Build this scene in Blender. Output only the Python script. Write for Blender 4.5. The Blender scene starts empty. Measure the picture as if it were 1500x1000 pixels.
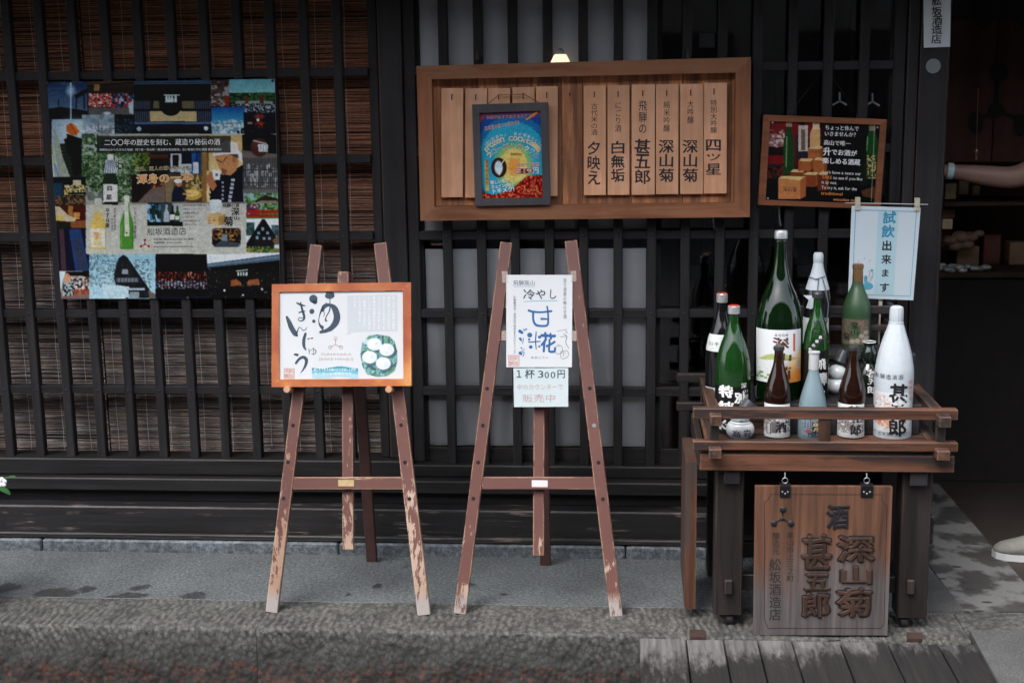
import bpy, bmesh, math, random
import numpy as np
from mathutils import Vector, noise as mnoise

random.seed(7); RNG = np.random.RandomState(11)
S = bpy.context.scene
COL = S.collection
R = math.radians

# ------------------------------------------------------------------ camera
CAM_H, CAM_D, F = 1.62, 4.65, 2000.0
RIGHT = np.array([0.99687626, 0.07784991, -0.01330824])
DOWN = np.array([0.00156213, -0.18790541, -0.98218589])
FWD = np.array([-0.07896377, 0.97909701, -0.18744005])
CPOS = np.array([0.0, -CAM_D, CAM_H])
cd = bpy.data.cameras.new('camera'); cam = bpy.data.objects.new('camera', cd); COL.objects.link(cam)
cd.sensor_width = 36; cd.lens = 48; cd.clip_start = 0.05; cd.clip_end = 500
from mathutils import Matrix
cam.matrix_world = Matrix(((RIGHT[0], -DOWN[0], -FWD[0], CPOS[0]), (RIGHT[1], -DOWN[1], -FWD[1], CPOS[1]),
                           (RIGHT[2], -DOWN[2], -FWD[2], CPOS[2]), (0, 0, 0, 1)))
S.camera = cam

# ------------------------------------------------------------------ sky, sun, exposure
SUN_EL, SUN_AZ = 58.0, 215.0      # overcast street, light from above and behind the camera
w = bpy.data.worlds.new('World'); S.world = w; w.use_nodes = True
wn = w.node_tree.nodes; wl = w.node_tree.links; wn.clear()
sky = wn.new('ShaderNodeTexSky'); sky.sky_type = 'NISHITA'; sky.sun_disc = False
sky.sun_elevation = R(SUN_EL); sky.sun_rotation = R(SUN_AZ); sky.air_density = 1.0; sky.dust_density = 3.0
hs = wn.new('ShaderNodeHueSaturation'); hs.inputs['Saturation'].default_value = 0.42
bg = wn.new('ShaderNodeBackground'); bg.inputs['Strength'].default_value = 0.15
wo = wn.new('ShaderNodeOutputWorld')
wl.new(sky.outputs[0], hs.inputs['Color']); wl.new(hs.outputs[0], bg.inputs['Color']); wl.new(bg.outputs[0], wo.inputs['Surface'])
sd = bpy.data.lights.new('sun', 'SUN'); sd.energy = 0.6; sd.angle = R(30); sd.color = (1.0, 0.97, 0.93)
sun = bpy.data.objects.new('sun', sd); COL.objects.link(sun)
_a, _e = R(SUN_AZ), R(SUN_EL)
_dir = Vector((math.sin(_a) * math.cos(_e), math.cos(_a) * math.cos(_e), math.sin(_e)))
sun.rotation_euler = _dir.to_track_quat('Z', 'Y').to_euler(); sun.location = (-2, -6, 8)
S.view_settings.view_transform = 'Standard'; S.view_settings.look = 'None'
S.view_settings.exposure = 1.7; S.view_settings.gamma = 1.0; S.view_settings.use_curve_mapping = False

# ------------------------------------------------------------------ picture to place
def rays(px, py):
    px = np.asarray(px, float); py = np.asarray(py, float)
    return RIGHT * (px - 750)[..., None] + DOWN * (py - 500)[..., None] + FWD * F
def at(px, py, Y):
    r = rays(px, py); t = (Y + CAM_D) / r[..., 1]
    return r * t[..., None] + CPOS
def atz(px, py, Z=0.0):
    r = rays(px, py); t = (Z - CAM_H) / r[..., 2]
    return r * t[..., None] + CPOS
def ppm(P):          # pixels per metre at a point
    return F / float(np.dot(np.asarray(P) - CPOS, FWD))
class Plane:
    """a flat plane in the scene: point + normal (towards the street)"""
    def __init__(s, pt, n=(0, -1, 0)):
        s.pt = np.array(pt, float); n = np.array(n, float); s.n = n / np.linalg.norm(n)
    def p(s, px, py, off=0.0):
        r = rays(px, py); t = np.dot(s.pt - CPOS, s.n) / (r @ s.n)
        return r * t[..., None] + CPOS + s.n * off
def wallplane(Y): return Plane((0, Y, 0))

# ------------------------------------------------------------------ materials
MATS = {}
def lin(c):
    c = np.asarray(c, float) / 255.0
    return np.where(c <= 0.04045, c / 12.92, ((c + 0.055) / 1.055) ** 2.4)
class NT:
    def __init__(s, name):
        m = bpy.data.materials.new(name); m.use_nodes = True; s.m = m; s.t = m.node_tree; s.t.nodes.clear()
        s.out = s.n('ShaderNodeOutputMaterial'); s.b = s.n('ShaderNodeBsdfPrincipled'); s.l(s.b.outputs[0], s.out.inputs['Surface'])
    def n(s, t, **k):
        o = s.t.nodes.new(t)
        for a, v in k.items(): setattr(o, a, v)
        return o
    def l(s, a, b): s.t.links.new(a, b)
    def coord(s, scale=(1, 1, 1), rnd=True):
        tc = s.n('ShaderNodeTexCoord'); mp = s.n('ShaderNodeMapping'); mp.inputs['Scale'].default_value = scale
        src = tc.outputs['Object']
        if rnd:
            oi = s.n('ShaderNodeObjectInfo'); mul = s.n('ShaderNodeMath', operation='MULTIPLY'); mul.inputs[1].default_value = 13.7
            s.l(oi.outputs['Random'], mul.inputs[0]); va = s.n('ShaderNodeVectorMath', operation='ADD')
            s.l(src, va.inputs[0]); s.l(mul.outputs[0], va.inputs[1]); src = va.outputs[0]
        s.l(src, mp.inputs['Vector']); return mp.outputs[0]
    def noise(s, vec, scale=5, detail=5, rough=0.55, dist=0.0):
        n = s.n('ShaderNodeTexNoise'); n.inputs['Scale'].default_value = scale; n.inputs['Detail'].default_value = detail
        n.inputs['Roughness'].default_value = rough; n.inputs['Distortion'].default_value = dist
        s.l(vec, n.inputs['Vector']); return n.outputs['Fac']
    def ramp(s, fac, stops):
        r = s.n('ShaderNodeValToRGB'); e = r.color_ramp.elements
        while len(e) > len(stops): e.remove(e[-1])
        while len(e) < len(stops): e.new(0.5)
        for i, (p, c) in enumerate(stops):
            e[i].position = p; c = (c, c, c) if isinstance(c, (int, float)) else tuple(c); e[i].color = (*c[:3], 1)
        s.l(fac, r.inputs[0]); return r.outputs[0]
    def mix(s, f, a, b, mode='MIX'):
        m = s.n('ShaderNodeMix', data_type='RGBA', blend_type=mode)
        for i, v in ((0, f), (6, a), (7, b)):
            if hasattr(v, 'links') or isinstance(v, bpy.types.NodeSocket): s.l(v, m.inputs[i])
            elif i == 0: m.inputs[0].default_value = v
            else: m.inputs[i].default_value = (*v[:3], 1)
        return m.outputs[2]
    def math(s, op, a, b=0.0, clamp=False):
        m = s.n('ShaderNodeMath', operation=op); m.use_clamp = clamp
        for i, v in ((0, a), (1, b)):
            if isinstance(v, bpy.types.NodeSocket): s.l(v, m.inputs[i])
            else: m.inputs[i].default_value = v
        return m.outputs[0]
    def bump(s, h, strength=0.3, dist=0.002):
        b = s.n('ShaderNodeBump'); b.inputs['Strength'].default_value = strength; b.inputs['Distance'].default_value = dist
        s.l(h, b.inputs['Height']); s.l(b.outputs[0], s.b.inputs['Normal'])
    def edge(s, radius=0.003):
        bv = s.n('ShaderNodeBevel'); bv.samples = 4; bv.inputs['Radius'].default_value = radius
        g = s.n('ShaderNodeNewGeometry'); d = s.n('ShaderNodeVectorMath', operation='DOT_PRODUCT')
        s.l(bv.outputs[0], d.inputs[0]); s.l(g.outputs['Normal'], d.inputs[1])
        return s.math('SUBTRACT', 1.0, d.outputs['Value'], True)
    def setc(s, c):
        if isinstance(c, bpy.types.NodeSocket): s.l(c, s.b.inputs['Base Color'])
        else: s.b.inputs['Base Color'].default_value = (*c[:3], 1)
    def setr(s, r):
        if isinstance(r, bpy.types.NodeSocket): s.l(r, s.b.inputs['Roughness'])
        else: s.b.inputs['Roughness'].default_value = r

def wood(name, dark, light, axis='z', rough=0.6, wear=None, wearamt=0.5, erad=0.003, bump=0.25, gs=1.0, chips=None, spec=0.4, blotch=None, rnd=True):
    """wood with the grain along one axis; wear = colour of the bare edges; chips = (colour, amount)"""
    n = NT(name); st = {'x': (2.0, 45, 45), 'y': (45, 2.0, 45), 'z': (45, 45, 2.0)}[axis]
    st = tuple(v * gs for v in st)
    v = n.coord(st, rnd); g = n.noise(v, 1.0, 7, 0.62, 0.4)
    v2 = n.coord((3, 3, 3), rnd); big = n.noise(v2, 1.0, 4, 0.6)
    col = n.ramp(g, [(0.3, dark), (0.7, light)])
    bl = n.ramp(big, [(0.3, 0.68), (0.7, 1.25)])
    col = n.mix(1.0, col, bl, 'MULTIPLY')
    if blotch is not None:
        bn = n.noise(n.coord({'x': (2.2, 16, 16), 'y': (16, 2.2, 16), 'z': (16, 16, 2.2)}[axis], rnd), 1.0, 5, 0.62)
        col = n.mix(n.ramp(bn, [(0.46, 0.0), (0.545, blotch[1])]), col, blotch[0])
    if wear is not None:
        e = n.edge(erad); en = n.noise(n.coord(tuple(x * 1.4 for x in st), rnd), 0.8, 5, 0.7)
        m = n.math('MULTIPLY', n.math('MULTIPLY', e, 4.0, True), n.ramp(en, [(0.62 - 0.35 * wearamt, 0.0), (0.72 - 0.3 * wearamt, 1.0)]), True)
        col = n.mix(m, col, wear)
    if chips is not None:
        cn = n.noise(n.coord(tuple(x * 1.0 for x in st), rnd), 1.3, 6, 0.7)
        cn2 = n.noise(n.coord((4, 4, 4), rnd), 1.3, 3, 0.6)
        m = n.math('MULTIPLY', n.ramp(cn, [(0.66 - chips[1] * .3, 0.0), (0.69 - chips[1] * .3, 1.0)]), n.ramp(cn2, [(0.5, 0.0), (0.6, 1.0)]))
        col = n.mix(m, col, chips[0])
    n.setc(col); n.setr(n.ramp(g, [(0.3, rough - 0.08), (0.7, min(1, rough + 0.12))]))
    n.b.inputs['Specular IOR Level'].default_value = spec
    n.bump(g, bump, 0.002); MATS[name] = n.m; return n.m
def plain(name, c, rough=0.5, metal=0.0, spec=0.5, var=0.0, vs=20, emit=None, bump=0.0):
    n = NT(name)
    if var > 0 or bump > 0:
        nz = n.noise(n.coord((1, 1, 1)), vs, 5, 0.6)
        n.setc(n.mix(1.0, c, n.ramp(nz, [(0.25, 1 - var), (0.75, 1 + var)]), 'MULTIPLY'))
        if bump > 0: n.bump(nz, bump, 0.002)
    else: n.setc(c)
    n.setr(rough); n.b.inputs['Metallic'].default_value = metal; n.b.inputs['Specular IOR Level'].default_value = spec
    if emit: n.b.inputs['Emission Color'].default_value = (*emit[0], 1); n.b.inputs['Emission Strength'].default_value = emit[1]
    MATS[name] = n.m; return n.m
def glassm(name, c, rough=0.02, ior=1.5, trans=1.0, coat=0.0):
    n = NT(name); n.setc(c); n.setr(rough); n.b.inputs['Transmission Weight'].default_value = trans; n.b.inputs['IOR'].default_value = ior
    n.b.inputs['Coat Weight'].default_value = coat; n.b.inputs['Coat Roughness'].default_value = 0.03
    MATS[name] = n.m; return n.m
def printm(name, rough=0.45, spec=0.4, coat=0.0):
    n = NT(name); a = n.n('ShaderNodeAttribute'); a.attribute_name = 'Col'; n.l(a.outputs['Color'], n.b.inputs['Base Color'])
    n.setr(rough); n.b.inputs['Specular IOR Level'].default_value = spec; n.b.inputs['Coat Weight'].default_value = coat; n.b.inputs['Coat Roughness'].default_value = 0.08
    MATS[name] = n.m; return n.m
def paneglass(name, refl=1.0, tint=(0.9, 0.93, 0.95)):
    n = NT(name); n.t.nodes.remove(n.b)
    tr = n.n('ShaderNodeBsdfTransparent'); tr.inputs[0].default_value = (*tint, 1)
    gl = n.n('ShaderNodeBsdfGlossy'); gl.inputs['Roughness'].default_value = 0.03
    fr = n.n('ShaderNodeFresnel'); fr.inputs[0].default_value = 1.5
    mx = n.n('ShaderNodeMixShader'); n.l(n.math('MULTIPLY', fr.outputs[0], refl, True), mx.inputs[0]); n.l(tr.outputs[0], mx.inputs[1]); n.l(gl.outputs[0], mx.inputs[2])
    n.l(mx.outputs[0], n.out.inputs['Surface']); MATS[name] = n.m; return n.m

WEARC = (0.16, 0.085, 0.05)
LW = dict(rough=0.66, spec=0.3, wear=WEARC, wearamt=0.25, bump=0.3, erad=0.0025)
wood('lattice_wood_v', (0.0075, 0.007, 0.0075), (0.026, 0.0235, 0.0255), 'z', **LW)
wood('lattice_wood_h', (0.0075, 0.007, 0.0075), (0.026, 0.0235, 0.0255), 'x', **LW)
wood('pillar_wood', (0.011, 0.0105, 0.0115), (0.030, 0.028, 0.030), 'z', rough=0.62, spec=0.3, wear=(0.26, 0.14, 0.08), wearamt=0.62, erad=0.004, bump=0.35, gs=0.7)
wood('sill_wood', (0.008, 0.0078, 0.0085), (0.018, 0.0165, 0.0175), 'x', rough=0.5, wear=(0.13, 0.10, 0.085), wearamt=0.5, erad=0.004, bump=0.4, chips=((0.09, 0.07, 0.06), 0.07))
wood('base_wood', (0.009, 0.0085, 0.0095), (0.019, 0.0175, 0.0185), 'x', rough=0.5, wear=(0.2, 0.19, 0.19), wearamt=0.55, erad=0.009, bump=0.45, chips=((0.13, 0.105, 0.095), 0.33))
wood('room_wood', (0.03, 0.018, 0.012), (0.07, 0.04, 0.025), 'z', rough=0.6)
wood('brown_panel_wood', (0.05, 0.022, 0.013), (0.10, 0.045, 0.025), 'z', rough=0.6)
MB_ = dict(rough=0.62, spec=0.3, wear=(0.22, 0.13, 0.08), wearamt=0.3, erad=0.003, bump=0.3, blotch=((0.33, 0.17, 0.09), 0.4))
wood('board_frame_h', (0.17, 0.062, 0.027), (0.29, 0.115, 0.054), 'x', **MB_)
wood('board_frame_v', (0.17, 0.062, 0.027), (0.29, 0.115, 0.054), 'z', **MB_)
wood('board_back', (0.20, 0.066, 0.026), (0.74, 0.33, 0.15), 'z', rough=0.7, bump=0.9, gs=1.3, blotch=((0.09, 0.045, 0.03), 0.5))
wood('plaque_wood', (0.66, 0.325, 0.185), (0.80, 0.45, 0.28), 'z', rough=0.6, bump=0.2, blotch=((0.60, 0.30, 0.15), 0.4), gs=0.8)
wood('small_frame', (0.17, 0.055, 0.022), (0.28, 0.10, 0.045), 'x', rough=0.45, gs=1.4)
wood('grey_frame', (0.055, 0.052, 0.058), (0.085, 0.08, 0.09), 'z', rough=0.7, gs=1.5)
CW = dict(rough=0.55, erad=0.004, bump=0.45, gs=0.8)
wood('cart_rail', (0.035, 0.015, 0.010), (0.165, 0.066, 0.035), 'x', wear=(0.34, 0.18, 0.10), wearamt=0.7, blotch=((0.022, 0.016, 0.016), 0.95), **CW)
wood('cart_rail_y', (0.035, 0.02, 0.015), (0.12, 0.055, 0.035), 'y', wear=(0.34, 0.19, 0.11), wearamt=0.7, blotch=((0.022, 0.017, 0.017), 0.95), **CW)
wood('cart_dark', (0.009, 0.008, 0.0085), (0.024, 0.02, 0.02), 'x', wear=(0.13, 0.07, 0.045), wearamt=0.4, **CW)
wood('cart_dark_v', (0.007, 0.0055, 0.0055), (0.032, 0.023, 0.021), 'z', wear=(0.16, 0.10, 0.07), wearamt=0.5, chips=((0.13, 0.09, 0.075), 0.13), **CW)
wood('cart_orange', (0.018, 0.011, 0.009), (0.11, 0.043, 0.022), 'z', wear=(0.2, 0.12, 0.08), wearamt=0.4, blotch=((0.05, 0.042, 0.038), 0.8), **CW)
wood('step_wood', (0.014, 0.012, 0.014), (0.030, 0.026, 0.030), 'x', rough=0.6, wear=(0.14, 0.08, 0.05), wearamt=0.3)
wood('masu_wood', (0.45, 0.28, 0.15), (0.6, 0.42, 0.26), 'x', rough=0.6)

# carved hanging sign: brown wood gone grey where rain reaches
def signwood():
    n = NT('sign_wood'); g = n.noise(n.coord((45, 45, 2), False), 1.0, 7, 0.62, 0.4)
    br = n.ramp(g, [(0.3, (0.038, 0.017, 0.010)), (0.7, (0.175, 0.078, 0.043))]); gr = n.ramp(g, [(0.3, (0.04, 0.037, 0.039)), (0.7, (0.125, 0.12, 0.125))])
    tc = n.n('ShaderNodeTexCoord'); sp = n.n('ShaderNodeSeparateXYZ'); n.l(tc.outputs['Object'], sp.inputs[0])
    nz = n.noise(n.coord((6, 6, 3), False), 1.0, 5, 0.6)
    a = n.math('SUBTRACT', 0.30, sp.outputs['Z']); a = n.math('MULTIPLY', a, 5.0)
    a = n.math('ADD', a, n.math('MULTIPLY', n.math('SUBTRACT', nz, 0.5), 2.6))
    n.setc(n.mix(n.ramp(a, [(0.05, 0.0), (0.7, 0.85)]), br, gr)); n.setr(0.6); n.bump(g, 0.5, 0.002); MATS['sign_wood'] = n.m
signwood()
# easel paint: chocolate paint, chipped at the edges, bare wood towards the feet
def easelm(name, axis, low, amt, seed=0.0):
    n = NT(name); st = {'x': (5, 60, 60), 'z': (60, 60, 5)}[axis]
    nz = n.noise(n.coord((2.5, 2.5, 2.5), True), 1.0, 4, 0.6)
    col = n.ramp(nz, [(0.3, (0.098, 0.038, 0.031)), (0.7, (0.14, 0.059, 0.048))])
    cn = n.noise(n.coord(st, True), 1.1, 6, 0.72); cm = n.noise(n.coord((9, 9, 5), True), 1.0, 3, 0.6)
    tc = n.n('ShaderNodeTexCoord'); sp = n.n('ShaderNodeSeparateXYZ'); n.l(tc.outputs['Object'], sp.inputs[0])
    lo = n.math('MULTIPLY', n.math('SUBTRACT', low, sp.outputs['Z']), 1.0 / max(low, .01), True)
    thr = n.math('ADD', n.math('MULTIPLY', cn, 1.0), n.math('ADD', n.math('MULTIPLY', lo, 0.15 * amt), n.math('MULTIPLY', cm, 0.13 * amt)))
    wearc = n.ramp(nz, [(0.3, (0.27, 0.155, 0.105)), (0.7, (0.44, 0.33, 0.26))])
    vlow = n.math('MULTIPLY', n.math('SUBTRACT', 0.075, sp.outputs['Z']), 25.0, True)
    wearc = n.mix(n.math('MULTIPLY', vlow, 0.85), wearc, (0.30, 0.285, 0.28))
    col = n.mix(n.ramp(thr, [(0.745, 0.0), (0.77, 1.0)]), col, wearc)
    if amt > 1.1: col = n.mix(n.math('MULTIPLY', vlow, n.ramp(cn, [(0.40, 0.0), (0.46, 1.0)])), col, wearc)
    e = n.edge(0.0035); en = n.noise(n.coord(tuple(x * .7 for x in st), True), 1.0, 5, 0.75)
    m = n.math('MULTIPLY', n.math('MULTIPLY', e, 7.0, True), n.ramp(en, [(0.53 - .06 * amt, 0.0), (0.58 - .06 * amt, 1.0)]), True)
    n.setc(n.mix(m, col, (0.62, 0.42, 0.26))); n.setr(0.5); n.bump(cn, 0.12, 0.001); MATS[name] = n.m
easelm('easel_worn_v', 'z', 0.55, 1.75); easelm('easel_worn_h', 'x', 0.01, 1.9)
easelm('easel_v', 'z', 0.30, 1.2); easelm('easel_h', 'x', 0.01, 1.2)

plain('easel_back', (0.06, 0.026, 0.022), 0.6, var=0.3)
plain('bare_wood', (0.45, 0.24, 0.13), 0.6, var=0.3, vs=40)
def orangeframe():
    n = NT('orange_frame'); nz = n.noise(n.coord((7, 7, 7), False), 1.0, 3, 0.5); g = n.noise(n.coord((20, 60, 60), False), 1.0, 5, 0.6)
    c = n.ramp(nz, [(0.35, (0.30, 0.068, 0.026)), (0.52, (0.42, 0.13, 0.042)), (0.68, (0.58, 0.27, 0.085))])
    e = n.edge(0.002); c = n.mix(n.math('MULTIPLY', n.math('MULTIPLY', e, 5.0, True), n.ramp(g, [(0.55, 0.0), (0.6, 1.0)])), c, (0.75, 0.55, 0.4))
    n.setc(c); n.setr(0.4); MATS['orange_frame'] = n.m
orangeframe()
plain('iron', (0.02, 0.02, 0.022), 0.45, 0.7); plain('nail_iron', (0.03, 0.028, 0.03), 0.4, 0.6)
plain('rusty_iron', (0.05, 0.028, 0.022), 0.7, 0.2, var=0.5); plain('steel', (0.35, 0.36, 0.38), 0.3, 0.9); plain('rubber', (0.015, 0.015, 0.016), 0.6)
plain('ink', (0.010, 0.010, 0.013), 0.55); plain('faded_ink', (0.10, 0.11, 0.13), 0.6); plain('pale_ink', (0.42, 0.45, 0.48), 0.6)
plain('navy_ink', (0.022, 0.045, 0.075), 0.5, var=0.25, vs=30); plain('blue_ink', (0.012, 0.09, 0.27), 0.5); plain('sky_ink', (0.02, 0.22, 0.38), 0.5)
plain('teal_line', (0.08, 0.33, 0.47), 0.5); plain('pale_blue', (0.37, 0.54, 0.60), 0.5); plain('red_ink', (0.45, 0.03, 0.02), 0.5); plain('seal_ink', (0.50, 0.22, 0.17), 0.6)
plain('pink_ink', (0.40, 0.28, 0.28), 0.6); plain('white_ink', (0.80, 0.80, 0.80), 0.5); plain('cream_ink', (0.78, 0.66, 0.36), 0.5); plain('orange_ink', (0.75, 0.26, 0.06), 0.5)
plain('brown_ink', (0.10, 0.03, 0.015), 0.5); plain('yellow_ink', (0.8, 0.6, 0.1), 0.5); plain('green_ink', (0.02, 0.22, 0.08), 0.5)
plain('paper', (0.54, 0.565, 0.585), 0.55, var=0.03, vs=8); plain('paper_cool', (0.46, 0.53, 0.55), 0.55, var=0.03, vs=8); plain('card_edge', (0.5, 0.5, 0.5), 0.6)
plain('laminate', (0.52, 0.60, 0.65), 0.25, spec=0.4, var=0.03, vs=6); plain('plate_white', (0.66, 0.72, 0.74), 0.35, var=0.06, vs=10)
printm('print_satin', 0.4, 0.25, 0.0); printm('print_matt', 0.55); printm('print_label', 0.4)
n_ = NT('tape'); n_.setc((0.7, 0.62, 0.56)); n_.setr(0.25); n_.b.inputs['Alpha'].default_value = 0.35; MATS['tape'] = n_.m
paneglass('window_glass', 1.0); paneglass('curtain_glass', 0.9, (.99, .99, 1.0))
glassm('green_glass', (0.03, 0.22, 0.045)); glassm('dark_green_glass', (0.005, 0.036, 0.008), trans=.75, coat=.35); glassm('brown_glass', (0.04, 0.013, 0.007), trans=.7, coat=.2); glassm('black_glass', (0.012, 0.012, 0.014), trans=.5, coat=.2)
glassm('mid_green_glass', (0.022, 0.13, 0.022), trans=.72, coat=.35)
def frosted(name, c, tw):
    n = NT(name); n.setc(c); n.setr(0.38); n.b.inputs['Transmission Weight'].default_value = tw; MATS[name] = n.m
frosted('frosted_blue', (0.22, 0.32, 0.36), 0.3); frosted('frosted_green', (0.045, 0.105, 0.045), 0.3)
plain('cap_white', (0.50, 0.51, 0.52), 0.32, .55, var=.25, vs=60); plain('cap_red', (0.42, 0.04, 0.03), 0.4); plain('cap_gold', (0.42, 0.24, 0.13), 0.3, 0.75); plain('cap_dark', (0.03, 0.03, 0.032), 0.35); plain('foil', (0.66, 0.68, 0.70), 0.35, 0.35)
plain('porcelain', (0.60, 0.64, 0.67), 0.12, spec=0.6); plain('hat_grey', (0.045, 0.05, 0.055), 0.3); plain('black_glaze', (0.008, 0.014, 0.010), 0.08, spec=0.7)
plain('wrap_paper', (0.47, 0.52, 0.56), 0.5, spec=0.2, var=0.06, vs=30)
plain('cord_grey', (0.10, 0.12, 0.16), 0.6); plain('cord_brown', (0.22, 0.10, 0.05), 0.6)
plain('skin', (0.22, 0.125, 0.095), 0.5, var=0.08, vs=14); plain('shirt_cloth', (0.10, 0.11, 0.13), 0.85, var=0.1); plain('trouser_cloth', (0.03, 0.035, 0.05), 0.85, var=0.1)
plain('hair', (0.015, 0.012, 0.01), 0.5, var=0.4, vs=120); plain('wrist_band', (0.42, 0.62, 0.60), 0.4); plain('shoe_fabric', (0.20, 0.195, 0.175), 0.75, var=0.12, vs=60, bump=0.3); plain('shoe_sole', (0.6, 0.62, 0.62), 0.5)
plain('shoe_lace', (0.5, 0.5, 0.48), 0.8)
plain('leaf', (0.035, 0.12, 0.04), 0.45, var=0.3, vs=60); plain('petal', (0.75, 0.76, 0.78), 0.5); plain('clay_pot', (0.12, 0.07, 0.05), 0.7, var=0.2); plain('soil', (0.02, 0.015, 0.01), 0.9)
plain('lamp_shade', (0.8, 0.7, 0.5), 0.6, emit=((1.0, 0.80, 0.52), 0.35)); plain('lamp_cap', (0.18, 0.2, 0.22), 0.4)
plain('noren_cloth', (0.06, 0.023, 0.016), 0.9, var=0.2, vs=30); plain('noren_black', (0.008, 0.007, 0.007), 0.9)
plain('box_cream', (0.75, 0.56, 0.34), 0.6, var=0.2, vs=30); plain('box_brown', (0.12, 0.045, 0.025), 0.6, var=0.2); plain('room_dark', (0.012, 0.009, 0.008), 0.8, var=0.3); plain('room_floor', (0.035, 0.026, 0.023), 0.6, var=0.3, vs=8)  # packet cream raised to carry the shop's warm lamplight in its colour
plain('plaster', (0.12, 0.11, 0.10), 0.9, var=0.1, vs=5); plain('roof_tile', (0.05, 0.052, 0.056), 0.5, var=0.25, vs=12)
plain('sticker', (0.22, 0.25, 0.26), 0.3); plain('metal_tag', (0.55, 0.42, 0.22), 0.45, 0.5, var=0.2, vs=80); plain('label_tag', (0.6, 0.58, 0.60), 0.5)
plain('clip_plastic', (0.48, 0.46, 0.36), 0.3)

def curtainm():
    n = NT('curtain_cloth'); a = n.noise(n.coord((6, 6, 0.7), False), 1.0, 4, 0.5); b = n.noise(n.coord((1.2, 1, 6), False), 1.0, 5, 0.6)
    c = n.ramp(a, [(0.3, (0.74, 0.77, 0.79)), (0.7, (0.84, 0.86, 0.87))]); c = n.mix(1.0, c, n.ramp(b, [(0.3, 0.90), (0.7, 1.03)]), 'MULTIPLY')
    n.setc(c); n.setr(0.85); n.bump(a, 0.4, 0.01); MATS['curtain_cloth'] = n.m
curtainm()
def reedm():
    n = NT('reed'); a = n.n('ShaderNodeAttribute'); a.attribute_name = 'Col'
    z = n.noise(n.coord((60, 1, 300), False), 1.0, 3, 0.6)
    n.setc(n.mix(1.0, a.outputs['Color'], n.ramp(z, [(0.3, 0.6), (0.7, 1.4)]), 'MULTIPLY')); n.setr(0.5); MATS['reed'] = n.m
reedm()
plain('thread', (0.6, 0.58, 0.55), 0.8)

# ground materials
def gravelly(name, base, fine=420, stains=(), var=0.22, gloss=0.65):
    n = NT(name); v = n.coord((1, 1, 1), False)
    f = n.noise(v, fine, 3, 0.75); m = n.noise(v, 3.2, 5, 0.6); sp = n.noise(v, fine * .45, 2, 0.5)
    c = n.mix(1.0, base, n.ramp(f, [(0.32, 0.45), (0.5, 1.0), (0.66, 1.9)]), 'MULTIPLY')
    c = n.mix(1.0, c, n.ramp(m, [(0.3, 1 - var), (0.7, 1 + var)]), 'MULTIPLY')
    r = gloss
    if stains:
        tc = n.n('ShaderNodeTexCoord'); tot = None; sn = n.noise(v, 22, 5, 0.65)
        for (cx, cy, rx, ry, ang) in stains:
            mp = n.n('ShaderNodeMapping'); mp.vector_type = 'TEXTURE'; mp.inputs['Location'].default_value = (cx, cy, 0); mp.inputs['Rotation'].default_value = (0, 0, ang); mp.inputs['Scale'].default_value = (rx, ry, 1)
            n.l(tc.outputs['Object'], mp.inputs['Vector']); ln = n.n('ShaderNodeVectorMath', operation='LENGTH'); n.l(mp.outputs[0], ln.inputs[0])
            d = n.math('ADD', ln.outputs['Value'], n.math('MULTIPLY', n.math('SUBTRACT', sn, 0.5), 1.7))
            k = n.ramp(d, [(0.72, 1.0), (1.12, 0.0)]); tot = k if tot is None else n.math('MAXIMUM', tot, k)
        c = n.mix(tot, c, n.mix(1.0, c, (0.46, 0.45, 0.44), 'MULTIPLY'))
        r = n.ramp(tot, [(0.0, gloss), (1.0, 0.35)])
    n.setc(c); n.setr(r); n.bump(n.math('ADD', f, n.math('MULTIPLY', sp, 0.7)), 0.55, 0.003); MATS[name] = n.m
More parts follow.
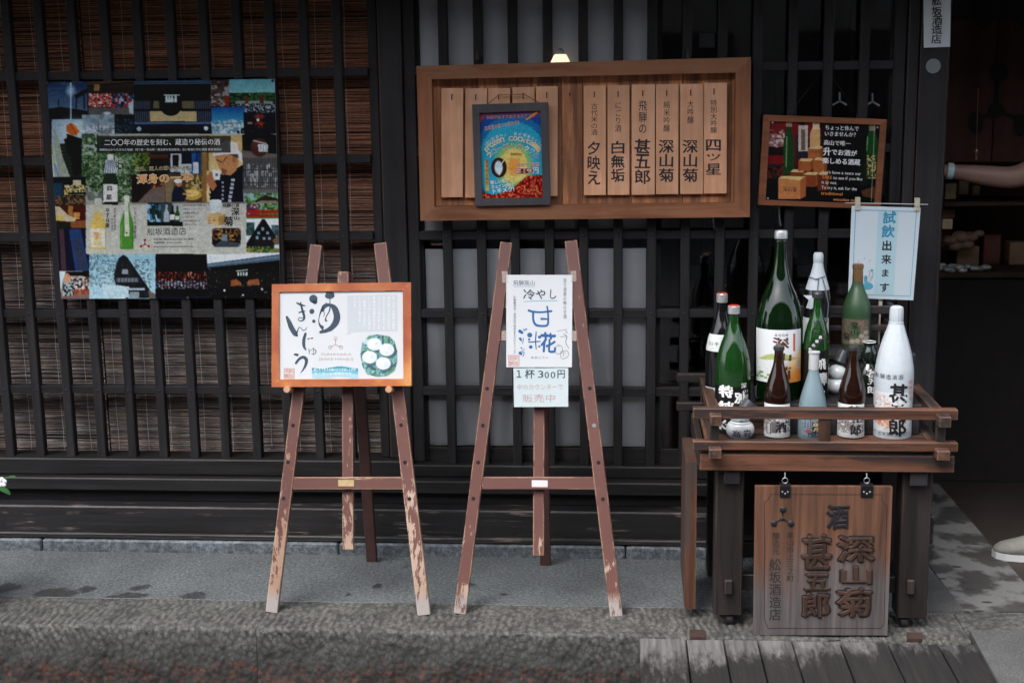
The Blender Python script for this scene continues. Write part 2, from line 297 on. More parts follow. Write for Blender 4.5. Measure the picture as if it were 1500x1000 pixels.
def chiselm(name, base, moss=False, ang=0.0):
    """hand-dressed stone: rows of chisel strokes, dark pits; algae low on the gutter side"""
    n = NT(name); tc = n.n('ShaderNodeTexCoord'); mp = n.n('ShaderNodeMapping'); mp.inputs['Rotation'].default_value = (0, 0, ang)
    n.l(tc.outputs['Object'], mp.inputs['Vector']); v = mp.outputs[0]
    f = n.noise(v, 150, 4, 0.75); m = n.noise(v, 6, 6, 0.65); g2 = n.noise(v, 420, 2, 0.6)
    vo = n.n('ShaderNodeTexVoronoi'); vo.inputs['Scale'].default_value = 1.0; vm = n.n('ShaderNodeMapping'); vm.inputs['Scale'].default_value = (62, 44, 50); n.l(v, vm.inputs['Vector']); n.l(vm.outputs[0], vo.inputs['Vector'])
    wf = n.math('SUBTRACT', 1.0, vo.outputs['Distance']); pit = vo.outputs['Distance']
    c = n.mix(1.0, base, n.ramp(f, [(0.3, 0.5), (0.5, 1.0), (0.68, 1.6)]), 'MULTIPLY')
    c = n.mix(1.0, c, n.ramp(m, [(0.28, 0.6), (0.7, 1.25)]), 'MULTIPLY')
    c = n.mix(1.0, c, n.ramp(pit, [(0.35, 1.12), (0.75, 0.55)]), 'MULTIPLY')
    at_ = n.n('ShaderNodeAttribute'); at_.attribute_name = 'Col'
    if moss: c = n.mix(1.0, c, at_.outputs['Color'], 'MULTIPLY')  # multiplies in the groove shade held in the vertex colour
    if moss:
        sp = n.n('ShaderNodeSeparateXYZ'); n.l(tc.outputs['Object'], sp.inputs[0])
        mn = n.noise(v, 9, 6, 0.7); mn2 = n.noise(v, 40, 5, 0.7)
        a = n.math('MULTIPLY', n.math('SUBTRACT', -0.092, sp.outputs['Z']), 18.0); a = n.math('ADD', a, n.math('MULTIPLY', n.math('SUBTRACT', mn, 0.5), 3.0))
        rd = n.ramp(mn2, [(0.42, (0.006, 0.005, 0.005)), (0.53, (0.055, 0.015, 0.008)), (0.64, (0.23, 0.045, 0.016))])
        c = n.mix(n.ramp(a, [(0.1, 0.0), (0.6, 0.95)]), c, rd)
        b = n.math('MULTIPLY', n.math('SUBTRACT', -0.012, sp.outputs['Z']), 14.0, True)
        c = n.mix(n.math('MULTIPLY', b, 0.68), c, (0.022, 0.024, 0.022))
    n.setc(c); n.setr(0.8); n.bump(n.math('ADD', n.math('MULTIPLY', wf, 1.0), n.math('ADD', n.math('MULTIPLY', f, 0.5), n.math('MULTIPLY', g2, 0.25))), 0.7, 0.006); MATS[name] = n.m
def stainpos(px, py, wpx, hpx, ang=0.0):
    P = atz(px, py, 0.0); k = ppm(P); return (float(P[0]), float(P[1]), wpx / k, hpx / k / 0.33, ang)
gravelly('pavement_mat', (0.085, 0.094, 0.098), 105, [stainpos(82, 868, 36, 8, 0.12), stainpos(128, 862, 13, 5, 0.2), stainpos(185, 873, 34, 7, 0.05), stainpos(205, 860, 18, 4, 0.9), stainpos(285, 872, 22, 6, 0.05), stainpos(10, 860, 22, 7, 0.0), stainpos(553, 857, 7, 4), stainpos(595, 829, 3, 2), stainpos(740, 870, 9, 2, 0.2), stainpos(685, 856, 14, 3, 0.5), stainpos(510, 870, 4, 3), stainpos(455, 881, 9, 2)])
chiselm('curb_mat', (0.092, 0.090, 0.082), True); chiselm('curb_mat_dark', (0.085, 0.083, 0.078), False, 0.7)
gravelly('foundation_mat', (0.085, 0.098, 0.11), 60, var=0.35)
gravelly('asphalt', (0.05, 0.05, 0.052), 300, var=0.15); gravelly('slab_mat', (0.075, 0.075, 0.074), 300)
def dripm():
    n = NT('drip_concrete'); v = n.coord((1, 1, 1), False); m = n.noise(v, 7.5, 5, 0.55); f = n.noise(v, 300, 3, 0.6)
    vo = n.n('ShaderNodeTexVoronoi'); vo.inputs['Scale'].default_value = 15; vo.inputs['Randomness'].default_value = 1.0
    mp = n.n('ShaderNodeMapping'); mp.inputs['Scale'].default_value = (0.75, 1.5, 1); mp.inputs['Rotation'].default_value = (0, 0, 0.4); n.l(v, mp.inputs['Vector']); n.l(mp.outputs[0], vo.inputs['Vector'])
    c = n.ramp(m, [(0.46, (0.05, 0.047, 0.045)), (0.56, (0.16, 0.16, 0.155))])
    d = n.math('ADD', vo.outputs['Distance'], n.math('MULTIPLY', n.noise(v, 40, 3, 0.6), 0.16))
    c = n.mix(n.ramp(d, [(0.26, 1.0), (0.32, 0.0)]), c, (0.035, 0.034, 0.034))
    c = n.mix(1.0, c, n.ramp(f, [(0.3, 0.75), (0.7, 1.25)]), 'MULTIPLY'); n.setc(c); n.setr(0.7); n.bump(f, 0.3, 0.002); MATS['drip_concrete'] = n.m
dripm()
def rampwood():
    n = NT('ramp_wood'); g = n.noise(n.coord((55, 3, 55)), 1.0, 7, 0.65, 0.4)
    c = n.ramp(g, [(0.3, (0.010, 0.0095, 0.010)), (0.7, (0.026, 0.023, 0.022))]); dry = n.ramp(g, [(0.3, (0.045, 0.043, 0.042)), (0.7, (0.20, 0.192, 0.188))])
    tc = n.n('ShaderNodeTexCoord'); sp = n.n('ShaderNodeSeparateXYZ'); n.l(tc.outputs['Object'], sp.inputs[0])
    e = n.noise(n.coord((16, 4.5, 5)), 1.0, 7, 0.78)
    # dry patch: near the curb end and towards the left boards, the rest is rain-dark
    a = n.math('ADD', n.math('MULTIPLY', sp.outputs['Y'], 8.0), n.math('MULTIPLY', sp.outputs['X'], -2.0))
    a = n.math('ADD', a, n.math('MULTIPLY', n.math('SUBTRACT', e, 0.5), 6.5))
    gapm = a
    n.setc(n.mix(n.ramp(n.math('MULTIPLY', n.math('ADD', a, -2.0), 0.8), [(0.0, 0.0), (0.85, 1.0)]), c, dry)); n.setr(0.6); n.bump(g, 0.6, 0.003); MATS['ramp_wood'] = n.m
rampwood()

# ------------------------------------------------------------------ mesh building
WPOS = {}    # world position of each object's origin
class MB:
    def __init__(s): s.v = []; s.f = []; s.c = []; s.smooth = []
    def add(s, vs, fs, col=None, smooth=False):
        b = len(s.v); s.v.extend([tuple(map(float, q)) for q in vs]); s.f.extend([tuple(b + i for i in f) for f in fs]); s.smooth.extend([smooth] * len(fs))
        if col is not None:
            if len(s.c) < b: s.c.extend([(0.5, 0.5, 0.5)] * (b - len(s.c)))
            s.c.extend([tuple(col)] * len(vs))
        return s
    def obox(s, c, h, ax=None, b=0.0, col=None):
        """box with centre c, half sizes h, axes ax, chamfer b"""
        c = np.array(c, float); h = np.array(h, float)
        if ax is None: ax = np.eye(3)
        ax = np.array(ax, float); b = min(b, 0.45 * float(h.min()))
        if b <= 0:
            vs = []; 
            for sx in (-1, 1):
                for sy in (-1, 1):
                    for sz in (-1, 1): vs.append(c + ax[0] * h[0] * sx + ax[1] * h[1] * sy + ax[2] * h[2] * sz)
            fs = [(0, 1, 3, 2), (4, 6, 7, 5), (0, 4, 5, 1), (2, 3, 7, 6), (0, 2, 6, 4), (1, 5, 7, 3)]
        else:
            idx = {}; vs = []
            for a in range(3):
                for sx in (-1, 1):
                    for sy in (-1, 1):
                        for sz in (-1, 1):
                            sg = (sx, sy, sz); p = c.copy()
                            for k in range(3): p = p + ax[k] * sg[k] * (h[k] if k == a else h[k] - b)
                            idx[(a, sg)] = len(vs); vs.append(p)
            fs = []
            for a in range(3):
                o1, o2 = [k for k in range(3) if k != a]
                for sa in (-1, 1):
                    q = []
                    for (u, w_) in ((-1, -1), (1, -1), (1, 1), (-1, 1)):
                        sg = [0, 0, 0]; sg[a] = sa; sg[o1] = u; sg[o2] = w_; q.append(idx[(a, tuple(sg))])
                    fs.append(q)
            for a, b2 in ((0, 1), (0, 2), (1, 2)):
                o = 3 - a - b2
                for sa in (-1, 1):
                    for sb in (-1, 1):
                        def K(axx, so):
                            sg = [0, 0, 0]; sg[a] = sa; sg[b2] = sb; sg[o] = so; return idx[(axx, tuple(sg))]
                        fs.append([K(a, -1), K(a, 1), K(b2, 1), K(b2, -1)])
            for sx in (-1, 1):
                for sy in (-1, 1):
                    for sz in (-1, 1): fs.append([idx[(0, (sx, sy, sz))], idx[(1, (sx, sy, sz))], idx[(2, (sx, sy, sz))]])
            V = np.array(vs); out = []
            for f in fs:
                p = V[f]; nn = np.cross(p[1] - p[0], p[2] - p[0]); 
                if np.dot(nn, p.mean(0) - c) < 0: f = f[::-1]
                out.append(tuple(f))
            fs = out
        return s.add(vs, fs, col)
    def box(s, x0, x1, y0, y1, z0, z1, b=0.0, col=None):
        return s.obox(((x0 + x1) / 2, (y0 + y1) / 2, (z0 + z1) / 2), (abs(x1 - x0) / 2, abs(y1 - y0) / 2, abs(z1 - z0) / 2), None, b, col)
    def bar(s, p0, p1, w_, d, b=0.0, side=(1, 0, 0)):
        """square bar from p0 to p1: w_ wide along side, d deep"""
        p0 = np.array(p0, float); p1 = np.array(p1, float); z = p1 - p0; L = np.linalg.norm(z); z = z / L
        x = np.array(side, float); x = x - z * np.dot(x, z); x /= np.linalg.norm(x); y = np.cross(z, x)
        return s.obox((p0 + p1) / 2, (w_ / 2, d / 2, L / 2), (x, y, z), b)
    def slab(s, front, t, nrm=None, col=None):
        """polygon `front` (list of points) thickened backwards by t"""
        P = np.array(front, float)
        if nrm is None:
            nrm = np.cross(P[1] - P[0], P[2] - P[0]); nrm /= np.linalg.norm(nrm)
            if np.dot(nrm, CPOS - P[0]) < 0: nrm = -nrm
        nrm = np.array(nrm, float)
        Q = P - nrm * t; n = len(P); vs = list(P) + list(Q)
        fs = [tuple(range(n)), tuple(range(2 * n - 1, n - 1, -1))] + [(i, i + n, (i + 1) % n + n, (i + 1) % n) for i in range(n)]
        return s.add(vs, fs, col)
    def tube(s, pts, r, n=8, cap=True, col=None):
        pts = [np.array(p, float) for p in pts]; m = len(pts); rr = r if isinstance(r, (list, tuple)) else [r] * m
        vs = []; up = None
        for i in range(m):
            d = pts[min(i + 1, m - 1)] - pts[max(i - 1, 0)]; d = d / (np.linalg.norm(d) + 1e-12)
            if up is None: up = np.array([0, 0, 1.0]) if abs(d[2]) < 0.9 else np.array([1.0, 0, 0])
            a = np.cross(d, up); a /= (np.linalg.norm(a) + 1e-12); b = np.cross(d, a); up = -b if np.dot(-b, up) > 0 else b
            for k in range(n):
                t = 2 * math.pi * k / n; vs.append(pts[i] + rr[i] * (math.cos(t) * a + math.sin(t) * b))
        fs = [(i * n + k, i * n + (k + 1) % n, (i + 1) * n + (k + 1) % n, (i + 1) * n + k) for i in range(m - 1) for k in range(n)]
        if cap: fs += [tuple(range(n))[::-1], tuple((m - 1) * n + k for k in range(n))]
        return s.add(vs, fs, col, True)
    def lathe(s, c, prof, n=40, sx=1.0, sy=1.0, ax=None):
        """prof: list of (r, z) from bottom to top, closed at both ends"""
        c = np.array(c, float); ax = np.eye(3) if ax is None else np.array(ax, float); vs = []; m = len(prof)
        for (r, z) in prof:
            for k in range(n):
                t = 2 * math.pi * k / n; vs.append(c + ax[0] * r * math.cos(t) * sx + ax[1] * r * math.sin(t) * sy + ax[2] * z)
        fs = [(i * n + k, i * n + (k + 1) % n, (i + 1) * n + (k + 1) % n, (i + 1) * n + k) for i in range(m - 1) for k in range(n)]
        fs += [tuple(range(n))[::-1], tuple((m - 1) * n + k for k in range(n))]
        return s.add(vs, fs, None, True)
    def ball(s, c, r, n=12, sx=1, sy=1, sz=1):
        pr = [(r * math.sin(math.pi * i / n), -r * math.cos(math.pi * i / n) * sz) for i in range(1, n)]
        return s.lathe(c, [(1e-4, -r * sz)] + pr + [(1e-4, r * sz)], max(8, n), sx, sy)
    def build(s, name, mat, parent=None, fix=False, sharp=35):
        off = WPOS.get(parent.name, np.zeros(3)) if parent is not None else np.zeros(3)
        me = bpy.data.meshes.new(name); V = np.array(s.v) - off if s.v else np.zeros((0, 3))
        me.from_pydata(V.tolist(), [], s.f)
        if s.c:
            c = s.c + [(0.5, 0.5, 0.5)] * (len(s.v) - len(s.c)); a = me.color_attributes.new('Col', 'FLOAT_COLOR', 'POINT')
            a.data.foreach_set('color', np.hstack([np.array(c), np.ones((len(c), 1))]).ravel())
        if fix:
            bm = bmesh.new(); bm.from_mesh(me); bmesh.ops.recalc_face_normals(bm, faces=bm.faces); bm.to_mesh(me); bm.free()
        if any(s.smooth):
            me.polygons.foreach_set('use_smooth', s.smooth)
            if hasattr(me, 'set_sharp_from_angle'): me.set_sharp_from_angle(angle=R(sharp))
        me.materials.append(MATS[mat] if isinstance(mat, str) else mat)
        o = bpy.data.objects.new(name, me); COL.objects.link(o)
        if parent is not None: o.parent = parent
        WPOS[o.name] = off; return o
def thing(name, label, cat, loc, group=None):
    o = bpy.data.objects.new(name, None); COL.objects.link(o); o.empty_display_size = 0.05
    loc = tuple(float(x) for x in loc); o.location = loc; o['label'] = label; o['category'] = cat
    if group: o['group'] = group
    WPOS[o.name] = np.array(loc); return o
def struct(o): o['kind'] = 'structure'; return o
def stuff(o): o['kind'] = 'stuff'; return o
def tag(o, label, cat, group=None):
    o['label'] = label; o['category'] = cat
    if group: o['group'] = group
    return o
def inst(src, parent, loc):
    """another part sharing src's mesh, at an offset from it"""
    o = src.copy(); COL.objects.link(o); o.parent = parent; o.location = loc; WPOS[o.name] = WPOS[src.name]; return o

# ------------------------------------------------------------------ lettering
_tc = bpy.data.curves.new('lettering_source', 'FONT'); _to = bpy.data.objects.new('lettering_source', _tc); COL.objects.link(_to)
_tc.resolution_u = 3; _tc.size = 1.0; GL = {}
def glyph(ch, bold=0.0):
    k = (ch, bold)
    if k in GL: return GL[k]
    _tc.body = ch; _tc.offset = bold
    dg = bpy.context.evaluated_depsgraph_get(); dg.update()
    me = bpy.data.meshes.new_from_object(_to.evaluated_get(dg)); n = len(me.vertices)
    co = np.zeros(n * 3); me.vertices.foreach_get('co', co); co = co.reshape(-1, 3)[:, :2].copy()
    fs = [tuple(p.vertices) for p in me.polygons]; bpy.data.meshes.remove(me); GL[k] = (co, fs); return GL[k]
_c, _f = glyph('国')
EMC = (_c.max(0) + _c.min(0)) / 2; EMS = float((_c.max(0) - _c.min(0)).max()) / 0.92
def put(mb, pl, ch, cx, cy, w_, h, off=0.0018, bold=0.0, rot=0.0, warp=0.0, fit=False, shear=0.0, fn=None, col=None):
    """one character centred on photo pixel (cx,cy), w_ x h pixels, on plane pl; bold = stroke growth in em"""
    co, fs = glyph(ch)
    if len(co) == 0: return
    if fit or ch.isascii():
        mn, mx = co.min(0), co.max(0); g = (co - (mn + mx) / 2) / np.maximum(mx - mn, 1e-3)
        if ch.isascii() and not fit: g = (co - np.array([(mn[0] + mx[0]) / 2, EMC[1]])) / EMS
        if fit: bold_ = bold * 1.15; g = g * (1 - 1.6 * bold_)
    else: g = (co - EMC) / EMS
    g = g.copy()
    if warp:
        sd_ = sum(map(ord, ch)) % 97
        gx = g[:, 0].copy(); gy = g[:, 1].copy()
        g[:, 0] += warp * (np.sin(gy * 7 + sd_) * 0.5 + np.sin(gx * 11 + sd_ * 2) * 0.3); g[:, 1] += warp * (np.sin(gx * 6 + sd_ * 3) * 0.5 + np.cos(gy * 12 + sd_) * 0.25)
    g[:, 0] += shear * g[:, 1]
    c_, s_ = math.cos(rot), math.sin(rot); b = bold
    if b < .004: sh = [(0, 0)]
    elif min(w_, h) < 12: sh = [(-b * .5, 0), (b * .5, 0)] if b < .045 else [(-b * .6, -b * .3), (b * .6, -b * .3), (0, b * .6)]
    else: sh = [(b * .62 * math.cos(t), b * .5 * math.sin(t)) for t in (math.pi / 5 + math.pi / 3 * np.arange(6))]
    for i, (dx, dy) in enumerate(sh):
        X = (g[:, 0] + dx) * w_; Y = (g[:, 1] + dy) * h; px = cx + X * c_ - Y * s_; py = cy - (X * s_ + Y * c_); o_ = off + i * 0.00002
        mb.add(fn(px, py, o_) if fn else pl.p(px, py, o_), fs, col)
def column(mb, pl, txt, cx, y0, y1, w_, **k):
    """vertical lettering filling y0..y1"""
    n = len(txt); h = (y1 - y0) / n; dx = k.pop('dx', 0.0); hh = k.pop('hh', 0.92)
    for i, ch in enumerate(txt):
        if ch != ' ':
            kk = dict(k)
            if ch == 'ー': kk['rot'] = math.pi / 2
            put(mb, pl, ch, cx + dx * (i + .5) / n, y0 + h * (i + 0.5), w_, min(h * hh, w_ * 1.5), **kk)
def row(mb, pl, txt, x0, y0, x1, y1, h, **k):
    """horizontal lettering between two points"""
    n = len(txt); wd = []
    for ch in txt:
        if ch == ' ': wd.append(0.3)
        elif ch.isascii():
            co, _ = glyph(ch, 0.0); wd.append((float(co[:, 0].max() - co[:, 0].min()) / EMS if len(co) else .2) + 0.09)
        else: wd.append(1.0)
    tot = sum(wd); a = 0.0; sc = (x1 - x0) / tot; ang = -math.atan2(y1 - y0, x1 - x0)
    for ch, wi in zip(txt, wd):
        t = (a + wi / 2) / tot
        if ch != ' ': put(mb, pl, ch, x0 + (x1 - x0) * t, y0 + (y1 - y0) * t, sc if ch.isascii() else sc * 0.95, h, rot=ang, **k)
        a += wi
def brush(mb, pl, pts, off=0.002, n=5, cap=True):
    """ink stroke: pts = (x, y, width) in pixels"""
    P = np.array(pts, float); Q = []
    m = len(P)
    for i in range(m - 1):
        a, b, c, d = P[max(i - 1, 0)], P[i], P[i + 1], P[min(i + 2, m - 1)]
        for j in range(n):
            t = j / n; Q.append(0.5 * ((2 * b) + (-a + c) * t + (2 * a - 5 * b + 4 * c - d) * t * t + (-a + 3 * b - 3 * c + d) * t ** 3))
    Q.append(P[-1]); Q = np.array(Q); D = np.gradient(Q[:, :2], axis=0); D /= (np.linalg.norm(D, axis=1)[:, None] + 1e-9)
    N = np.stack([-D[:, 1], D[:, 0]], 1); W = np.maximum(Q[:, 2], .15)[:, None] / 2
    L = Q[:, :2] + N * W; Rr = Q[:, :2] - N * W
    k = len(Q); pp = np.vstack([L, Rr]); V = pl.p(pp[:, 0], pp[:, 1], off) if not callable(pl) else pl(pp[:, 0], pp[:, 1], off)
    mb.add(V, [(i, i + 1, k + i + 1, k + i) for i in range(k - 1)])
    if cap:
        for e in (0, -1):
            c = Q[e]; th = np.linspace(0, 2 * math.pi, 11)[:-1]; x = c[0] + np.cos(th) * c[2] / 2; y = c[1] + np.sin(th) * c[2] / 2
            V = pl.p(x, y, off + 0.00005) if not callable(pl) else pl(x, y, off + 0.00005); mb.add(V, [tuple(range(10))])
def dab(mb, pl, cx, cy, rx, ry, off=0.002, rot=0.0, n=16):
    th = np.linspace(0, 2 * math.pi, n + 1)[:-1]; X = np.cos(th) * rx; Y = np.sin(th) * ry
    x = cx + X * math.cos(rot) - Y * math.sin(rot); y = cy + X * math.sin(rot) + Y * math.cos(rot)
    V = pl.p(x, y, off) if not callable(pl) else pl(x, y, off); mb.add(V, [tuple(range(n))])
def ppoly(mb, pl, pts, off=0.002):
    P = np.array(pts, float); V = pl.p(P[:, 0], P[:, 1], off) if not callable(pl) else pl(P[:, 0], P[:, 1], off); mb.add(V, [tuple(range(len(P)))])
def slabpx(mb, pl, quad, t0, t1):
    """slab on a plane, front face at offset t1, back at t0, outline in photo pixels"""
    q = np.array(quad, float); mb.slab(pl.p(q[:, 0], q[:, 1], 0) + pl.n * t1, t1 - t0, pl.n)
def framepx(mb, pl, outer, inner, t0, t1, which=(0, 1, 2, 3)):
    for i in which:
        j = (i + 1) % 4; slabpx(mb, pl, [outer[i], outer[j], inner[j], inner[i]], t0, t1)

# ------------------------------------------------------------------ printed pictures (colour per point of a fine grid)
class Canvas:
    def __init__(s, quad, W, H, bgc=(255, 255, 255)):
        s.q = np.array(quad, float); s.W, s.H = W, H; s.a = np.zeros((H, W, 3)) + np.array(bgc, float)
        s.yy, s.xx = np.mgrid[0:H, 0:W].astype(float)
    def uv(s, pts):
        """photo pixels -> canvas pixels (inverse bilinear)"""
        A, B, C, D = s.q; out = []
        for p in np.atleast_2d(np.array(pts, float)):
            u = v = 0.5
            for _ in range(8):
                X = A * (1 - u) * (1 - v) + B * u * (1 - v) + C * u * v + D * (1 - u) * v
                du = (B - A) * (1 - v) + (C - D) * v; dv = (D - A) * (1 - u) + (C - B) * u
                J = np.array([[du[0], dv[0]], [du[1], dv[1]]]); d = np.linalg.solve(J, p - X); u += d[0]; v += d[1]
            out.append((u * (s.W - 1), v * (s.H - 1)))
        return np.array(out)
    def noise(s, sx, sy=None, seed=None):
        sy = sy or sx; r = RNG if seed is None else np.random.RandomState(seed)
        gh, gw = int(s.H / sy) + 3, int(s.W / sx) + 3; g = r.rand(gh, gw); y = s.yy / sy; x = s.xx / sx
        y0 = y.astype(int); x0 = x.astype(int); fy = y - y0; fx = x - x0; fy = fy * fy * (3 - 2 * fy); fx = fx * fx * (3 - 2 * fx)
        return (g[y0, x0] * (1 - fx) + g[y0, x0 + 1] * fx) * (1 - fy) + (g[y0 + 1, x0] * (1 - fx) + g[y0 + 1, x0 + 1] * fx) * fy
    def mask(s, pts, raw=False):
        P = np.array(pts, float) if raw else s.uv(pts); m = np.zeros((s.H, s.W), bool); n = len(P)
        for i in range(n):
            (x1, y1), (x2, y2) = P[i], P[(i + 1) % n]
            if y1 == y2: continue
            c = ((s.yy < y1) != (s.yy < y2)); c &= s.xx < (x2 - x1) * (s.yy - y1) / (y2 - y1) + x1; m ^= c
        return m
    def fill(s, m, col, al=1.0):
        al = al * (m.astype(float) if m.dtype == bool else m); al = al[..., None]; s.a = s.a * (1 - al) + np.array(col, float) * al
    def poly(s, pts, col, al=1.0): s.fill(s.mask(pts), col, al)
    def rect(s, x0, y0, x1, y1, col, al=1.0): s.poly([(x0, y0), (x1, y0), (x1, y1), (x0, y1)], col, al)
    def ell(s, cx, cy, rx, ry, col, al=1.0, soft=0.0, within=None):
        c = s.uv([(cx, cy)])[0]; k = np.linalg.norm(s.uv([(cx + 1, cy)])[0] - c); d = np.sqrt(((s.xx - c[0]) / (rx * k)) ** 2 + ((s.yy - c[1]) / (ry * k)) ** 2)
        m = np.clip((1 - d) / soft + .5, 0, 1) if soft > 0 else (d < 1).astype(float)
        if within is not None: m = m * within
        s.fill(m, col, al)
    def grad(s, x0, y0, x1, y1, ctop, cbot, al=1.0):
        m = s.mask([(x0, y0), (x1, y0), (x1, y1), (x0, y1)]); a, b = s.uv([(x0, y0)])[0][1], s.uv([(x0, y1)])[0][1]
        t = np.clip((s.yy - a) / (b - a), 0, 1)[..., None]; c = np.array(ctop, float) * (1 - t) + np.array(cbot, float) * t
        m = (m * al)[..., None]; s.a = s.a * (1 - m) + c * m
    def speck(s, x0, y0, x1, y1, cols, size=2.0, dens=0.5, seed=1, al=0.9, sy=None):
        """scatter of small spots in several colours, as crowds, leaves, stones show in a small photo"""
        m = s.mask([(x0, y0), (x1, y0), (x1, y1), (x0, y1)])
        for i, c in enumerate(cols):
            nz = s.noise(size, sy or size, seed * 31 + i); s.fill(m & (nz > 1 - dens / (1 + .4 * i)), c, al)
    def line(s, x0, y0, x1, y1, wd, col, al=1.0):
        a, b = s.uv([(x0, y0), (x1, y1)]); d = b - a; L = np.linalg.norm(d) + 1e-6; d = d / L; k = s.W / np.linalg.norm(s.q[1] - s.q[0])
        t = (s.xx - a[0]) * d[0] + (s.yy - a[1]) * d[1]; e = np.abs((s.xx - a[0]) * -d[1] + (s.yy - a[1]) * d[0])
        s.fill(np.clip(wd * k / 2 + .5 - e, 0, 1) * ((t >= 0) & (t <= L)), col, al)
    def grain(s, amt=6, ct=1.3):
        b = s.a.copy(); b[1:-1, 1:-1] = .4 * s.a[1:-1, 1:-1] + .15 * (s.a[:-2, 1:-1] + s.a[2:, 1:-1] + s.a[1:-1, :-2] + s.a[1:-1, 2:]); s.a = b
        s.a *= (1 + .13 * (s.noise(2.2, None, 901) - .5) + .07 * (s.noise(7, None, 902) - .5))[..., None]
        s.a = (s.a - 118) * ct + (108 if ct > 1 else 118)
        s.a += (RNG.rand(s.H, s.W, 1) - .5) * 2 * amt
    keep = None
    def build(s, name, pl, mat, parent, off=0.0014, gain=1.0, fn=None):
        u = np.linspace(0, 1, s.W)[None, :, None]; v = np.linspace(0, 1, s.H)[:, None, None]; A, B, C, D = s.q
        P = A * (1 - u) * (1 - v) + B * u * (1 - v) + C * u * v + D * (1 - u) * v; P = P.reshape(-1, 2)
        V = fn(P[:, 0], P[:, 1], off) if fn else pl.p(P[:, 0], P[:, 1], off)
        V = V - WPOS[parent.name]; W, H = s.W, s.H
        i = (np.arange(H - 1)[:, None] * W + np.arange(W - 1)[None]).ravel(); F4 = np.stack([i, i + W, i + W + 1, i + 1], 1)
        if s.keep is not None: F4 = F4[s.keep.ravel()[F4].all(1)]
        me = bpy.data.meshes.new(name); me.vertices.add(len(V)); me.vertices.foreach_set('co', V.ravel())
        me.loops.add(F4.size); me.loops.foreach_set('vertex_index', F4.ravel().astype(np.int32)); me.polygons.add(len(F4))
        me.polygons.foreach_set('loop_start', (np.arange(len(F4)) * 4).astype(np.int32)); me.update(calc_edges=True)
        c = np.clip(lin(np.clip(s.a, 0, 255)) * gain, 0, .9).reshape(-1, 3); at_ = me.color_attributes.new('Col', 'FLOAT_COLOR', 'POINT')
        at_.data.foreach_set('color', np.hstack([c, np.ones((len(c), 1))]).ravel()); me.materials.append(MATS[mat])
        me.polygons.foreach_set('use_smooth', [True] * len(F4)) 
        o = bpy.data.objects.new(name, me); COL.objects.link(o); o.parent = parent; WPOS[o.name] = WPOS[parent.name]; return o

# ================================================================== GROUND AND SETTING
def rough_block(name, x0, x1, y0, y1, z0, z1, mat, amp=0.008, step=0.012, round_=0.012, parent=None):
    """dressed stone block: top and street face as one rippled sheet, closed at the ends and back"""
    nx = max(2, int((x1 - x0) / (.0045 if mat == 'curb_mat' and x0 > -3.2 else step))); prof = []; cols = []
    ntop = max(2, int((y1 - y0) / step)); nfr = max(2, int((z1 - z0) / step))
    for i in range(ntop): prof.append((y1 - (y1 - y0 - round_) * i / (ntop - 1), z1, 0, 1))
    for i in range(1, 4):
        a = i / 4 * math.pi / 2; prof.append((y0 + round_ - math.sin(a) * round_, z1 - round_ + math.cos(a) * round_, -math.sin(a), math.cos(a)))
    for i in range(nfr): prof.append((y0 - 0.03 * (i / (nfr - 1)), z1 - round_ - (z1 - z0 - round_) * i / (nfr - 1), -1, 0))
    vs = []; P = len(prof)
    for i in range(nx + 1):
        x = x0 + (x1 - x0) * i / nx
        for (y, z, ny, nz) in prof:
            q = Vector((x * 3.0, y * 3.0, z * 3.0)); big = mnoise.fractal(q * 2.2, 1.0, 2.0, 4); fn = mnoise.noise(Vector((x * 60, y * 45, z * 60)))
            k = amp * (0.9 * big + 0.35 * fn) * (0.6 if nz > .9 else 1.3)
            wv = math.sin(2 * math.pi * (x + .55 * z) / .0225 + 4.4 * mnoise.noise(Vector((x * 7, y * 16, z * 16)))); pt = .5 + .5 * mnoise.noise(Vector((x * 5 + 3, y * 22, z * 22))); gv = min(0, wv) * (.2 + 1.1 * max(0, pt)) * min(1.25, max(.15, .65 + 1.3 * mnoise.noise(Vector((x * 2.7 + 9, y * 6, z * 7))))); k += .0034 * gv; cols.append((max(.42, 1 + .5 * gv),) * 3)  # groove shade put into the vertex colour, darker with depth
            edge = min(1.0, min(x - x0, x1 - x) / 0.012); k = k * (.5 + .5 * edge) - (1 - edge) * 0.0018
            vs.append((x, y + ny * k, z + nz * k))
    fs = [(i * P + j, (i + 1) * P + j, (i + 1) * P + j + 1, i * P + j + 1) for i in range(nx) for j in range(P - 1)]
    mb = MB().add(vs, fs, None, True); mb.c = cols
    for e in (0, nx):
        f = [e * P + j for j in range(P)]; b = len(mb.v); mb.v += [(mb.v[f[0]][0], y1, z0)]; mb.f.append(tuple(f + [b])); mb.smooth.append(False)
    return mb.build(name, mat, parent, sharp=80)

WALLX0, WALLX1 = -3.4, 3.6
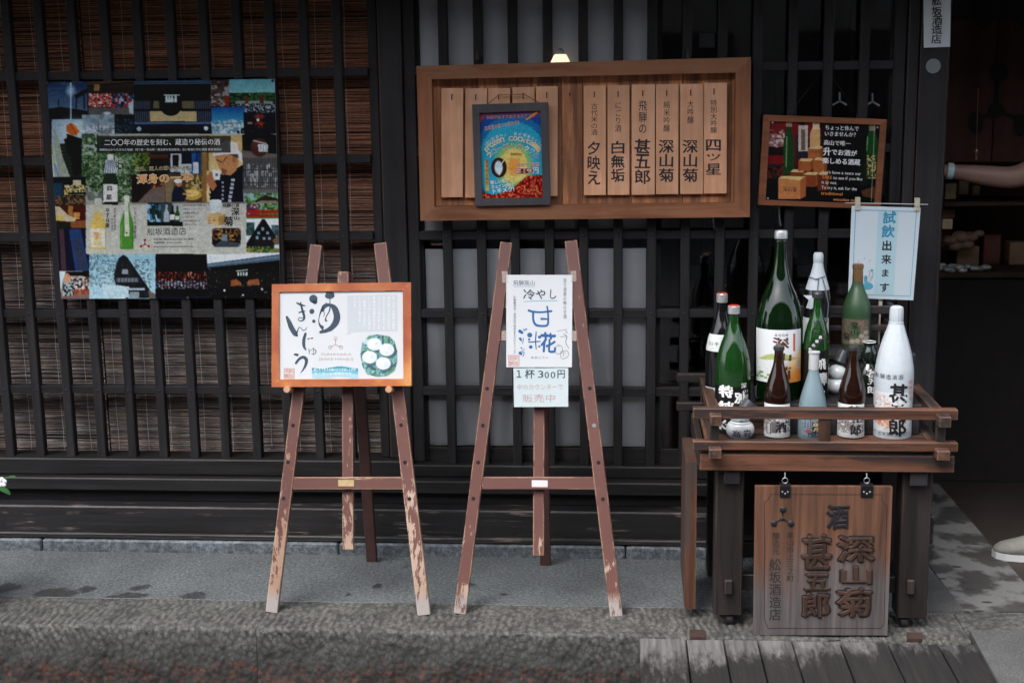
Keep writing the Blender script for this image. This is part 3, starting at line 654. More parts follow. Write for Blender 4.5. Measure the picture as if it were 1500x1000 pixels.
# street ground to the horizon, gutter, pavement
m = MB(); m.box(-120, 120, -160, -1.55, -0.14, -0.06); struct(m.build('street', 'asphalt'))
m = MB(); m.box(-120, 120, -1.55, -0.80, -0.46, -0.36); m.box(-120, 120, -1.60, -1.552, -0.5, -0.059); struct(m.build('gutter', 'curb_mat_dark'))
pv = MB(); pv.box(WALLX0 - 6, 3.6, -0.5925, 0.05, -0.2, -0.001, 0.0012); pv = struct(pv.build('pavement', 'pavement_mat'))
cb = bpy.data.objects.new('curb', None); COL.objects.link(cb); cb['kind'] = 'structure'; WPOS['curb'] = np.zeros(3)
for i, (a, b) in enumerate([(-4.6, -3.1), (-3.1, -1.101), (-1.0995, 1.02)]):
    rough_block('curb_stone', a, b, -0.82, -0.598, -0.42, 0.0, 'curb_mat', parent=cb, step=0.011)
rough_block('curb_stone', 1.024, 3.4, -0.735, -0.598, -0.42, -0.001, 'curb_mat_dark', parent=cb, step=0.02, amp=0.004)
# doorway floor: drip-marked concrete slab, dark floor beside it, dressed slabs in front
m = MB(); Pq = atz([1365, 1500, 1530, 1413, 1358, 1350], [690, 852, 895, 895, 823, 760], 0.004)
m.slab([tuple(Pq[0] + np.array([-.03, .5, 0]))] + [tuple(p) for p in Pq[1:]] + [], 0.06, (0, 0, 1)); struct(m.build('entrance_slab', 'drip_concrete'))
m = MB(); m.box(0.975, 3.4, -0.10, 3.4, -0.05, 0.0015); m.box(1.30, 3.4, -0.59, -0.10, -0.05, 0.0015); struct(m.build('entrance_floor', 'room_floor'))
m = MB(); Pq = atz([1340, 1358, 1413, 1340], [826, 826, 894, 894], 0.006); m.slab(Pq, 0.05, (0, 0, 1)); struct(m.build('paving_slab', 'slab_mat'))
m = MB(); Pq = atz([1420, 1560, 1700, 1480], [922, 922, 1030, 1030], 0.002); m.slab(Pq, 0.3, (0, 0, 1)); struct(m.build('paving_slab', 'slab_mat'))
m = MB(); m.box(1.052, 3.6, -1.55, -0.74, -0.40, -0.004); struct(m.build('paving_base', 'slab_mat'))

# ------------------------------------------------------------------ shop front
front = thing('shop_front', 'dark timber shop front with pillars, sills and baseboards around the lattice windows', 'building', (0, 0.1, 0))
def P(mb, name, mat, par=front, **k): return mb.build(name, mat, par, **k)
# foundation stones
xs = [-3.4, -2.05, -0.98, 0.02, 1.04]
for a, b in zip(xs[:-1], xs[1:]): P(MB().box(a + .002, b - .002, -0.160, 0.06, -0.05, 0.042, 0.006), 'foundation_stone', 'foundation_mat')
# baseboards and sills: each a long timber
P(MB().box(-3.4, 1.06, -0.132, 0.0, 0.046, 0.158, 0.004), 'baseboard', 'base_wood')
P(MB().box(-3.4, 1.06, -0.152, -0.134, 0.046, 0.064, 0.003), 'baseboard_rail', 'base_wood')
P(MB().box(-3.4, 1.06, -0.060, 0.02, 0.158, 0.206, 0.002), 'recessed_board', 'lattice_wood_h')
P(MB().box(-3.4, 1.06, -0.098, 0.0, 0.206, 0.2515, 0.004), 'lower_sill', 'sill_wood')
P(MB().box(-3.4, -0.733, -0.060, 0.06, 0.2535, 0.312, 0.004), 'window_sill', 'sill_wood')
P(MB().box(-0.727, 1.06, -0.050, 0.06, 0.2535, 0.296, 0.004), 'window_sill', 'sill_wood')
# pillars and jambs
P(MB().box(-0.812, -0.731, -0.020, 0.12, 0.313, 2.6, 0.004), 'pillar', 'pillar_wood')
P(MB().box(-0.847, -0.815, -0.008, 0.08, 0.313, 2.6, 0.003), 'jamb', 'lattice_wood_v')
P(MB().box(-0.728, -0.688, -0.012, 0.10, 0.297, 2.6, 0.003), 'jamb', 'lattice_wood_v')
P(MB().box(0.889, 0.929, -0.012, 0.10, 0.297, 2.6, 0.003), 'jamb', 'lattice_wood_v')
P(MB().box(0.932, 0.968, -0.022, 0.12, 0.2, 2.6, 0.003), 'jamb', 'pillar_wood')
# right pillar with a ragged, splintered arris
m = MB(); zs = np.linspace(0.0, 2.6, 130); vs = []
for z in zs:
    r_ = 0.0045 * max(0, mnoise.noise(Vector((3.1, 0, z * 9)))) + 0.003 * abs(mnoise.noise(Vector((7.7, 1, z * 33))))
    xr = 1.068 - (z > 0) * 0.002; vs += [(0.971, -0.03, z), (xr - .006 - r_, -0.03, z), (xr - r_ * .4, -0.03 + .006 + r_, z), (xr, 0.14, z), (0.971, 0.14, z)]
fs = [(i * 5 + k, i * 5 + (k + 1) % 5, (i + 1) * 5 + (k + 1) % 5, (i + 1) * 5 + k) for i in range(len(zs) - 1) for k in range(5)] + [(4, 3, 2, 1, 0), tuple(len(vs) - 5 + k for k in range(5))]
m.add(vs, fs); P(m, 'pillar', 'pillar_wood')
P(MB().box(2.35, 2.5, -0.03, 0.14, 0.0, 2.6, 0.004), 'pillar', 'pillar_wood')
P(MB().box(-3.4, 3.6, -0.05, 0.14, 2.30, 2.52, 0.006), 'lintel', 'lattice_wood_h')
P(MB().box(2.5, 3.6, 0.0, 0.14, 0.0, 2.3), 'wall', 'room_wood'); P(MB().box(-3.6, -3.4, -0.1, 0.14, 0.0, 2.5), 'wall', 'room_wood')
P(MB().box(-3.6, 3.8, 0.0, 0.14, 2.52, 4.6), 'wall', 'plaster')
# eave over the pavement: rafters, boards, tiles (above the picture; it shades the upper wall)
EV = MB()
for i in range(9):
    x = -3.5 + i * 0.9; EV.bar((x, 0.0, 2.58), (x, -0.98, 2.30), 0.06, 0.06, 0.004)
P(EV, 'rafters', 'lattice_wood_v')
m = MB(); m.slab([(-3.9, -1.05, 2.35), (4.1, -1.05, 2.35), (4.1, 0.0, 2.65), (-3.9, 0.0, 2.65)], 0.03, (0, -.24, .97)); P(m, 'roof', 'roof_tile')

# ------------------------------------------------------------------ lattice windows
UPW = 0.0155
def upright_mesh(name, z0, z1, par, x, w_=UPW, mat='lattice_wood_v', taper=True):
    m = MB(); m.box(x - w_, x + w_, -0.034, -0.002, z0, z1, 0.0028); return m.build(name, mat, par)
def lattice(name, label, xs, zr, x0, x1, z0, z1, group=None):
    t = thing(name, label, 'window', ((x0 + x1) / 2, 0, z0), group)
    src = upright_mesh('upright', z0, z1, t, xs[0])
    for x in xs[1:]: inst(src, t, (x - xs[0], 0, 0))
    src = MB().box(x0, x1, -0.024, 0.010, zr[0] - .0145, zr[0] + .0145, 0.002).build('crossbar', 'lattice_wood_h', t)
    for z in zr[1:]: inst(src, t, (0, 0, z - zr[0]))
    nm = MB()
    for x in xs:
        for z in zr: nm.ball((x + random.uniform(-.001, .001), -0.0335, z + random.uniform(-.0015, .0015)), 0.0048, 6, 1, .55, 1)
    stuff(nm.build('nail_heads', 'nail_iron', t)); return t
LX = [-2.199 + 0.1138 * k for k in range(-10, 12)]; ZR = [0.5565, 0.8315, 1.102, 1.366, 1.6565, 1.96]
latL = lattice('lattice_window', 'black lattice window over reddish reed blinds, behind the photo collage', LX, ZR, -3.39, -0.848, 0.300, 2.3)
MX = [-0.59, -0.473, -0.358, -0.241, -0.124, -0.0075, 0.106, 0.2185, 0.334, 0.448, 0.563, 0.677, 0.793]
ZR2 = [0.5565, 0.8315, 1.102, 1.386, 1.655]
latM = lattice('lattice_window', 'black lattice window with glass behind the easels, menu board and sake cart', MX, ZR2, -0.687, 0.888, 0.285, 2.3)

# reed blinds hang behind the left lattice
def blind(label, x0, x1, z0, z1, Y, seed):
    rs = np.random.RandomState(seed); t = thing('reed_blind', label, 'blind', ((x0 + x1) / 2, Y, z0), 'reed blinds behind the left lattice')
    m = MB(); z = z0; nseg = max(3, int((x1 - x0) / 0.055))
    while z < z1:
        ny = rs.uniform(-.0015, .0015); r_ = rs.uniform(.0010, .0019); greyed = min(1, max(0, (1.32 - z) / 0.45)); dz = rs.uniform(-.0012, .0012)
        base = np.array([0.42, 0.20, 0.118]) * (1 - greyed) + np.array([0.19, 0.146, 0.128]) * greyed  # reeds grade from red-brown to grey lower down
        if rs.rand() < 0.12: base = base * 0.25
        xs_ = np.linspace(x0, x1, nseg + 1); pz = z + dz + np.cumsum(rs.uniform(-.0006, .0006, nseg + 1)); vs = []; cs = []
        tone = 1.0
        for i, x in enumerate(xs_):
            if i and rs.rand() < .35: tone = rs.uniform(.45, 1.5)
            g = base * tone
            if greyed > .4 and rs.rand() < 0.10: g = np.array([0.34, 0.33, 0.34]) * rs.uniform(.6, 1.2)  # pale glints painted onto some of the lower reeds
            if rs.rand() < 0.05: g = base * np.array([2.0, 1.6, 1.2])
            y = Y + ny + rs.uniform(-.0006, .0006)
            vs += [(x, y, pz[i] + r_), (x, y - r_, pz[i]), (x, y, pz[i] - r_)]; cs += [g] * 3
        b = len(m.v); m.v += vs; m.c += [tuple(c) for c in cs]
        for i in range(nseg): 
            for k in (0, 1): m.f.append((b + i * 3 + k, b + i * 3 + k + 1, b + (i + 1) * 3 + k + 1, b + (i + 1) * 3 + k)); m.smooth.append(False)
        z += 0.0028
    stuff(m.build('reeds', 'reed', t))
    x = x0 + 0.03; th = None
    while x < x1 - .01:
        m = MB(); n = 26; m.tube([(x + rs.uniform(-.0012, .0012) + .0015 * math.sin(i * .8 + x * 9), Y - .0026, z0 + (z1 - z0) * i / n) for i in range(n + 1)], 0.0009, 4, False); m.build('thread', 'thread', t)
        x += rs.uniform(.085, .125)
    MB().box(x0, x1, Y + .003, Y + .006, z0, z1).build('backing', 'room_dark', t)
blind('reed blind at the far left, hanging behind the lattice beside the collage', -3.38, -1.86, 0.315, 2.28, 0.055, 3)
blind('reed blind behind the collage poster and below it', -1.853, -1.29, 0.315, 2.28, 0.051, 5)
blind('reed blind behind the lattice between the collage and the pillar', -1.287, -0.83, 0.315, 2.28, 0.055, 9)

# sliding glass sashes behind the right lattice
def sash(label, x0, x1, mat):
    t = thing('sliding_sash', label, 'window sash', ((x0 + x1) / 2, 0.04, 0.29), 'sliding sashes behind the right lattice')
    MB().box(x0, x0 + .022, 0.012, 0.042, 0.29, 2.29, .002).build('stile', 'lattice_wood_v', t); MB().box(x1 - .022, x1, 0.012, 0.042, 0.29, 2.29, .002).build('stile', 'lattice_wood_v', t)
    MB().box(x0 + .022, x1 - .022, 0.012, 0.042, 0.29, 0.345, .002).build('rail', 'lattice_wood_h', t); MB().box(x0 + .022, x1 - .022, 0.012, 0.042, 2.24, 2.29, .002).build('rail', 'lattice_wood_h', t)
    MB().box(x0 + .02, x1 - .02, 0.017, 0.020, 0.345, 2.24).build('pane', mat, t); return t
sash('glazed sash with white curtains behind it, behind the two easels', -0.700, 0.112, 'curtain_glass'); sash('dark glazed sash showing the shop interior behind the sake cart', 0.090 + .026, 0.905, 'window_glass')
# white curtains behind the glass
def curtain(label, z0, z1, x0=-0.676, x1=0.088, Y=0.030):
    nx, nz = 150, 20; vs = []
    for i in range(nx + 1):
        x = x0 + (x1 - x0) * i / nx
        for j in range(nz + 1):
            z = z0 + (z1 - z0) * j / nz; f = j / nz
            y = Y + 0.0022 * math.sin(x * 34 + .6 * math.sin(z * 5)) + 0.002 * math.sin(x * 83 + 2) + 0.0018 * mnoise.noise(Vector((x * 12, 0, z * 5)))
            if abs(z - (z0 + .42 * (z1 - z0))) < .02: y += .0015
            vs.append((x, y, z))
    m = MB().add(vs, [(i * (nz + 1) + j, (i + 1) * (nz + 1) + j, (i + 1) * (nz + 1) + j + 1, i * (nz + 1) + j + 1) for i in range(nx) for j in range(nz)], None, True)
    return tag(m.build('curtain', 'curtain_cloth', None, sharp=80), label, 'curtain')
curtain('white half curtain behind the glass below the menu board', 0.348, 1.05)
curtain('grey-white upper curtain behind the glass, above and behind the menu board', 1.095, 2.235)

# ------------------------------------------------------------------ inside the shop
room = thing('shop_room', 'dim timber shop interior seen through the glass and the open doorway', 'room', (1.0, 1.5, 0))
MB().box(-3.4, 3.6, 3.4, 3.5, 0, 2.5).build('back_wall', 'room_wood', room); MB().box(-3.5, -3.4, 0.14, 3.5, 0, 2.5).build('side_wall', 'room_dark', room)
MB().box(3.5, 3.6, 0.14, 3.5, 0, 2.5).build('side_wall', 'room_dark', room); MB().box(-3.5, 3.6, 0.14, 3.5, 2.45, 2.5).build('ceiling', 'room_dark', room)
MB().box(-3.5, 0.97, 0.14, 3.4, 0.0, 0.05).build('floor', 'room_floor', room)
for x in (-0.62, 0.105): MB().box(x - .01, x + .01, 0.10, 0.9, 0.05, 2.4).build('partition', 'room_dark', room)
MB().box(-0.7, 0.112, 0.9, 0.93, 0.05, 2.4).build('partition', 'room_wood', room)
# a low panelled cupboard and things behind the dark panes
cup = thing('cupboard', 'low reddish-brown wooden cupboard behind the dark glass left of the sake cart', 'cupboard', (0.25, 0.25, 0.05))
MB().box(0.118, 0.42, 0.16, 0.45, 0.05, 0.56, .004).build('carcass', 'brown_panel_wood', cup); MB().box(0.118, 0.44, 0.14, 0.47, 0.562, 0.585, .004).build('top', 'room_wood', cup); MB().box(0.26, 0.266, 0.152, 0.159, 0.08, 0.54).build('door_gap', 'room_dark', cup)
ct = thing('counter', 'brown counter deep in the shop behind the glass', 'counter', (0.6, 0.9, 0.05))
MB().box(0.3, 0.95, 0.8, 1.2, 0.05, 0.80, .005).build('body', 'brown_panel_wood', ct); MB().box(0.28, 0.97, 0.76, 1.22, 0.802, 0.83, .004).build('top', 'room_wood', ct)
def simple_bottle(label, c, h, r, mat, grp='bottles behind the dark glass'):
    m = MB(); m.lathe(c, [(r * .95, 0), (r, .01), (r, h * .5), (r * .8, h * .66), (r * .36, h * .8), (r * .3, h)], 20); return tag(m.build('display_bottle', mat), label, 'bottle', grp)
simple_bottle('dark bottle on the counter behind the glass, just left of the big green bottle', (0.36, 0.84, 0.83), 0.32, .04, 'black_glass')
simple_bottle('brown bottle on the counter behind the glass, right of the big green bottle', (0.62, 0.84, 0.83), 0.34, .045, 'brown_glass')
simple_bottle('dark bottle on the cupboard behind the glass, just right of the curtain', (0.30, 0.24, 0.585), 0.30, .035, 'black_glass')
o = MB(); q = at([1024, 1047, 1047, 1024], [49, 49, 70, 70], 0.35); o.slab(q, .004, (0, -1, 0)); tag(o.build('notice', 'plate_white'), 'small blurred white notice hanging inside the dark window above the menu board', 'notice')
o = MB(); q = at([1045, 1066, 1066, 1045], [540, 540, 556, 556], 0.20); 
# etched emblems on the dark glass
pl = wallplane(0.0165)
for (cx, cy, lb) in ((1230, 148, 'left of the two'), (1278, 149, 'right of the two')):
    em = MB()
    for a in (90, 210, 330):
        x1, y1 = cx + 11 * math.cos(R(a)), cy - 11 * math.sin(R(a)); brush(em, pl, [(cx, cy, 2.4), (x1, y1, 2.8)], off=.001, n=2)
    tag(em.build('window_emblem', 'sticker'), 'pale three-armed emblem on the dark glass above the cup poster, ' + lb, 'emblem', 'emblems on the dark glass')
# small lit lamp above the menu board
lp = at(822, 92, 0.0); lt = thing('lamp', 'small lit cream lamp shade peeping over the top edge of the menu board', 'lamp', (lp[0], -0.02, lp[2]))
k = ppm(lp); m = MB(); m.lathe((lp[0], -0.064, lp[2] - .005), [(15 / k, 0), (14.5 / k, .004), (9.0 / k, .029), (8 / k, .031)], 20); m.build('shade', 'lamp_shade', lt)
m = MB(); m.lathe((lp[0], -0.064, lp[2] + .026), [(6 / k, 0), (5.5 / k, .012), (2 / k, .02)], 16); m.build('cap', 'lamp_cap', lt)
MB().box(lp[0] - .004, lp[0] + .004, -0.064, 0.0, lp[2] + .028, lp[2] + .034).build('bracket', 'iron', lt)

# doorway: noren curtain, counter with packages, pendant
nr = thing('noren', 'brown shop curtain with a black three-lobed emblem in the open doorway', 'shop curtain', (1.6, 0.5, 2.0))
NY = 0.5; NP = wallplane(NY)
def npt(px, py, off): 
    P_ = NP.p(px, py, 0); P_ = P_.copy(); P_[..., 1] = NY - off + 0.012 * np.sin(P_[..., 0] * 26) + 0.006 * np.sin(P_[..., 0] * 61 + 1); return P_
A0 = at(1330, 238, NY); A1 = at(1500, 0, NY); zt = 2.3
for i in range(4):
    xa = 1.02 + i * 0.335; xb = xa + 0.33; vs = []; nx = 40; nz = 8
    for a in range(nx + 1):
        x = xa + (xb - xa) * a / nx
        for b in range(nz + 1): z = A0[2] + (zt - A0[2]) * b / nz; vs.append((x, NY + 0.012 * math.sin(x * 26) + 0.006 * math.sin(x * 61 + 1), z))
    MB().add(vs, [(a * (nz + 1) + b, (a + 1) * (nz + 1) + b, (a + 1) * (nz + 1) + b + 1, a * (nz + 1) + b + 1) for a in range(nx) for b in range(nz)], None, True).build('panel', 'noren_cloth', nr, sharp=80)
em = MB(); o_ = .003
dab(em, npt, 1462, 106, 13, 14, o_); dab(em, npt, 1430, 180, 11, 17, o_); dab(em, npt, 1495, 184, 13, 16, o_); dab(em, npt, 1458, 162, 12, 11, o_)
brush(em, npt, [(1460, 112, 7), (1459, 135, 6), (1458, 160, 8)], o_, 3); brush(em, npt, [(1458, 162, 8), (1445, 170, 7), (1434, 172, 8)], o_, 3); brush(em, npt, [(1458, 162, 8), (1475, 169, 6), (1490, 174, 8)], o_, 3)
em.build('emblem', 'noren_black', nr)
m = MB(); vs = []; XS = np.linspace(1380, 1720, 60)      # scalloped black valance
top = [npt(x, -60, .008) for x in XS]; bot = [npt(x, 41 - 20 * abs(math.sin((x - 1440) * math.pi / 62)) ** .7 + 8, .008) for x in XS]
m.add([tuple(p) for p in top] + [tuple(p) for p in bot], [(i, i + 1, 61 + i - 0, 60 + i) for i in range(59)], None, True); m.build('valance', 'noren_black', nr)
pd = MB(); a, b = at(1433, 130, 0.3), at(1430, 222, 0.3); pd.tube([a, b], .0012, 5); pt = thing('pendant', 'thin gold cord with a little charm hanging in front of the shop curtain', 'charm', b)
pd.build('cord', 'cap_gold', pt); m = MB(); m.ball(b, .008, 10, 1, 1, 1.6); m.lathe(b - np.array([0, 0, .03]), [(.006, 0), (.008, .008), (.003, .018)], 12); m.build('charm', 'cap_gold', pt)
plain('goods_dim', (0.25, 0.16, 0.11), .6, var=.4, vs=40)
# sales counter with packets
sc = thing('sales_counter', 'dark counter in the doorway carrying boxes of goods', 'counter', (1.5, 0.9, 0))
cz = at(1400, 400, .8)[2]
MB().box(1.02, 1.75, 0.80, 1.15, 0.0, cz - .02, .004).build('body', 'room_dark', sc); MB().box(1.0, 1.78, 0.78, 1.18, cz - .018, cz + .01, .004).build('top', 'room_wood', sc)
MB().box(1.0, 3.0, 1.55, 1.6, 0.3, 1.9).build('shelf_back', 'brown_panel_wood', sc)
def box_px(name, label, cat, mat, x0, y0, x1, y1, Y, d=0.08, grp=None):
    a = at(x0, y1, Y); b = at(x1, y0, Y); m = MB(); m.box(a[0], b[0], Y, Y + d, a[2], b[2], .003); return tag(m.build(name, mat), label, cat, grp)
box_px('packet', 'bright cream packet on the counter just right of the pillar, under the arm', 'packet', 'box_cream', 1384, 268, 1402, 292, 0.80, grp='packets on the doorway counter')
box_px('packet', 'pale packet on the counter, second from the pillar under the arm', 'packet', 'box_cream', 1404, 262, 1420, 285, 0.84, grp='packets on the doorway counter')
box_px('packet', 'small pale packet on the counter, third from the pillar under the arm', 'packet', 'box_cream', 1424, 272, 1436, 286, 0.84, grp='packets on the doorway counter')
sh = at([1378, 1470], [294, 286], 0.8); m = MB(); m.box(sh[0][0], sh[1][0] + .3, 0.74, 0.98, sh[0][2] - .018, sh[0][2], .006); tag(m.build('shelf', 'room_wood'), 'rounded dark wooden shelf below the arm in the doorway', 'shelf')
box_px('package', 'yellow package coloured as lit at the pillar edge, lower of the two by the doorway', 'package', 'box_cream', 1380, 321, 1396, 336, 0.80, grp='goods stacked in the doorway')
box_px('package', 'reddish-brown carton above the yellow package at the pillar edge', 'carton', 'box_brown', 1380, 306, 1400, 320, 0.81, grp='goods stacked in the doorway')
m = MB()
for (x, y, r_) in ((1392, 352, .03), (1406, 347, .034), (1421, 347, .03), (1434, 342, .02), (1399, 360, .03), (1415, 358, .03)): m.ball(at(x, y, .86), r_, 10, 1.1, 1, .7)
stuff(tag(m.build('goods_heap', 'goods_dim'), 'crumpled wrapped goods heaped on the doorway counter', 'wrapped goods'))
for i, (x, y) in enumerate(((1402, 306), (1424, 306), (1444, 308), (1404, 320), (1440, 322))):
    box_px('display_card', ('dark picture card %s in the rack behind the doorway counter' % ('at upper left', 'at upper middle', 'at upper right', 'at lower left', 'at lower right')[i]), 'card', 'room_dark', x - 8, y - 5, x + 8, y + 5, 1.0, .01, 'picture cards in the doorway rack')
m = MB(); q0 = at(1378, 399, .77); q1 = at(1455, 391, .77)
for i in range(14):
    a = q0 + (q1 - q0) * i / 14; m.ball((a[0], .80 + .03 * math.sin(i * 2), cz + .02 + .008 * math.sin(i * 1.7)), .018, 8, 1.2, 1, .6)
stuff(tag(m.build('sweets_heap', 'foil'), 'heap of wrapped sweets glinting on the doorway counter', 'sweets'))

rs = np.random.RandomState(21)
plain('goods_red', (0.14, 0.04, 0.025), .6, var=.3); plain('goods_tan', (0.30, 0.18, 0.10), .6, var=.3)
for i, (x, w_, h, Yg, zz, mt) in enumerate([(1.22, .07, .10, .95, 0, 'goods_tan'), (1.31, .06, .14, 1.0, 0, 'goods_red'), (1.39, .09, .08, .92, 0, 'goods_tan'), (1.50, .07, .12, .98, 0, 'goods_red'), (1.60, .08, .09, .95, 0, 'goods_tan')]):
    m = MB(); m.box(x - w_ / 2, x + w_ / 2, Yg, Yg + .08, cz + .011, cz + .011 + h, .004); tag(m.build('gift_box', mt), 'dim gift box on the doorway counter, ' + ('nearest the pillar', 'second from the pillar', 'third from the pillar', 'fourth from the pillar', 'farthest from the pillar')[i], 'box', 'gift boxes on the doorway counter')
# ------------------------------------------------------------------ houses across the street (behind the camera; they shade and mirror)
def house(label, x0, x1, y0, y1, h, mat):
    t = thing('house', label, 'house', ((x0 + x1) / 2, (y0 + y1) / 2, 0), 'houses across the street behind the viewer'); s_ = 1
    MB().box(x0, x1, y0, y1, -.06, h, 0.0).build('wall', mat, t)
    MB().slab([(x0 - .2, y1 + .8, h - .15), (x1 + .2, y1 + .8, h - .15), (x1 + .2, (y0 + y1) / 2, h + 1.3), (x0 - .2, (y0 + y1) / 2, h + 1.3)], .12, (0, .5, .85)).build('roof', 'roof_tile', t)
    n = int((x1 - x0) / 1.6)
    for i in range(n):
        x = x0 + (i + .5) * (x1 - x0) / n; MB().box(x - .5, x + .5, y1 + .002, y1 + .04, .9, 2.1, .01).build('window', 'window_dark' if 'window_dark' in MATS else 'room_dark', t)
house('dark timber house across the street on the left', -6.2, -1.9, -14.5, -10.4, 6.0, 'room_wood')
house('long dark timber house across the street at the far left', -18, -6.3, -14.5, -10.4, 6.0, 'room_wood')
house('long dark timber house across the street at the far right', 7.5, 19, -14.5, -10.4, 6.0, 'room_wood')
house('plastered house across the street in the middle', -1.8, 3.2, -14.5, -10.4, 6.0, 'plaster')
house('dark timber house across the street on the right', 3.3, 7.4, -14.5, -10.4, 6.0, 'room_wood')

# ================================================================== MENU BOARD AND PLAQUES
def gpt(z, x0, y0, s): return [(x0 + a / s, y0 + b / s, *r_) if r_ else (x0 + a / s, y0 + b / s) for (a, b, *r_) in z]
BF = wallplane(-0.105); BB = wallplane(-0.062)
bc = at(855, 320, -0.105); bt = thing('menu_board', 'large brown wooden menu board in a thick mitred frame, hung high on the lattice', 'board', (bc[0], -0.08, bc[2]))
O_ = [(610, 97), (1100, 84), (1098.5, 318), (616, 323.5)]; I_ = [(632, 116.5), (1078, 106.5), (1075.5, 297.5), (636.5, 303)]
for i, mt in ((0, 'board_frame_h'), (1, 'board_frame_v'), (2, 'board_frame_h'), (3, 'board_frame_v')):
    j = (i + 1) % 4; a, b, c, d = [np.array(v, float) for v in (O_[i], O_[j], I_[j], I_[i])]; g = (b - a) / np.linalg.norm(b - a) * 0.35
    m = MB(); q = np.array([a + g * 0, b, c, d]); m.slab(BF.p(q[:, 0], q[:, 1]), 0.055, BF.n); m.build('frame_board', mt, bt)
m = MB(); slabpx(m, BF, [(636, 313), (1076, 307), (1074, 309), (636, 315)], -0.050, -0.048); 
seams = [(624, 628), (700, 703), (789, 790), (822, 824), (853, 853), (924, 925), (1000, 1000), (1072, 1070), (1086, 1085)]
for (a, a2), (b, b2) in zip(seams[:-1], seams[1:]):
    m = MB(); slabpx(m, BB, [(a + .4, 101), (b - .4, 101), (b2 - .4, 312), (a2 + .4, 312)], -0.012 - random.uniform(0, .0015), -random.uniform(0, .002)); m.build('back_plank', 'board_back', bt)
PP = wallplane(-0.080)
def plaque(q, label, small=None, big=None, sy=(0, 0), by=(0, 0), sw=9.5, bw=22, cx=None, hook=True, bfit=True):
    (x0, x1, yt, yb) = q; c = PP.p((x0 + x1) / 2, yb); t = thing('wooden_plaque', label, 'plaque', c, 'wooden name plaques on the menu board')
    m = MB(); sk = random.uniform(-.4, .4); a = PP.p(np.array([x0, x1, x1 + sk, x0 + sk]), np.array([yt, yt - .4, yb - .6, yb]))
    ctr = a.mean(0) + np.array([0, .004, 0]); ux = a[1] - a[0]; uz = a[0] - a[3]; m.obox(ctr, (np.linalg.norm(ux) / 2, .0045, np.linalg.norm(uz) / 2), (ux / np.linalg.norm(ux), (0, 1, 0), uz / np.linalg.norm(uz)), .0012); m.build('board', 'plaque_wood', t)
    cx = cx or (x0 + x1) / 2; m = MB(); h = PP.p(cx, yt + 11.5); m.tube([h + np.array([0, .004, .006]), h + np.array([0, -.012, .006]), h + np.array([0, -.014, .002]), h + np.array([0, -.014, -.012])], .0018, 6); m.build('hook', 'iron', t)
    if small or big:
        m = MB()
        if small: column(m, PP, small, cx, sy[0], sy[1], sw, off=.0006, bold=.012, hh=.95); m.build('small_lettering', 'ink', t); m = MB()
        if big:
            n = len(big); h_ = (by[1] - by[0]) / n
            for i, ch in enumerate(big): m = MB(); put(m, PP, ch, cx - .5, by[0] + h_ * (i + .5), bw * (0.9 if ch in '山ツ' else 1), h_ * (0.62 if ch in 'ツ' else .97), off=.0006, bold=.035, fit=True, warp=.035); m.build('character', 'ink', t)
for i, q in enumerate([(646.5, 678.5, 129.7, 289.5), (681.5, 713.5, 130, 290), (715, 747, 129.6, 289), (750.5, 783, 128.2, 288.5), (785, 817, 127, 287.8)]):
    plaque(q, ['blank wooden plaque nearest the left end of the menu board', 'blank wooden plaque second from the left end, partly behind the cocktail poster', 'blank plaque behind the left half of the cocktail poster', 'blank plaque behind the right half of the cocktail poster', 'blank plaque at the right side of the cocktail poster'][i])
plaque((855, 887.5, 126, 286.3), 'plaque lettered with the evening glow rice sake, leftmost of the lettered six', '古代米の酒', '夕映え', (151, 199), (206, 271), cx=870.5, bw=19)
plaque((889.7, 922, 125.6, 286), 'plaque for cloudy sake with three rough brush characters, second of the lettered six', 'にごり酒', '白無垢', (149, 194), (206, 267), cx=905.5, bw=20)
plaque((925, 959.6, 124.3, 285.8), 'plaque with the widest, boldest characters, third of the lettered six', '飛騨の', '甚五郎', (147, 197), (203, 270), cx=941.5, bw=23.5, sw=12)
plaque((961, 994, 124, 285), 'plaque for junmai ginjo with three bold characters, fourth of the lettered six', '純米吟醸', '深山菊', (148, 194), (204, 267), cx=976.5, bw=23)
plaque((996, 1030, 123.5, 284.7), 'plaque for daiginjo with a three character subtitle, fifth of the lettered six', '大吟醸', '深山菊', (147, 182), (204, 267), cx=1011.5, bw=23)
plaque((1031, 1065, 122, 284), 'plaque for special daiginjo lettered four stars, rightmost on the menu board', '特別大吟醸', '四ツ星', (146, 196), (204, 257), cx=1045.5, bw=23)
m = MB(); h = BB.p(835, 138); m.tube([h + np.array([0, .0, .004]), h + np.array([0, -.016, .004]), h + np.array([0, -.018, -.006])], .002, 6); m.build('hook', 'iron', bt)
for (x, y) in ((700, 84), (1007, 82)):
    h = at(x, y, -.06); m = MB(); m.box(h[0] - .006, h[0] + .006, -.09, -.035, h[2] - .010, h[2] + .006, .001); m.tube([h + np.array([0, -.03, 0]), h + np.array([0, -.03, .022])], .003, 6); m.build('hanging_bracket', 'rusty_iron', bt)

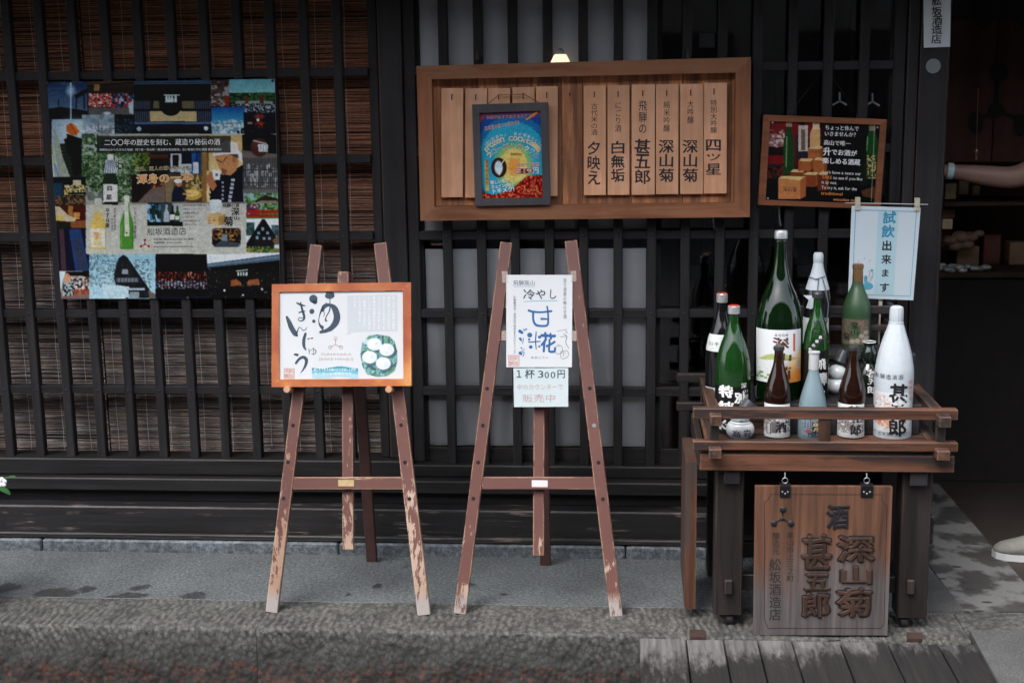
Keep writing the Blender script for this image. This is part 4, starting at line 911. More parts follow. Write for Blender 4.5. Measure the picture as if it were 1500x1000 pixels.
# cocktail poster in its grey frame
CF = wallplane(-0.122); q0 = CF.p(750, 301); ck = thing('framed_poster', 'small grey framed frozen cocktail poster hanging in front of the plaques', 'poster', q0)
Oc = [(691.4, 153.3), (802.7, 150), (806, 300), (696, 301.7)]; Ic = [(702, 165.5), (791.6, 162.4), (795, 289.6), (706.7, 290.6)]
for i in range(4):
    m = MB(); framepx(m, CF, Oc, Ic, -.022, 0, (i,)); m.build('frame_side', 'grey_frame', ck)
m = MB(); slabpx(m, CF, [(698, 160), (797, 156), (801, 296), (702, 296)], -.020, -.012); m.build('backing', 'card_edge', ck)
cv = Canvas(Ic, 200, 280, (70, 160, 180)); c0 = cv.uv([(752, 243)])[0]
d = np.sqrt(((cv.xx - c0[0]) / 125) ** 2 + ((cv.yy - c0[1]) / 150) ** 2); nz = cv.noise(3) * .12
for r_, c in ((9, (180, 80, 70)), (1.30, (50, 90, 150)), (1.12, (52, 120, 168)), (0.98, (66, 165, 190)), (0.56, (105, 175, 160)), (0.48, (150, 185, 125)), (0.40, (215, 198, 125)), (0.18, (235, 170, 90))): cv.fill(d + nz * .5 < r_, c)
cv.grad(700, 162, 797, 172, (190, 75, 70), (90, 90, 140), .8)
m_ = cv.mask([(704, 291), (704, 281), (722, 286), (745, 280), (757, 271), (772, 258), (796, 256), (797, 291)]); cv.fill(m_, (150, 38, 42)); nn = cv.noise(5); cv.fill(m_ & (nn > .68), (205, 120, 80)); cv.fill(m_ & (nn < .3), (110, 28, 40))
cv.poly([(786, 257), (775, 275), (783, 276)], (190, 110, 80), .7)
cv.ell(730.5, 246, 11.5, 14.5, (80, 50, 45)); cv.ell(730, 246, 6, 10, (190, 215, 222), soft=.3); cv.poly([(725, 246), (736, 246), (731, 258)], (215, 235, 240)); cv.line(733, 242, 738, 235, 1.2, (235, 235, 240))
cv.rect(746, 232, 762, 258, (220, 150, 95), .5); cv.grain(8); cv.build('print', CF, 'print_satin', ck, off=-.011)
T = {k: MB() for k in ('w', 'r', 'o', 'g', 'b', 'y')}; fo = -.0105
row(T['o'], CF, 'お店がおすすめするカクテル', 712, 172.5, 784, 169.5, 5.5, off=fo, bold=.03)
row(T['w'], CF, '日本酒の新しい飲み方!!', 709, 189, 760, 179.5, 6.2, off=fo, bold=.07); row(T['r'], CF, '日本酒の新しい飲み方!!', 709, 189, 760, 179.5, 5.6, off=fo + .0004, bold=.0)
def arc(mb, txt, cx, cy, r_, a0, a1, w_, h, **k):
    for i, ch in enumerate(txt):
        if ch == ' ': continue
        a = R(a0 + (a1 - a0) * (i + .5) / len(txt)); put(mb, CF, ch, cx + r_ * math.cos(a), cy - r_ * 1.0 * math.sin(a) * .62, w_, h, rot=(a - math.pi / 2) * .62, off=fo, **k)
arc(T['w'], '「古い町並み」 夏の到来スイーツ', 751, 223, 43, 165, 15, 4.6, 5, bold=.03); arc(T['y'], 'Frozen Cocktails', 751, 228, 40, 165, 15, 6.5, 7.5, fit=True, bold=.05)
fo += .0004; arc(T['w'], 'フローズンカクテル', 751, 238, 38, 162, 18, 8.4, 8.6, bold=.08); fo += .0004
for i, (ch, kk) in enumerate(zip('フローズンカクテル', 'ygrrbrwgb')):
    a = R(162 - 144 * (i + .5) / 9); put(T[kk], CF, ch, 751 + 38 * math.cos(a), 238 - 38 * .62 * math.sin(a), 7.4, 7.6, rot=(a - math.pi / 2) * .62, off=fo, bold=.015)
row(T['r'], CF, '期間限定', 747, 226, 764, 226.5, 4, off=fo, bold=.02)
row(T['w'], CF, 'まろやか特価', 757, 242, 790, 241, 6.2, off=fo, bold=.08); row(T['r'], CF, 'まろやか特価', 757, 242, 790, 241, 5.6, off=fo + .0003, bold=.0)
row(T['w'], CF, '350', 757, 251, 779, 250.6, 9.0, off=fo, bold=.12, fit=True); row(T['r'], CF, '350', 757.5, 251, 778.5, 250.6, 7.6, off=fo + .0003, bold=.02, fit=True); put(T['w'], CF, '円', 784.5, 249.8, 9, 9.5, off=fo, bold=.06)
row(T['w'], CF, '新しい味と', 718, 268, 745, 264.5, 6.2, off=fo, bold=.06); row(T['w'], CF, 'キュイン!!弾け', 719, 274.5, 752, 270.5, 6.2, off=fo, bold=.06); row(T['w'], CF, 'トキメク!', 719, 281, 753, 277, 8, off=fo, bold=.07)
fo2 = -.0106; m = MB(); slabpx(m, CF, [(709.5, 236), (714.5, 236), (716, 280), (711, 280)], fo2 - .0002, fo2); m.build('print_band', 'yellow_ink', ck)
column(T['r'], CF, '夏季限定発売!!', 713, 235, 284, 5, off=fo, bold=.03); row(T['o'], CF, '舩坂酒造店', 766, 279, 789, 278.5, 4.5, off=fo); row(T['o'], CF, 'Frozen Cocktail', 766, 284, 789, 283.5, 3.5, off=fo)
cv_ = MB(); brush(cv_, CF, [(770, 176, 1.5), (776, 172, 3), (786, 165, 3.6)], off=fo, n=3); cv_.build('print_comet', 'orange_ink', ck)
for k, mt in (('w', 'white_ink'), ('r', 'red_ink'), ('o', 'orange_ink'), ('g', 'green_ink'), ('b', 'blue_ink'), ('y', 'cream_ink')): stuff(T[k].build('lettering', mt, ck))
m = MB(); a, b = PP.p(731, 139, .016), PP.p(768, 138, .016); m.tube([CF.p(714, 152.6, -.01), a, b, CF.p(789, 150.5, -.01)], .0016, 6); m.build('hanging_cord', 'cord_brown', ck)

# ================================================================== COLLAGE POSTER
CP = wallplane(-0.040); Qc = [(69, 120.5), (402.5, 116), (411, 436.6), (90, 437.5)]
ct_ = thing('collage_poster', 'large glossy collage poster of small sake and town photographs pinned to the left lattice', 'poster', CP.p(250, 437))
m = MB(); slabpx(m, CP, Qc, -.0015, .0010); m.build('sheet', 'card_edge', ct_)
c = Canvas(Qc, 420, 404, (30, 32, 38)); rc, gr, sp, el, pol, ln = c.rect, c.grad, c.speck, c.ell, c.poly, c.line
# row of the top
gr(66, 116, 131, 176, (35, 62, 98), (120, 140, 160)); sp(66, 116, 131, 150, [(90, 110, 135)], 9, .35, 3, .5, 4); pol([(66, 160), (90, 157), (131, 163), (131, 177), (66, 177)], (18, 20, 24)); ln(104, 121, 104, 176, 1.8, (190, 215, 235)); el(104, 133, 6, 7, (200, 225, 245), .8, 1.2); ln(86, 145, 86, 160, 1.2, (20, 22, 28)); pol([(108, 140), (131, 128), (131, 134), (112, 145)], (20, 24, 32)); ln(112, 141, 112, 160, 1.6, (20, 24, 30)); ln(123, 138, 124, 160, 1.8, (20, 24, 30))
rc(128, 116, 196, 168, (58, 48, 42)); gr(128, 116, 196, 133, (105, 85, 65), (45, 38, 36)); ln(128, 127, 196, 121, 3, (35, 28, 26)); rc(138, 124, 146, 133, (160, 130, 90)); rc(130, 137, 196, 160, (70, 55, 55)); sp(130, 137, 163, 157, [(200, 90, 80), (225, 150, 140), (90, 60, 60), (230, 225, 220)], 2.4, .6, 5); sp(163, 137, 196, 160, [(60, 90, 130), (190, 195, 205), (190, 70, 70), (25, 25, 30)], 3.0, .6, 6, .9, 5); rc(130, 158, 196, 168, (105, 103, 104)); el(157, 166, 6, 2, (230, 235, 240), .8, .6); pol([(188, 152), (196, 147), (196, 168), (190, 166)], (190, 205, 210))
rc(196, 114, 311, 197, (14, 15, 18)); 
for y in (118, 120.5, 123): ln(196, y, 310, y - 1, 1.2, (110, 150, 190))
for (x0, x1, y0, y1) in ((196, 221, 148, 160), (196, 221, 163, 179), (285, 310, 148, 160), (285, 310, 163, 179)):
    rc(x0, y0, x1, y1, (45, 55, 72)); 
    for k in range(8): ln(x0 + k * 3.2, y0, x0 + k * 3.2, y1, 1.1, (105, 110, 118))
rc(225, 148, 284, 159, (120, 112, 92)); rc(220, 163, 288, 178, (196, 180, 140)); rc(196, 179, 311, 182, (95, 120, 150)); gr(196, 182, 311, 197, (24, 36, 62), (10, 14, 26)); el(204, 189, 3.4, 3.4, (170, 195, 205)); el(302, 188, 3.2, 3.2, (215, 230, 240))
el(250, 153, 17, 17, (22, 32, 28)); el(246, 148, 10, 9, (42, 54, 46), .7, .8); ln(240, 139.5, 264, 139.5, 1.6, (210, 225, 220)); 
for x in (244, 248, 252, 257): pol([(x - 1, 140), (x + 1.6, 140), (x + 2.6, 150), (x - 1.8, 150)], (205, 220, 222))
gr(309, 116, 337, 156, (70, 58, 55), (120, 105, 98)); sp(309, 120, 337, 156, [(190, 190, 195), (60, 40, 36)], 4, .5, 8, .7); pol([(329, 142), (337, 140), (337, 156), (330, 156)], (130, 60, 40))
gr(336, 114, 405, 142, (110, 170, 185), (150, 200, 200)); rc(336, 140, 405, 166, (45, 55, 60)); sp(336, 136, 405, 150, [(40, 85, 50), (70, 110, 70), (35, 50, 40)], 4, .75, 9); rc(345, 148, 400, 152, (190, 195, 195), .7); rc(359, 141, 364, 152, (120, 65, 40)); rc(381, 139, 386, 152, (110, 55, 35)); sp(340, 152, 405, 166, [(25, 30, 45), (200, 205, 205), (130, 150, 165)], 2.0, .6, 10)
gr(310, 157, 359, 180, (38, 95, 160), (85, 170, 200)); pol([(310, 183), (320, 181), (330, 177), (342, 175), (352, 179), (359, 181), (359, 197), (310, 197)], (180, 205, 215)); sp(310, 177, 359, 196, [(110, 145, 165), (210, 225, 230)], 3, .5, 11, .8); sp(345, 188, 359, 197, [(25, 30, 50)], 4, .6, 12)
rc(357, 165, 408, 198, (24, 30, 48)); el(380, 171, 8, 4, (150, 80, 60), .9, .8); el(381, 183, 8, 5, (165, 75, 45), .9, .7); el(378, 176, 2, 2, (255, 250, 240)); rc(363, 179, 370, 182, (170, 130, 130)); sp(358, 182, 407, 198, [(12, 14, 28), (50, 50, 60)], 3, .5, 13)
gr(120, 168, 169, 199, (150, 170, 180), (150, 162, 172)); sp(120, 168, 169, 186, [(110, 130, 145)], 8, .5, 14, .7); sp(122, 184, 169, 199, [(205, 215, 222), (95, 105, 115), (120, 130, 140)], 3, .55, 15, .8, 4)
rc(168, 168, 197, 199, (16, 20, 26)); sp(168, 174, 197, 199, [(50, 75, 105), (95, 110, 125), (25, 45, 35)], 3, .45, 16, .8)
gr(76, 175, 122, 262, (150, 175, 190), (190, 205, 210)); el(110, 190, 22, 14, (215, 230, 238), .8, 1.5); pol([(86, 211), (121, 208), (122, 262), (90, 262)], (60, 68, 60)); 
for k in range(9): ln(88, 214 + k * 5, 106, 213.5 + k * 5, 1.5, (30, 34, 32))
pol([(78, 185), (85, 200), (92, 230), (104, 262), (88, 262), (82, 232)], (165, 175, 160)); ln(76, 212, 82, 260, 1.6, (190, 170, 90)); ln(80, 240, 87, 262, 3, (120, 150, 190))
pol([(94, 205), (98, 196), (110, 200), (120, 203), (122, 232), (120, 256), (108, 258), (104, 232), (98, 222)], (16, 19, 30)); rc(106, 225, 118, 255, (14, 16, 24)); pol([(97, 184), (104, 180), (112, 185), (117, 193), (108, 200), (98, 193)], (200, 115, 55)); ln(103, 181, 113, 199, 1.2, (150, 80, 40)); ln(109, 184, 117, 193, 1.6, (225, 160, 100)); el(95, 200, 3.5, 3.5, (190, 200, 205))
# centre: leaves behind the bottles
rc(120, 196, 360, 300, (78, 100, 72)); sp(120, 200, 215, 300, [(110, 140, 100), (45, 70, 42), (150, 170, 140), (30, 45, 30), (195, 205, 190)], 5, .7, 20, .75); sp(120, 200, 215, 300, [(60, 95, 50), (165, 180, 160)], 2.2, .5, 22, .6); sp(122, 196, 142, 225, [(190, 200, 205)], 6, .4, 23, .8); sp(122, 275, 160, 300, [(120, 125, 120), (170, 172, 170)], 6, .6, 24, .8)
gr(144, 196, 358, 201, (160, 165, 150), (205, 200, 188))
rc(205, 224, 256, 258, (45, 34, 34)); rc(212, 226, 256, 232, (90, 60, 45)); sp(195, 224, 220, 250, [(130, 150, 70), (60, 85, 50)], 3.5, .6, 25)
rc(246, 222, 292, 258, (28, 40, 58)); rc(250, 225, 266, 252, (200, 205, 205)); rc(253, 227, 262, 245, (30, 34, 42)); rc(265, 240, 282, 257, (195, 205, 208)); rc(266, 222, 273, 240, (18, 28, 50)); rc(281, 220, 287, 257, (55, 100, 150)); rc(288, 222, 294, 257, (40, 75, 125)); rc(283, 238, 291, 254, (205, 210, 215)); sp(246, 243, 282, 258, [(60, 70, 80)], 2, .4, 26, .6)
rc(193, 256, 236, 299, (50, 34, 30)); 
for k in range(11): ln(196 + k * 2.6, 262, 196 + k * 2.6, 290 - k * 2, 1, (26, 18, 18))
pol([(200, 298), (236, 262), (243, 275), (243, 298)], (120, 110, 105)); sp(222, 262, 242, 276, [(170, 110, 70), (70, 50, 45)], 3, .5, 27)
rc(242, 255, 306, 299, (95, 82, 60)); pol([(242, 258), (256, 262), (250, 298), (243, 298)], (140, 125, 100)); sp(270, 255, 306, 280, [(200, 180, 130), (120, 95, 60)], 5, .55, 28); el(281, 285, 15, 8, (200, 165, 90)); el(281, 283, 11, 5, (225, 200, 130)); pol([(253, 298), (252, 283), (258, 272), (266, 274), (274, 283), (273, 289), (268, 297)], (38, 48, 66)); el(262, 268, 5, 5.5, (190, 140, 105)); el(261, 265, 6, 3.4, (230, 228, 225)); ln(268, 284, 280, 284, 2.6, (205, 160, 120))
# the man with the cup
gr(296, 198, 358, 299, (205, 180, 130), (225, 205, 160)); rc(296, 225, 303, 298, (150, 120, 80)); rc(303, 200, 306, 250, (110, 80, 50), .8)
pol([(307, 298), (309, 280), (318, 262), (335, 252), (348, 246), (358, 240), (358, 299)], (30, 36, 52)); sp(307, 250, 358, 298, [(20, 24, 38)], 4, .4, 29, .8)
pol([(316, 233), (314, 226), (330, 222), (346, 226), (350, 238), (346, 250), (338, 257), (329, 256), (324, 250), (319, 240)], (196, 148, 108)); el(343, 234, 3, 5, (175, 120, 85)); pol([(325, 246), (334, 250), (330, 256), (325, 254)], (150, 105, 75)); pol([(312, 229), (313, 220), (322, 210), (336, 205), (348, 210), (350, 222), (346, 227), (330, 226)], (226, 222, 218)); pol([(344, 215), (356, 226), (355, 238), (347, 230)], (232, 230, 228)); pol([(335, 226), (349, 226), (350, 232), (344, 230)], (90, 82, 78)); ln(317, 234, 326, 238, 1, (40, 34, 34)); ln(327, 237, 333, 229, .9, (40, 34, 34))
pol([(311, 248), (324, 250), (322, 264), (312, 262)], (232, 235, 232)); pol([(302, 258), (310, 252), (313, 262), (318, 272), (312, 280), (303, 268)], (185, 130, 95)); pol([(316, 254), (320, 254), (320, 258), (316, 258)], (90, 120, 130))
for k in range(6): rc(325, 266 + k * 6, 328, 269 + k * 6, (175, 180, 190)); rc(339 - k, 262 + k * 6, 344 - k, 266 + k * 6, (190, 195, 205))
rc(142, 199, 338, 224, (38, 42, 44), .72)
# right column
rc(355, 197, 411, 232, (22, 20, 24)); pol([(354, 220), (408, 226), (411, 236), (355, 234)], (120, 115, 110)); pol([(395, 196), (411, 199), (411, 196)], (140, 170, 180)); el(380, 216, 13, 13.5, (88, 58, 52)); el(376, 211, 7, 6, (110, 75, 68), .7, .8); ln(371, 206, 391, 211, 1.4, (225, 230, 232)); pol([(378, 211), (393, 212), (392, 223), (379, 222)], (215, 222, 225))
for x in (382, 386, 390): ln(x, 213, x, 224, .7, (120, 125, 135))
rc(356, 232, 412, 284, (108, 108, 110)); sp(358, 240, 412, 274, [(190, 195, 198), (215, 220, 220)], 3.4, .35, 31, .9, 8); 
for y in (249, 268): ln(356, y, 412, y, 1.6, (70, 70, 74))
for k in range(19): ln(357 + k * 3, 231, 357.5 + k * 3, 280, .9, (62, 60, 64))
rc(379, 230, 383, 284, (95, 92, 92)); rc(356, 277, 412, 284, (120, 118, 115))
rc(357, 283, 413, 322, (95, 130, 80)); sp(357, 283, 413, 310, [(60, 95, 55), (130, 165, 110), (160, 190, 200)], 4.5, .6, 32, .85); pol([(375, 293), (388, 286), (408, 291), (408, 295), (375, 296)], (60, 58, 52)); rc(380, 294, 405, 298, (150, 140, 120)); rc(358, 300, 376, 318, (70, 70, 80)); sp(357, 299, 378, 314, [(50, 90, 140), (190, 60, 50), (220, 220, 220)], 2.4, .5, 33); rc(358, 308, 413, 312, (176, 52, 40)); rc(358, 315, 413, 318, (176, 52, 40)); 
for k in range(9): ln(361 + k * 6, 306, 361 + k * 6, 318, 1.2, (170, 50, 40))
gr(359, 320, 413, 372, (225, 235, 240), (190, 205, 210)); sp(359, 326, 373, 345, [(40, 65, 60), (80, 105, 105)], 5, .8, 34); sp(398, 330, 413, 350, [(60, 80, 80), (110, 130, 135)], 5, .7, 35); pol([(361, 357), (384, 321), (388, 321), (405, 348), (398, 362), (394, 366), (362, 366)], (38, 38, 46)); rc(373, 345, 402, 366, (52, 48, 50)); pol([(399, 352), (413, 340), (413, 358), (402, 358)], (120, 108, 92)); 
for (x, y) in ((385, 335), (379, 341), (392, 341), (377, 348), (387, 349), (395, 349)): rc(x - 2, y - 2, x + 2, y + 2.5, (150, 175, 190))
rc(361, 364, 413, 372, (130, 135, 95)); sp(361, 361, 400, 370, [(60, 95, 55), (150, 150, 90)], 3, .6, 36)
# left column
gr(78, 259, 126, 303, (24, 26, 34), (60, 58, 52)); rc(79, 268, 92, 288, (70, 110, 140), .8); 
for k in range(5): ln(80 + k * 2.6, 268, 83 + k * 2.6, 288, 1, (25, 40, 60))
rc(107, 264, 119, 272, (200, 190, 165)); sp(94, 271, 126, 286, [(190, 175, 110), (225, 215, 170), (70, 60, 40)], 2.4, .6, 37, .9); rc(100, 282, 126, 285, (40, 36, 30)); sp(80, 287, 126, 300, [(150, 120, 90), (60, 50, 45)], 2.5, .6, 38)
rc(80, 301, 127, 336, (88, 40, 26)); rc(100, 302, 107, 318, (170, 130, 75)); rc(108, 311, 117, 321, (200, 150, 95)); pol([(81, 302), (88, 303), (100, 315), (112, 320), (110, 325), (95, 324), (82, 323)], (205, 190, 165)); rc(83, 317, 93, 322, (205, 190, 90)); pol([(103, 325), (128, 322), (128, 334), (105, 334)], (150, 100, 65)); pol([(83, 326), (103, 325), (103, 334), (84, 334)], (40, 52, 32))
rc(82, 334, 134, 398, (22, 34, 64)); pol([(87, 336), (94, 335), (98, 396), (90, 397)], (92, 72, 78)); pol([(101, 336), (118, 335), (131, 396), (111, 398)], (58, 84, 122)); pol([(107, 352), (118, 350), (128, 392), (116, 396)], (80, 74, 86), .6)
gr(86, 397, 154, 440, (200, 195, 190), (130, 110, 100)); pol([(86, 397), (98, 398), (92, 410), (88, 436)], (205, 225, 230)); pol([(96, 398), (130, 397), (154, 407), (154, 412), (120, 404), (96, 404)], (35, 32, 36)); rc(145, 408, 153, 430, (50, 50, 58)); el(99, 408, 5, 8, (205, 160, 130)); sp(104, 405, 142, 425, [(40, 40, 46), (210, 208, 205), (120, 80, 60)], 3.4, .55, 40, .9); sp(92, 412, 108, 434, [(30, 32, 42), (190, 205, 210)], 3, .6, 41)
for x in (112, 122, 131, 139): el(x, 427, 3.6, 4.6, (170, 88, 62)); el(x, 421, 2.2, 2.6, (215, 205, 200))
rc(94, 433, 154, 438, (140, 120, 120)); rc(130, 431, 154, 438, (150, 85, 75))
gr(131, 371, 230, 439, (155, 195, 210), (185, 215, 225)); sp(131, 371, 172, 420, [(110, 135, 145), (200, 222, 228), (85, 105, 112)], 2.4, .45, 42, .7); pol([(167, 402), (174, 378), (181, 373), (187, 377), (200, 396), (222, 428), (228, 437), (190, 437), (188, 420), (170, 417)], (44, 46, 52)); sp(167, 380, 222, 436, [(70, 68, 70)], 2.4, .4, 43, .6); rc(179, 394, 188, 401, (150, 160, 165)); rc(171, 407, 203, 413, (130, 140, 148)); 
for k in range(7): ln(172 + k * 5, 407, 172 + k * 5, 413, .8, (50, 50, 56))
pol([(150, 415), (190, 420), (186, 437), (150, 437)], (195, 220, 228)); rc(186, 422, 212, 425, (180, 195, 205)); rc(190, 427, 204, 438, (150, 165, 172)); pol([(217, 425), (229, 431), (229, 439), (220, 439)], (120, 115, 110))
rc(228, 370, 305, 440, (20, 20, 26)); sp(228, 370, 305, 396, [(34, 34, 42)], 6, .5, 44); sp(229, 398, 305, 412, [(130, 55, 40), (70, 34, 32), (200, 150, 130)], 3, .5, 45, .85, 4); sp(229, 411, 305, 423, [(180, 190, 205), (140, 70, 55), (60, 90, 130)], 2.2, .5, 46, .9); 
for k in range(16): ln(231 + k * 4.7, 380, 231 + k * 4.7, 423, 1.2, (18, 16, 20))
rc(228, 423, 305, 440, (14, 16, 24)); ln(228, 437, 305, 435, .9, (40, 70, 130))
rc(303, 370, 414, 440, (30, 32, 34)); pol([(303, 370), (411, 370), (411, 374), (304, 388)], (222, 228, 236)); pol([(304, 386), (411, 372), (411, 381), (304, 392)], (95, 115, 132)); ln(304, 389, 411, 376, 1, (150, 165, 178)); rc(306, 397, 412, 421, (42, 42, 40)); pol([(339, 410), (352, 408), (354, 418), (338, 419)], (150, 100, 72)); pol([(364, 410), (379, 408), (381, 417), (362, 418)], (150, 100, 72)); el(356, 402, 11, 11, (28, 38, 32)); ln(346, 397, 363, 395, 1.4, (205, 212, 210)); 
for x in (348, 352, 356, 360): rc(x, 398, x + 2.4, 404, (205, 212, 212))
sp(304, 392, 412, 438, [(190, 200, 205)], 1.6, .07, 47, .8); el(329, 425, 1.6, 1.6, (220, 225, 228)); el(356, 432, 1.7, 1.5, (190, 200, 205)); el(384, 423, 1.9, 1.9, (225, 230, 235)); rc(305, 422, 412, 423, (18, 18, 20))
# cream panel
gr(126, 296, 361, 372, (200, 200, 192), (196, 197, 188)); rc(126, 296, 215, 300, (120, 120, 100), .4)
rc(193, 296, 360, 298, (60, 50, 44), .5)
def bott(cx, y0, y1, w_, col, capc=None, lab=None, lc=(222, 222, 216)):
    h = y1 - y0; pol([(cx - w_ * .18, y0), (cx + w_ * .18, y0), (cx + w_ * .2, y0 + h * .28), (cx + w_ * .5, y0 + h * .52), (cx + w_ * .5, y1 - 1), (cx + w_ * .44, y1), (cx - w_ * .44, y1), (cx - w_ * .5, y1 - 1), (cx - w_ * .5, y0 + h * .52), (cx - w_ * .2, y0 + h * .28)], col)
    if capc: pol([(cx - w_ * .19, y0), (cx + w_ * .19, y0), (cx + w_ * .19, y0 + h * .12), (cx - w_ * .19, y0 + h * .12)], capc)
    if lab: pol([(cx - w_ * .46, lab[0]), (cx + w_ * .46, lab[0]), (cx + w_ * .46, lab[1]), (cx - w_ * .46, lab[1])], lc)
bott(162, 226, 300, 23, (48, 66, 50), (225, 228, 226), (270, 297)); pol([(156, 234), (167, 234), (172, 254), (152, 254)], (205, 210, 214)); 
for k in range(5): ln(158 + k * 1.8, 235, 154 + k * 4, 254, .9, (70, 85, 115))
rc(153, 296, 173, 300, (30, 36, 34))
bott(144, 290, 365, 24, (214, 196, 130), (205, 210, 205), (335, 362)); pol([(139, 313), (149, 313), (155, 335), (133, 335)], (222, 196, 120)); rc(137, 340, 149, 360, (225, 195, 110), .5); rc(141, 292, 147, 311, (196, 198, 190)); ln(155, 330, 155, 362, .8, (160, 140, 90))
bott(186, 286, 365, 20, (96, 152, 72), (215, 220, 212)); pol([(182, 288), (188, 288), (190, 346), (183, 346)], (210, 216, 200)); el(186, 341, 1.4, 1.6, (160, 70, 55)); ln(194, 330, 194, 362, 1, (70, 120, 55)); ln(178, 330, 178, 360, 1.2, (130, 180, 100))
rc(216, 297, 252, 331, (40, 46, 50)); sp(216, 299, 236, 328, [(90, 140, 175), (170, 205, 225), (40, 60, 50)], 4, .6, 50, .9, 9); bott(244, 300, 325, 8, (190, 200, 205)); bott(252, 299, 325, 7, (30, 34, 34), None, (315, 323)); rc(217, 325, 268, 331, (22, 24, 28)); rc(236, 298, 268, 325, (150, 170, 180), .35); bott(253, 301, 325, 7, (30, 36, 34), None, (314, 322)); bott(260, 301, 325, 7, (60, 95, 55), None, (316, 322))
pol([(307, 294), (325, 294), (322, 313), (310, 313)], (208, 218, 220)); el(316, 294, 9, 2, (225, 232, 234)); pol([(304, 314), (318, 311), (331, 314), (320, 320)], (205, 178, 130)); pol([(304, 315), (320, 318), (320, 331), (304, 327)], (214, 188, 140)); pol([(320, 318), (331, 314), (330, 328), (320, 331)], (175, 145, 98)); sp(305, 318, 319, 328, [(150, 110, 70)], 2, .35, 51, .7)
rc(311, 334, 353, 361, (40, 34, 36)); sp(312, 335, 352, 352, [(150, 110, 70), (200, 160, 100), (70, 55, 50)], 4, .4, 52, .9); rc(325, 343, 333, 355, (130, 150, 155)); pol([(311, 362), (325, 352), (353, 356), (353, 362)], (80, 90, 96)); 
for (x, y) in ((310, 333), (354, 333), (310, 362), (354, 362)): el(x, y, 4, 4, (198, 198, 190), 1, .8)
rc(228, 338, 300, 342, (214, 214, 208), .4)
c.grain(7); c.build('print', CP, 'print_satin', ct_, off=.0016, gain=.85)
W_, K_, G_, Rr_, C_ = MB(), MB(), MB(), MB(), MB(); fo = .0021
row(W_, CP, '二〇〇年の歴史を刻む、蔵造り秘伝の酒', 153, 209, 323, 208, 9.5, off=fo, bold=.03); row(W_, CP, '飛騨高山から生まれた地酒、四ツ星・深山菊・甚五郎を製造販売。古い街並に佇む酒蔵 舩坂酒造店', 146, 219.5, 325, 219, 3.6, off=fo, bold=.02)
column(W_, CP, '大吟醸', 176.5, 230, 246, 4, off=fo, bold=.03); column(W_, CP, '四ツ星', 171, 231, 252, 5, off=fo, bold=.04)
row(C_, CP, '杜氏、蔵人の想いを込めた', 198, 248, 281, 245, 6, off=fo, bold=.07); row(C_, CP, '渾身の一本', 200, 263, 282, 259.5, 14, off=fo, bold=.09, warp=.03)
row(K_, CP, '杜氏、蔵人の想いを込めた', 198, 248, 281, 245, 5, off=fo + .0003); row(G_, CP, '渾身の一本', 200, 263, 282, 259.5, 12.5, off=fo + .0003, bold=.01, warp=.03)
for ch, x, y, w_ in (('四', 161, 276, 8), ('星', 160, 289, 9)): put(K_, CP, ch, x, y, w_, 8, off=fo, bold=.05, warp=.04)
column(K_, CP, 'ゆず兵衛', 158, 304, 334, 5.5, off=fo, bold=.05); column(K_, CP, '地吟醸と文福茶', 168.5, 304, 338, 3.6, off=fo); column(K_, CP, 'ゆず使用', 164.5, 319, 339, 3.2, off=fo); column(K_, CP, 'どろどろ濁原酒', 198, 303, 350, 4.4, off=fo, bold=.03)
column(G_, CP, 'ゆず', 142, 339, 352, 8, off=fo, bold=.04); row(K_, CP, '舩坂酒造店', 215.5, 339.5, 273.5, 338.5, 11, off=fo)
for i, s_ in enumerate(('店内奥直営の酒蔵 Bar や、', '試飲カウンターにて', '全銘柄をお楽しみ', 'いただけます。', '地酒の魅力を存分に', 'ご堪能ください。')): row(K_, CP, s_, 268, 300.5 + i * 5.7, 268 + 2.9 * len(s_), 300.3 + i * 5.7, 3.2, off=fo)
row(K_, CP, '所在地 : 高山市上三之町 105 番地', 225, 350.5, 284, 350, 3.2, off=fo); row(K_, CP, '営業時間 : 8:30〜20:00', 225, 355.5, 266, 355.2, 3.2, off=fo); row(K_, CP, 'http://www.funasaka-shuzo.co.jp/', 225, 361, 284, 360.5, 3.6, off=fo)
row(K_, CP, '飛騨の酒', 326, 301.5, 351, 300.5, 5.5, off=fo, bold=.05); put(K_, CP, '深', 345, 310, 12, 12, off=fo, bold=.05, warp=.04); put(K_, CP, '山', 347, 319, 8, 6, off=fo, bold=.06, fit=True); put(K_, CP, '菊', 335, 324, 14, 14, off=fo, bold=.06, warp=.04)
for a in (90, 210, 330):
    x, y = 212.5 + 6.5 * math.cos(R(a)), 357.5 - 6.0 * math.sin(R(a)); brush(Rr_, CP, [(212.5, 357.5, .9), (x, y, .9)], off=fo, n=2); dab(Rr_, CP, x, y, 2.0, 2.0, fo)
dab(Rr_, CP, 212.5, 357.5, 1.3, 1.3, fo); 
for mm, mt in ((W_, 'white_ink'), (K_, 'ink'), (G_, 'orange_ink'), (Rr_, 'red_ink'), (C_, 'cream_ink')): stuff(mm.build('lettering', mt, ct_))
for (x, y) in ((70, 122), (399.5, 118.5), (162, 118.5), (305, 117), (186, 437), (275.5, 436)):
    m = MB(); p_ = CP.p(x, y, .003); m.ball(p_, .005, 8, 1, .5, 1); m.build('pin', 'rusty_iron', ct_)

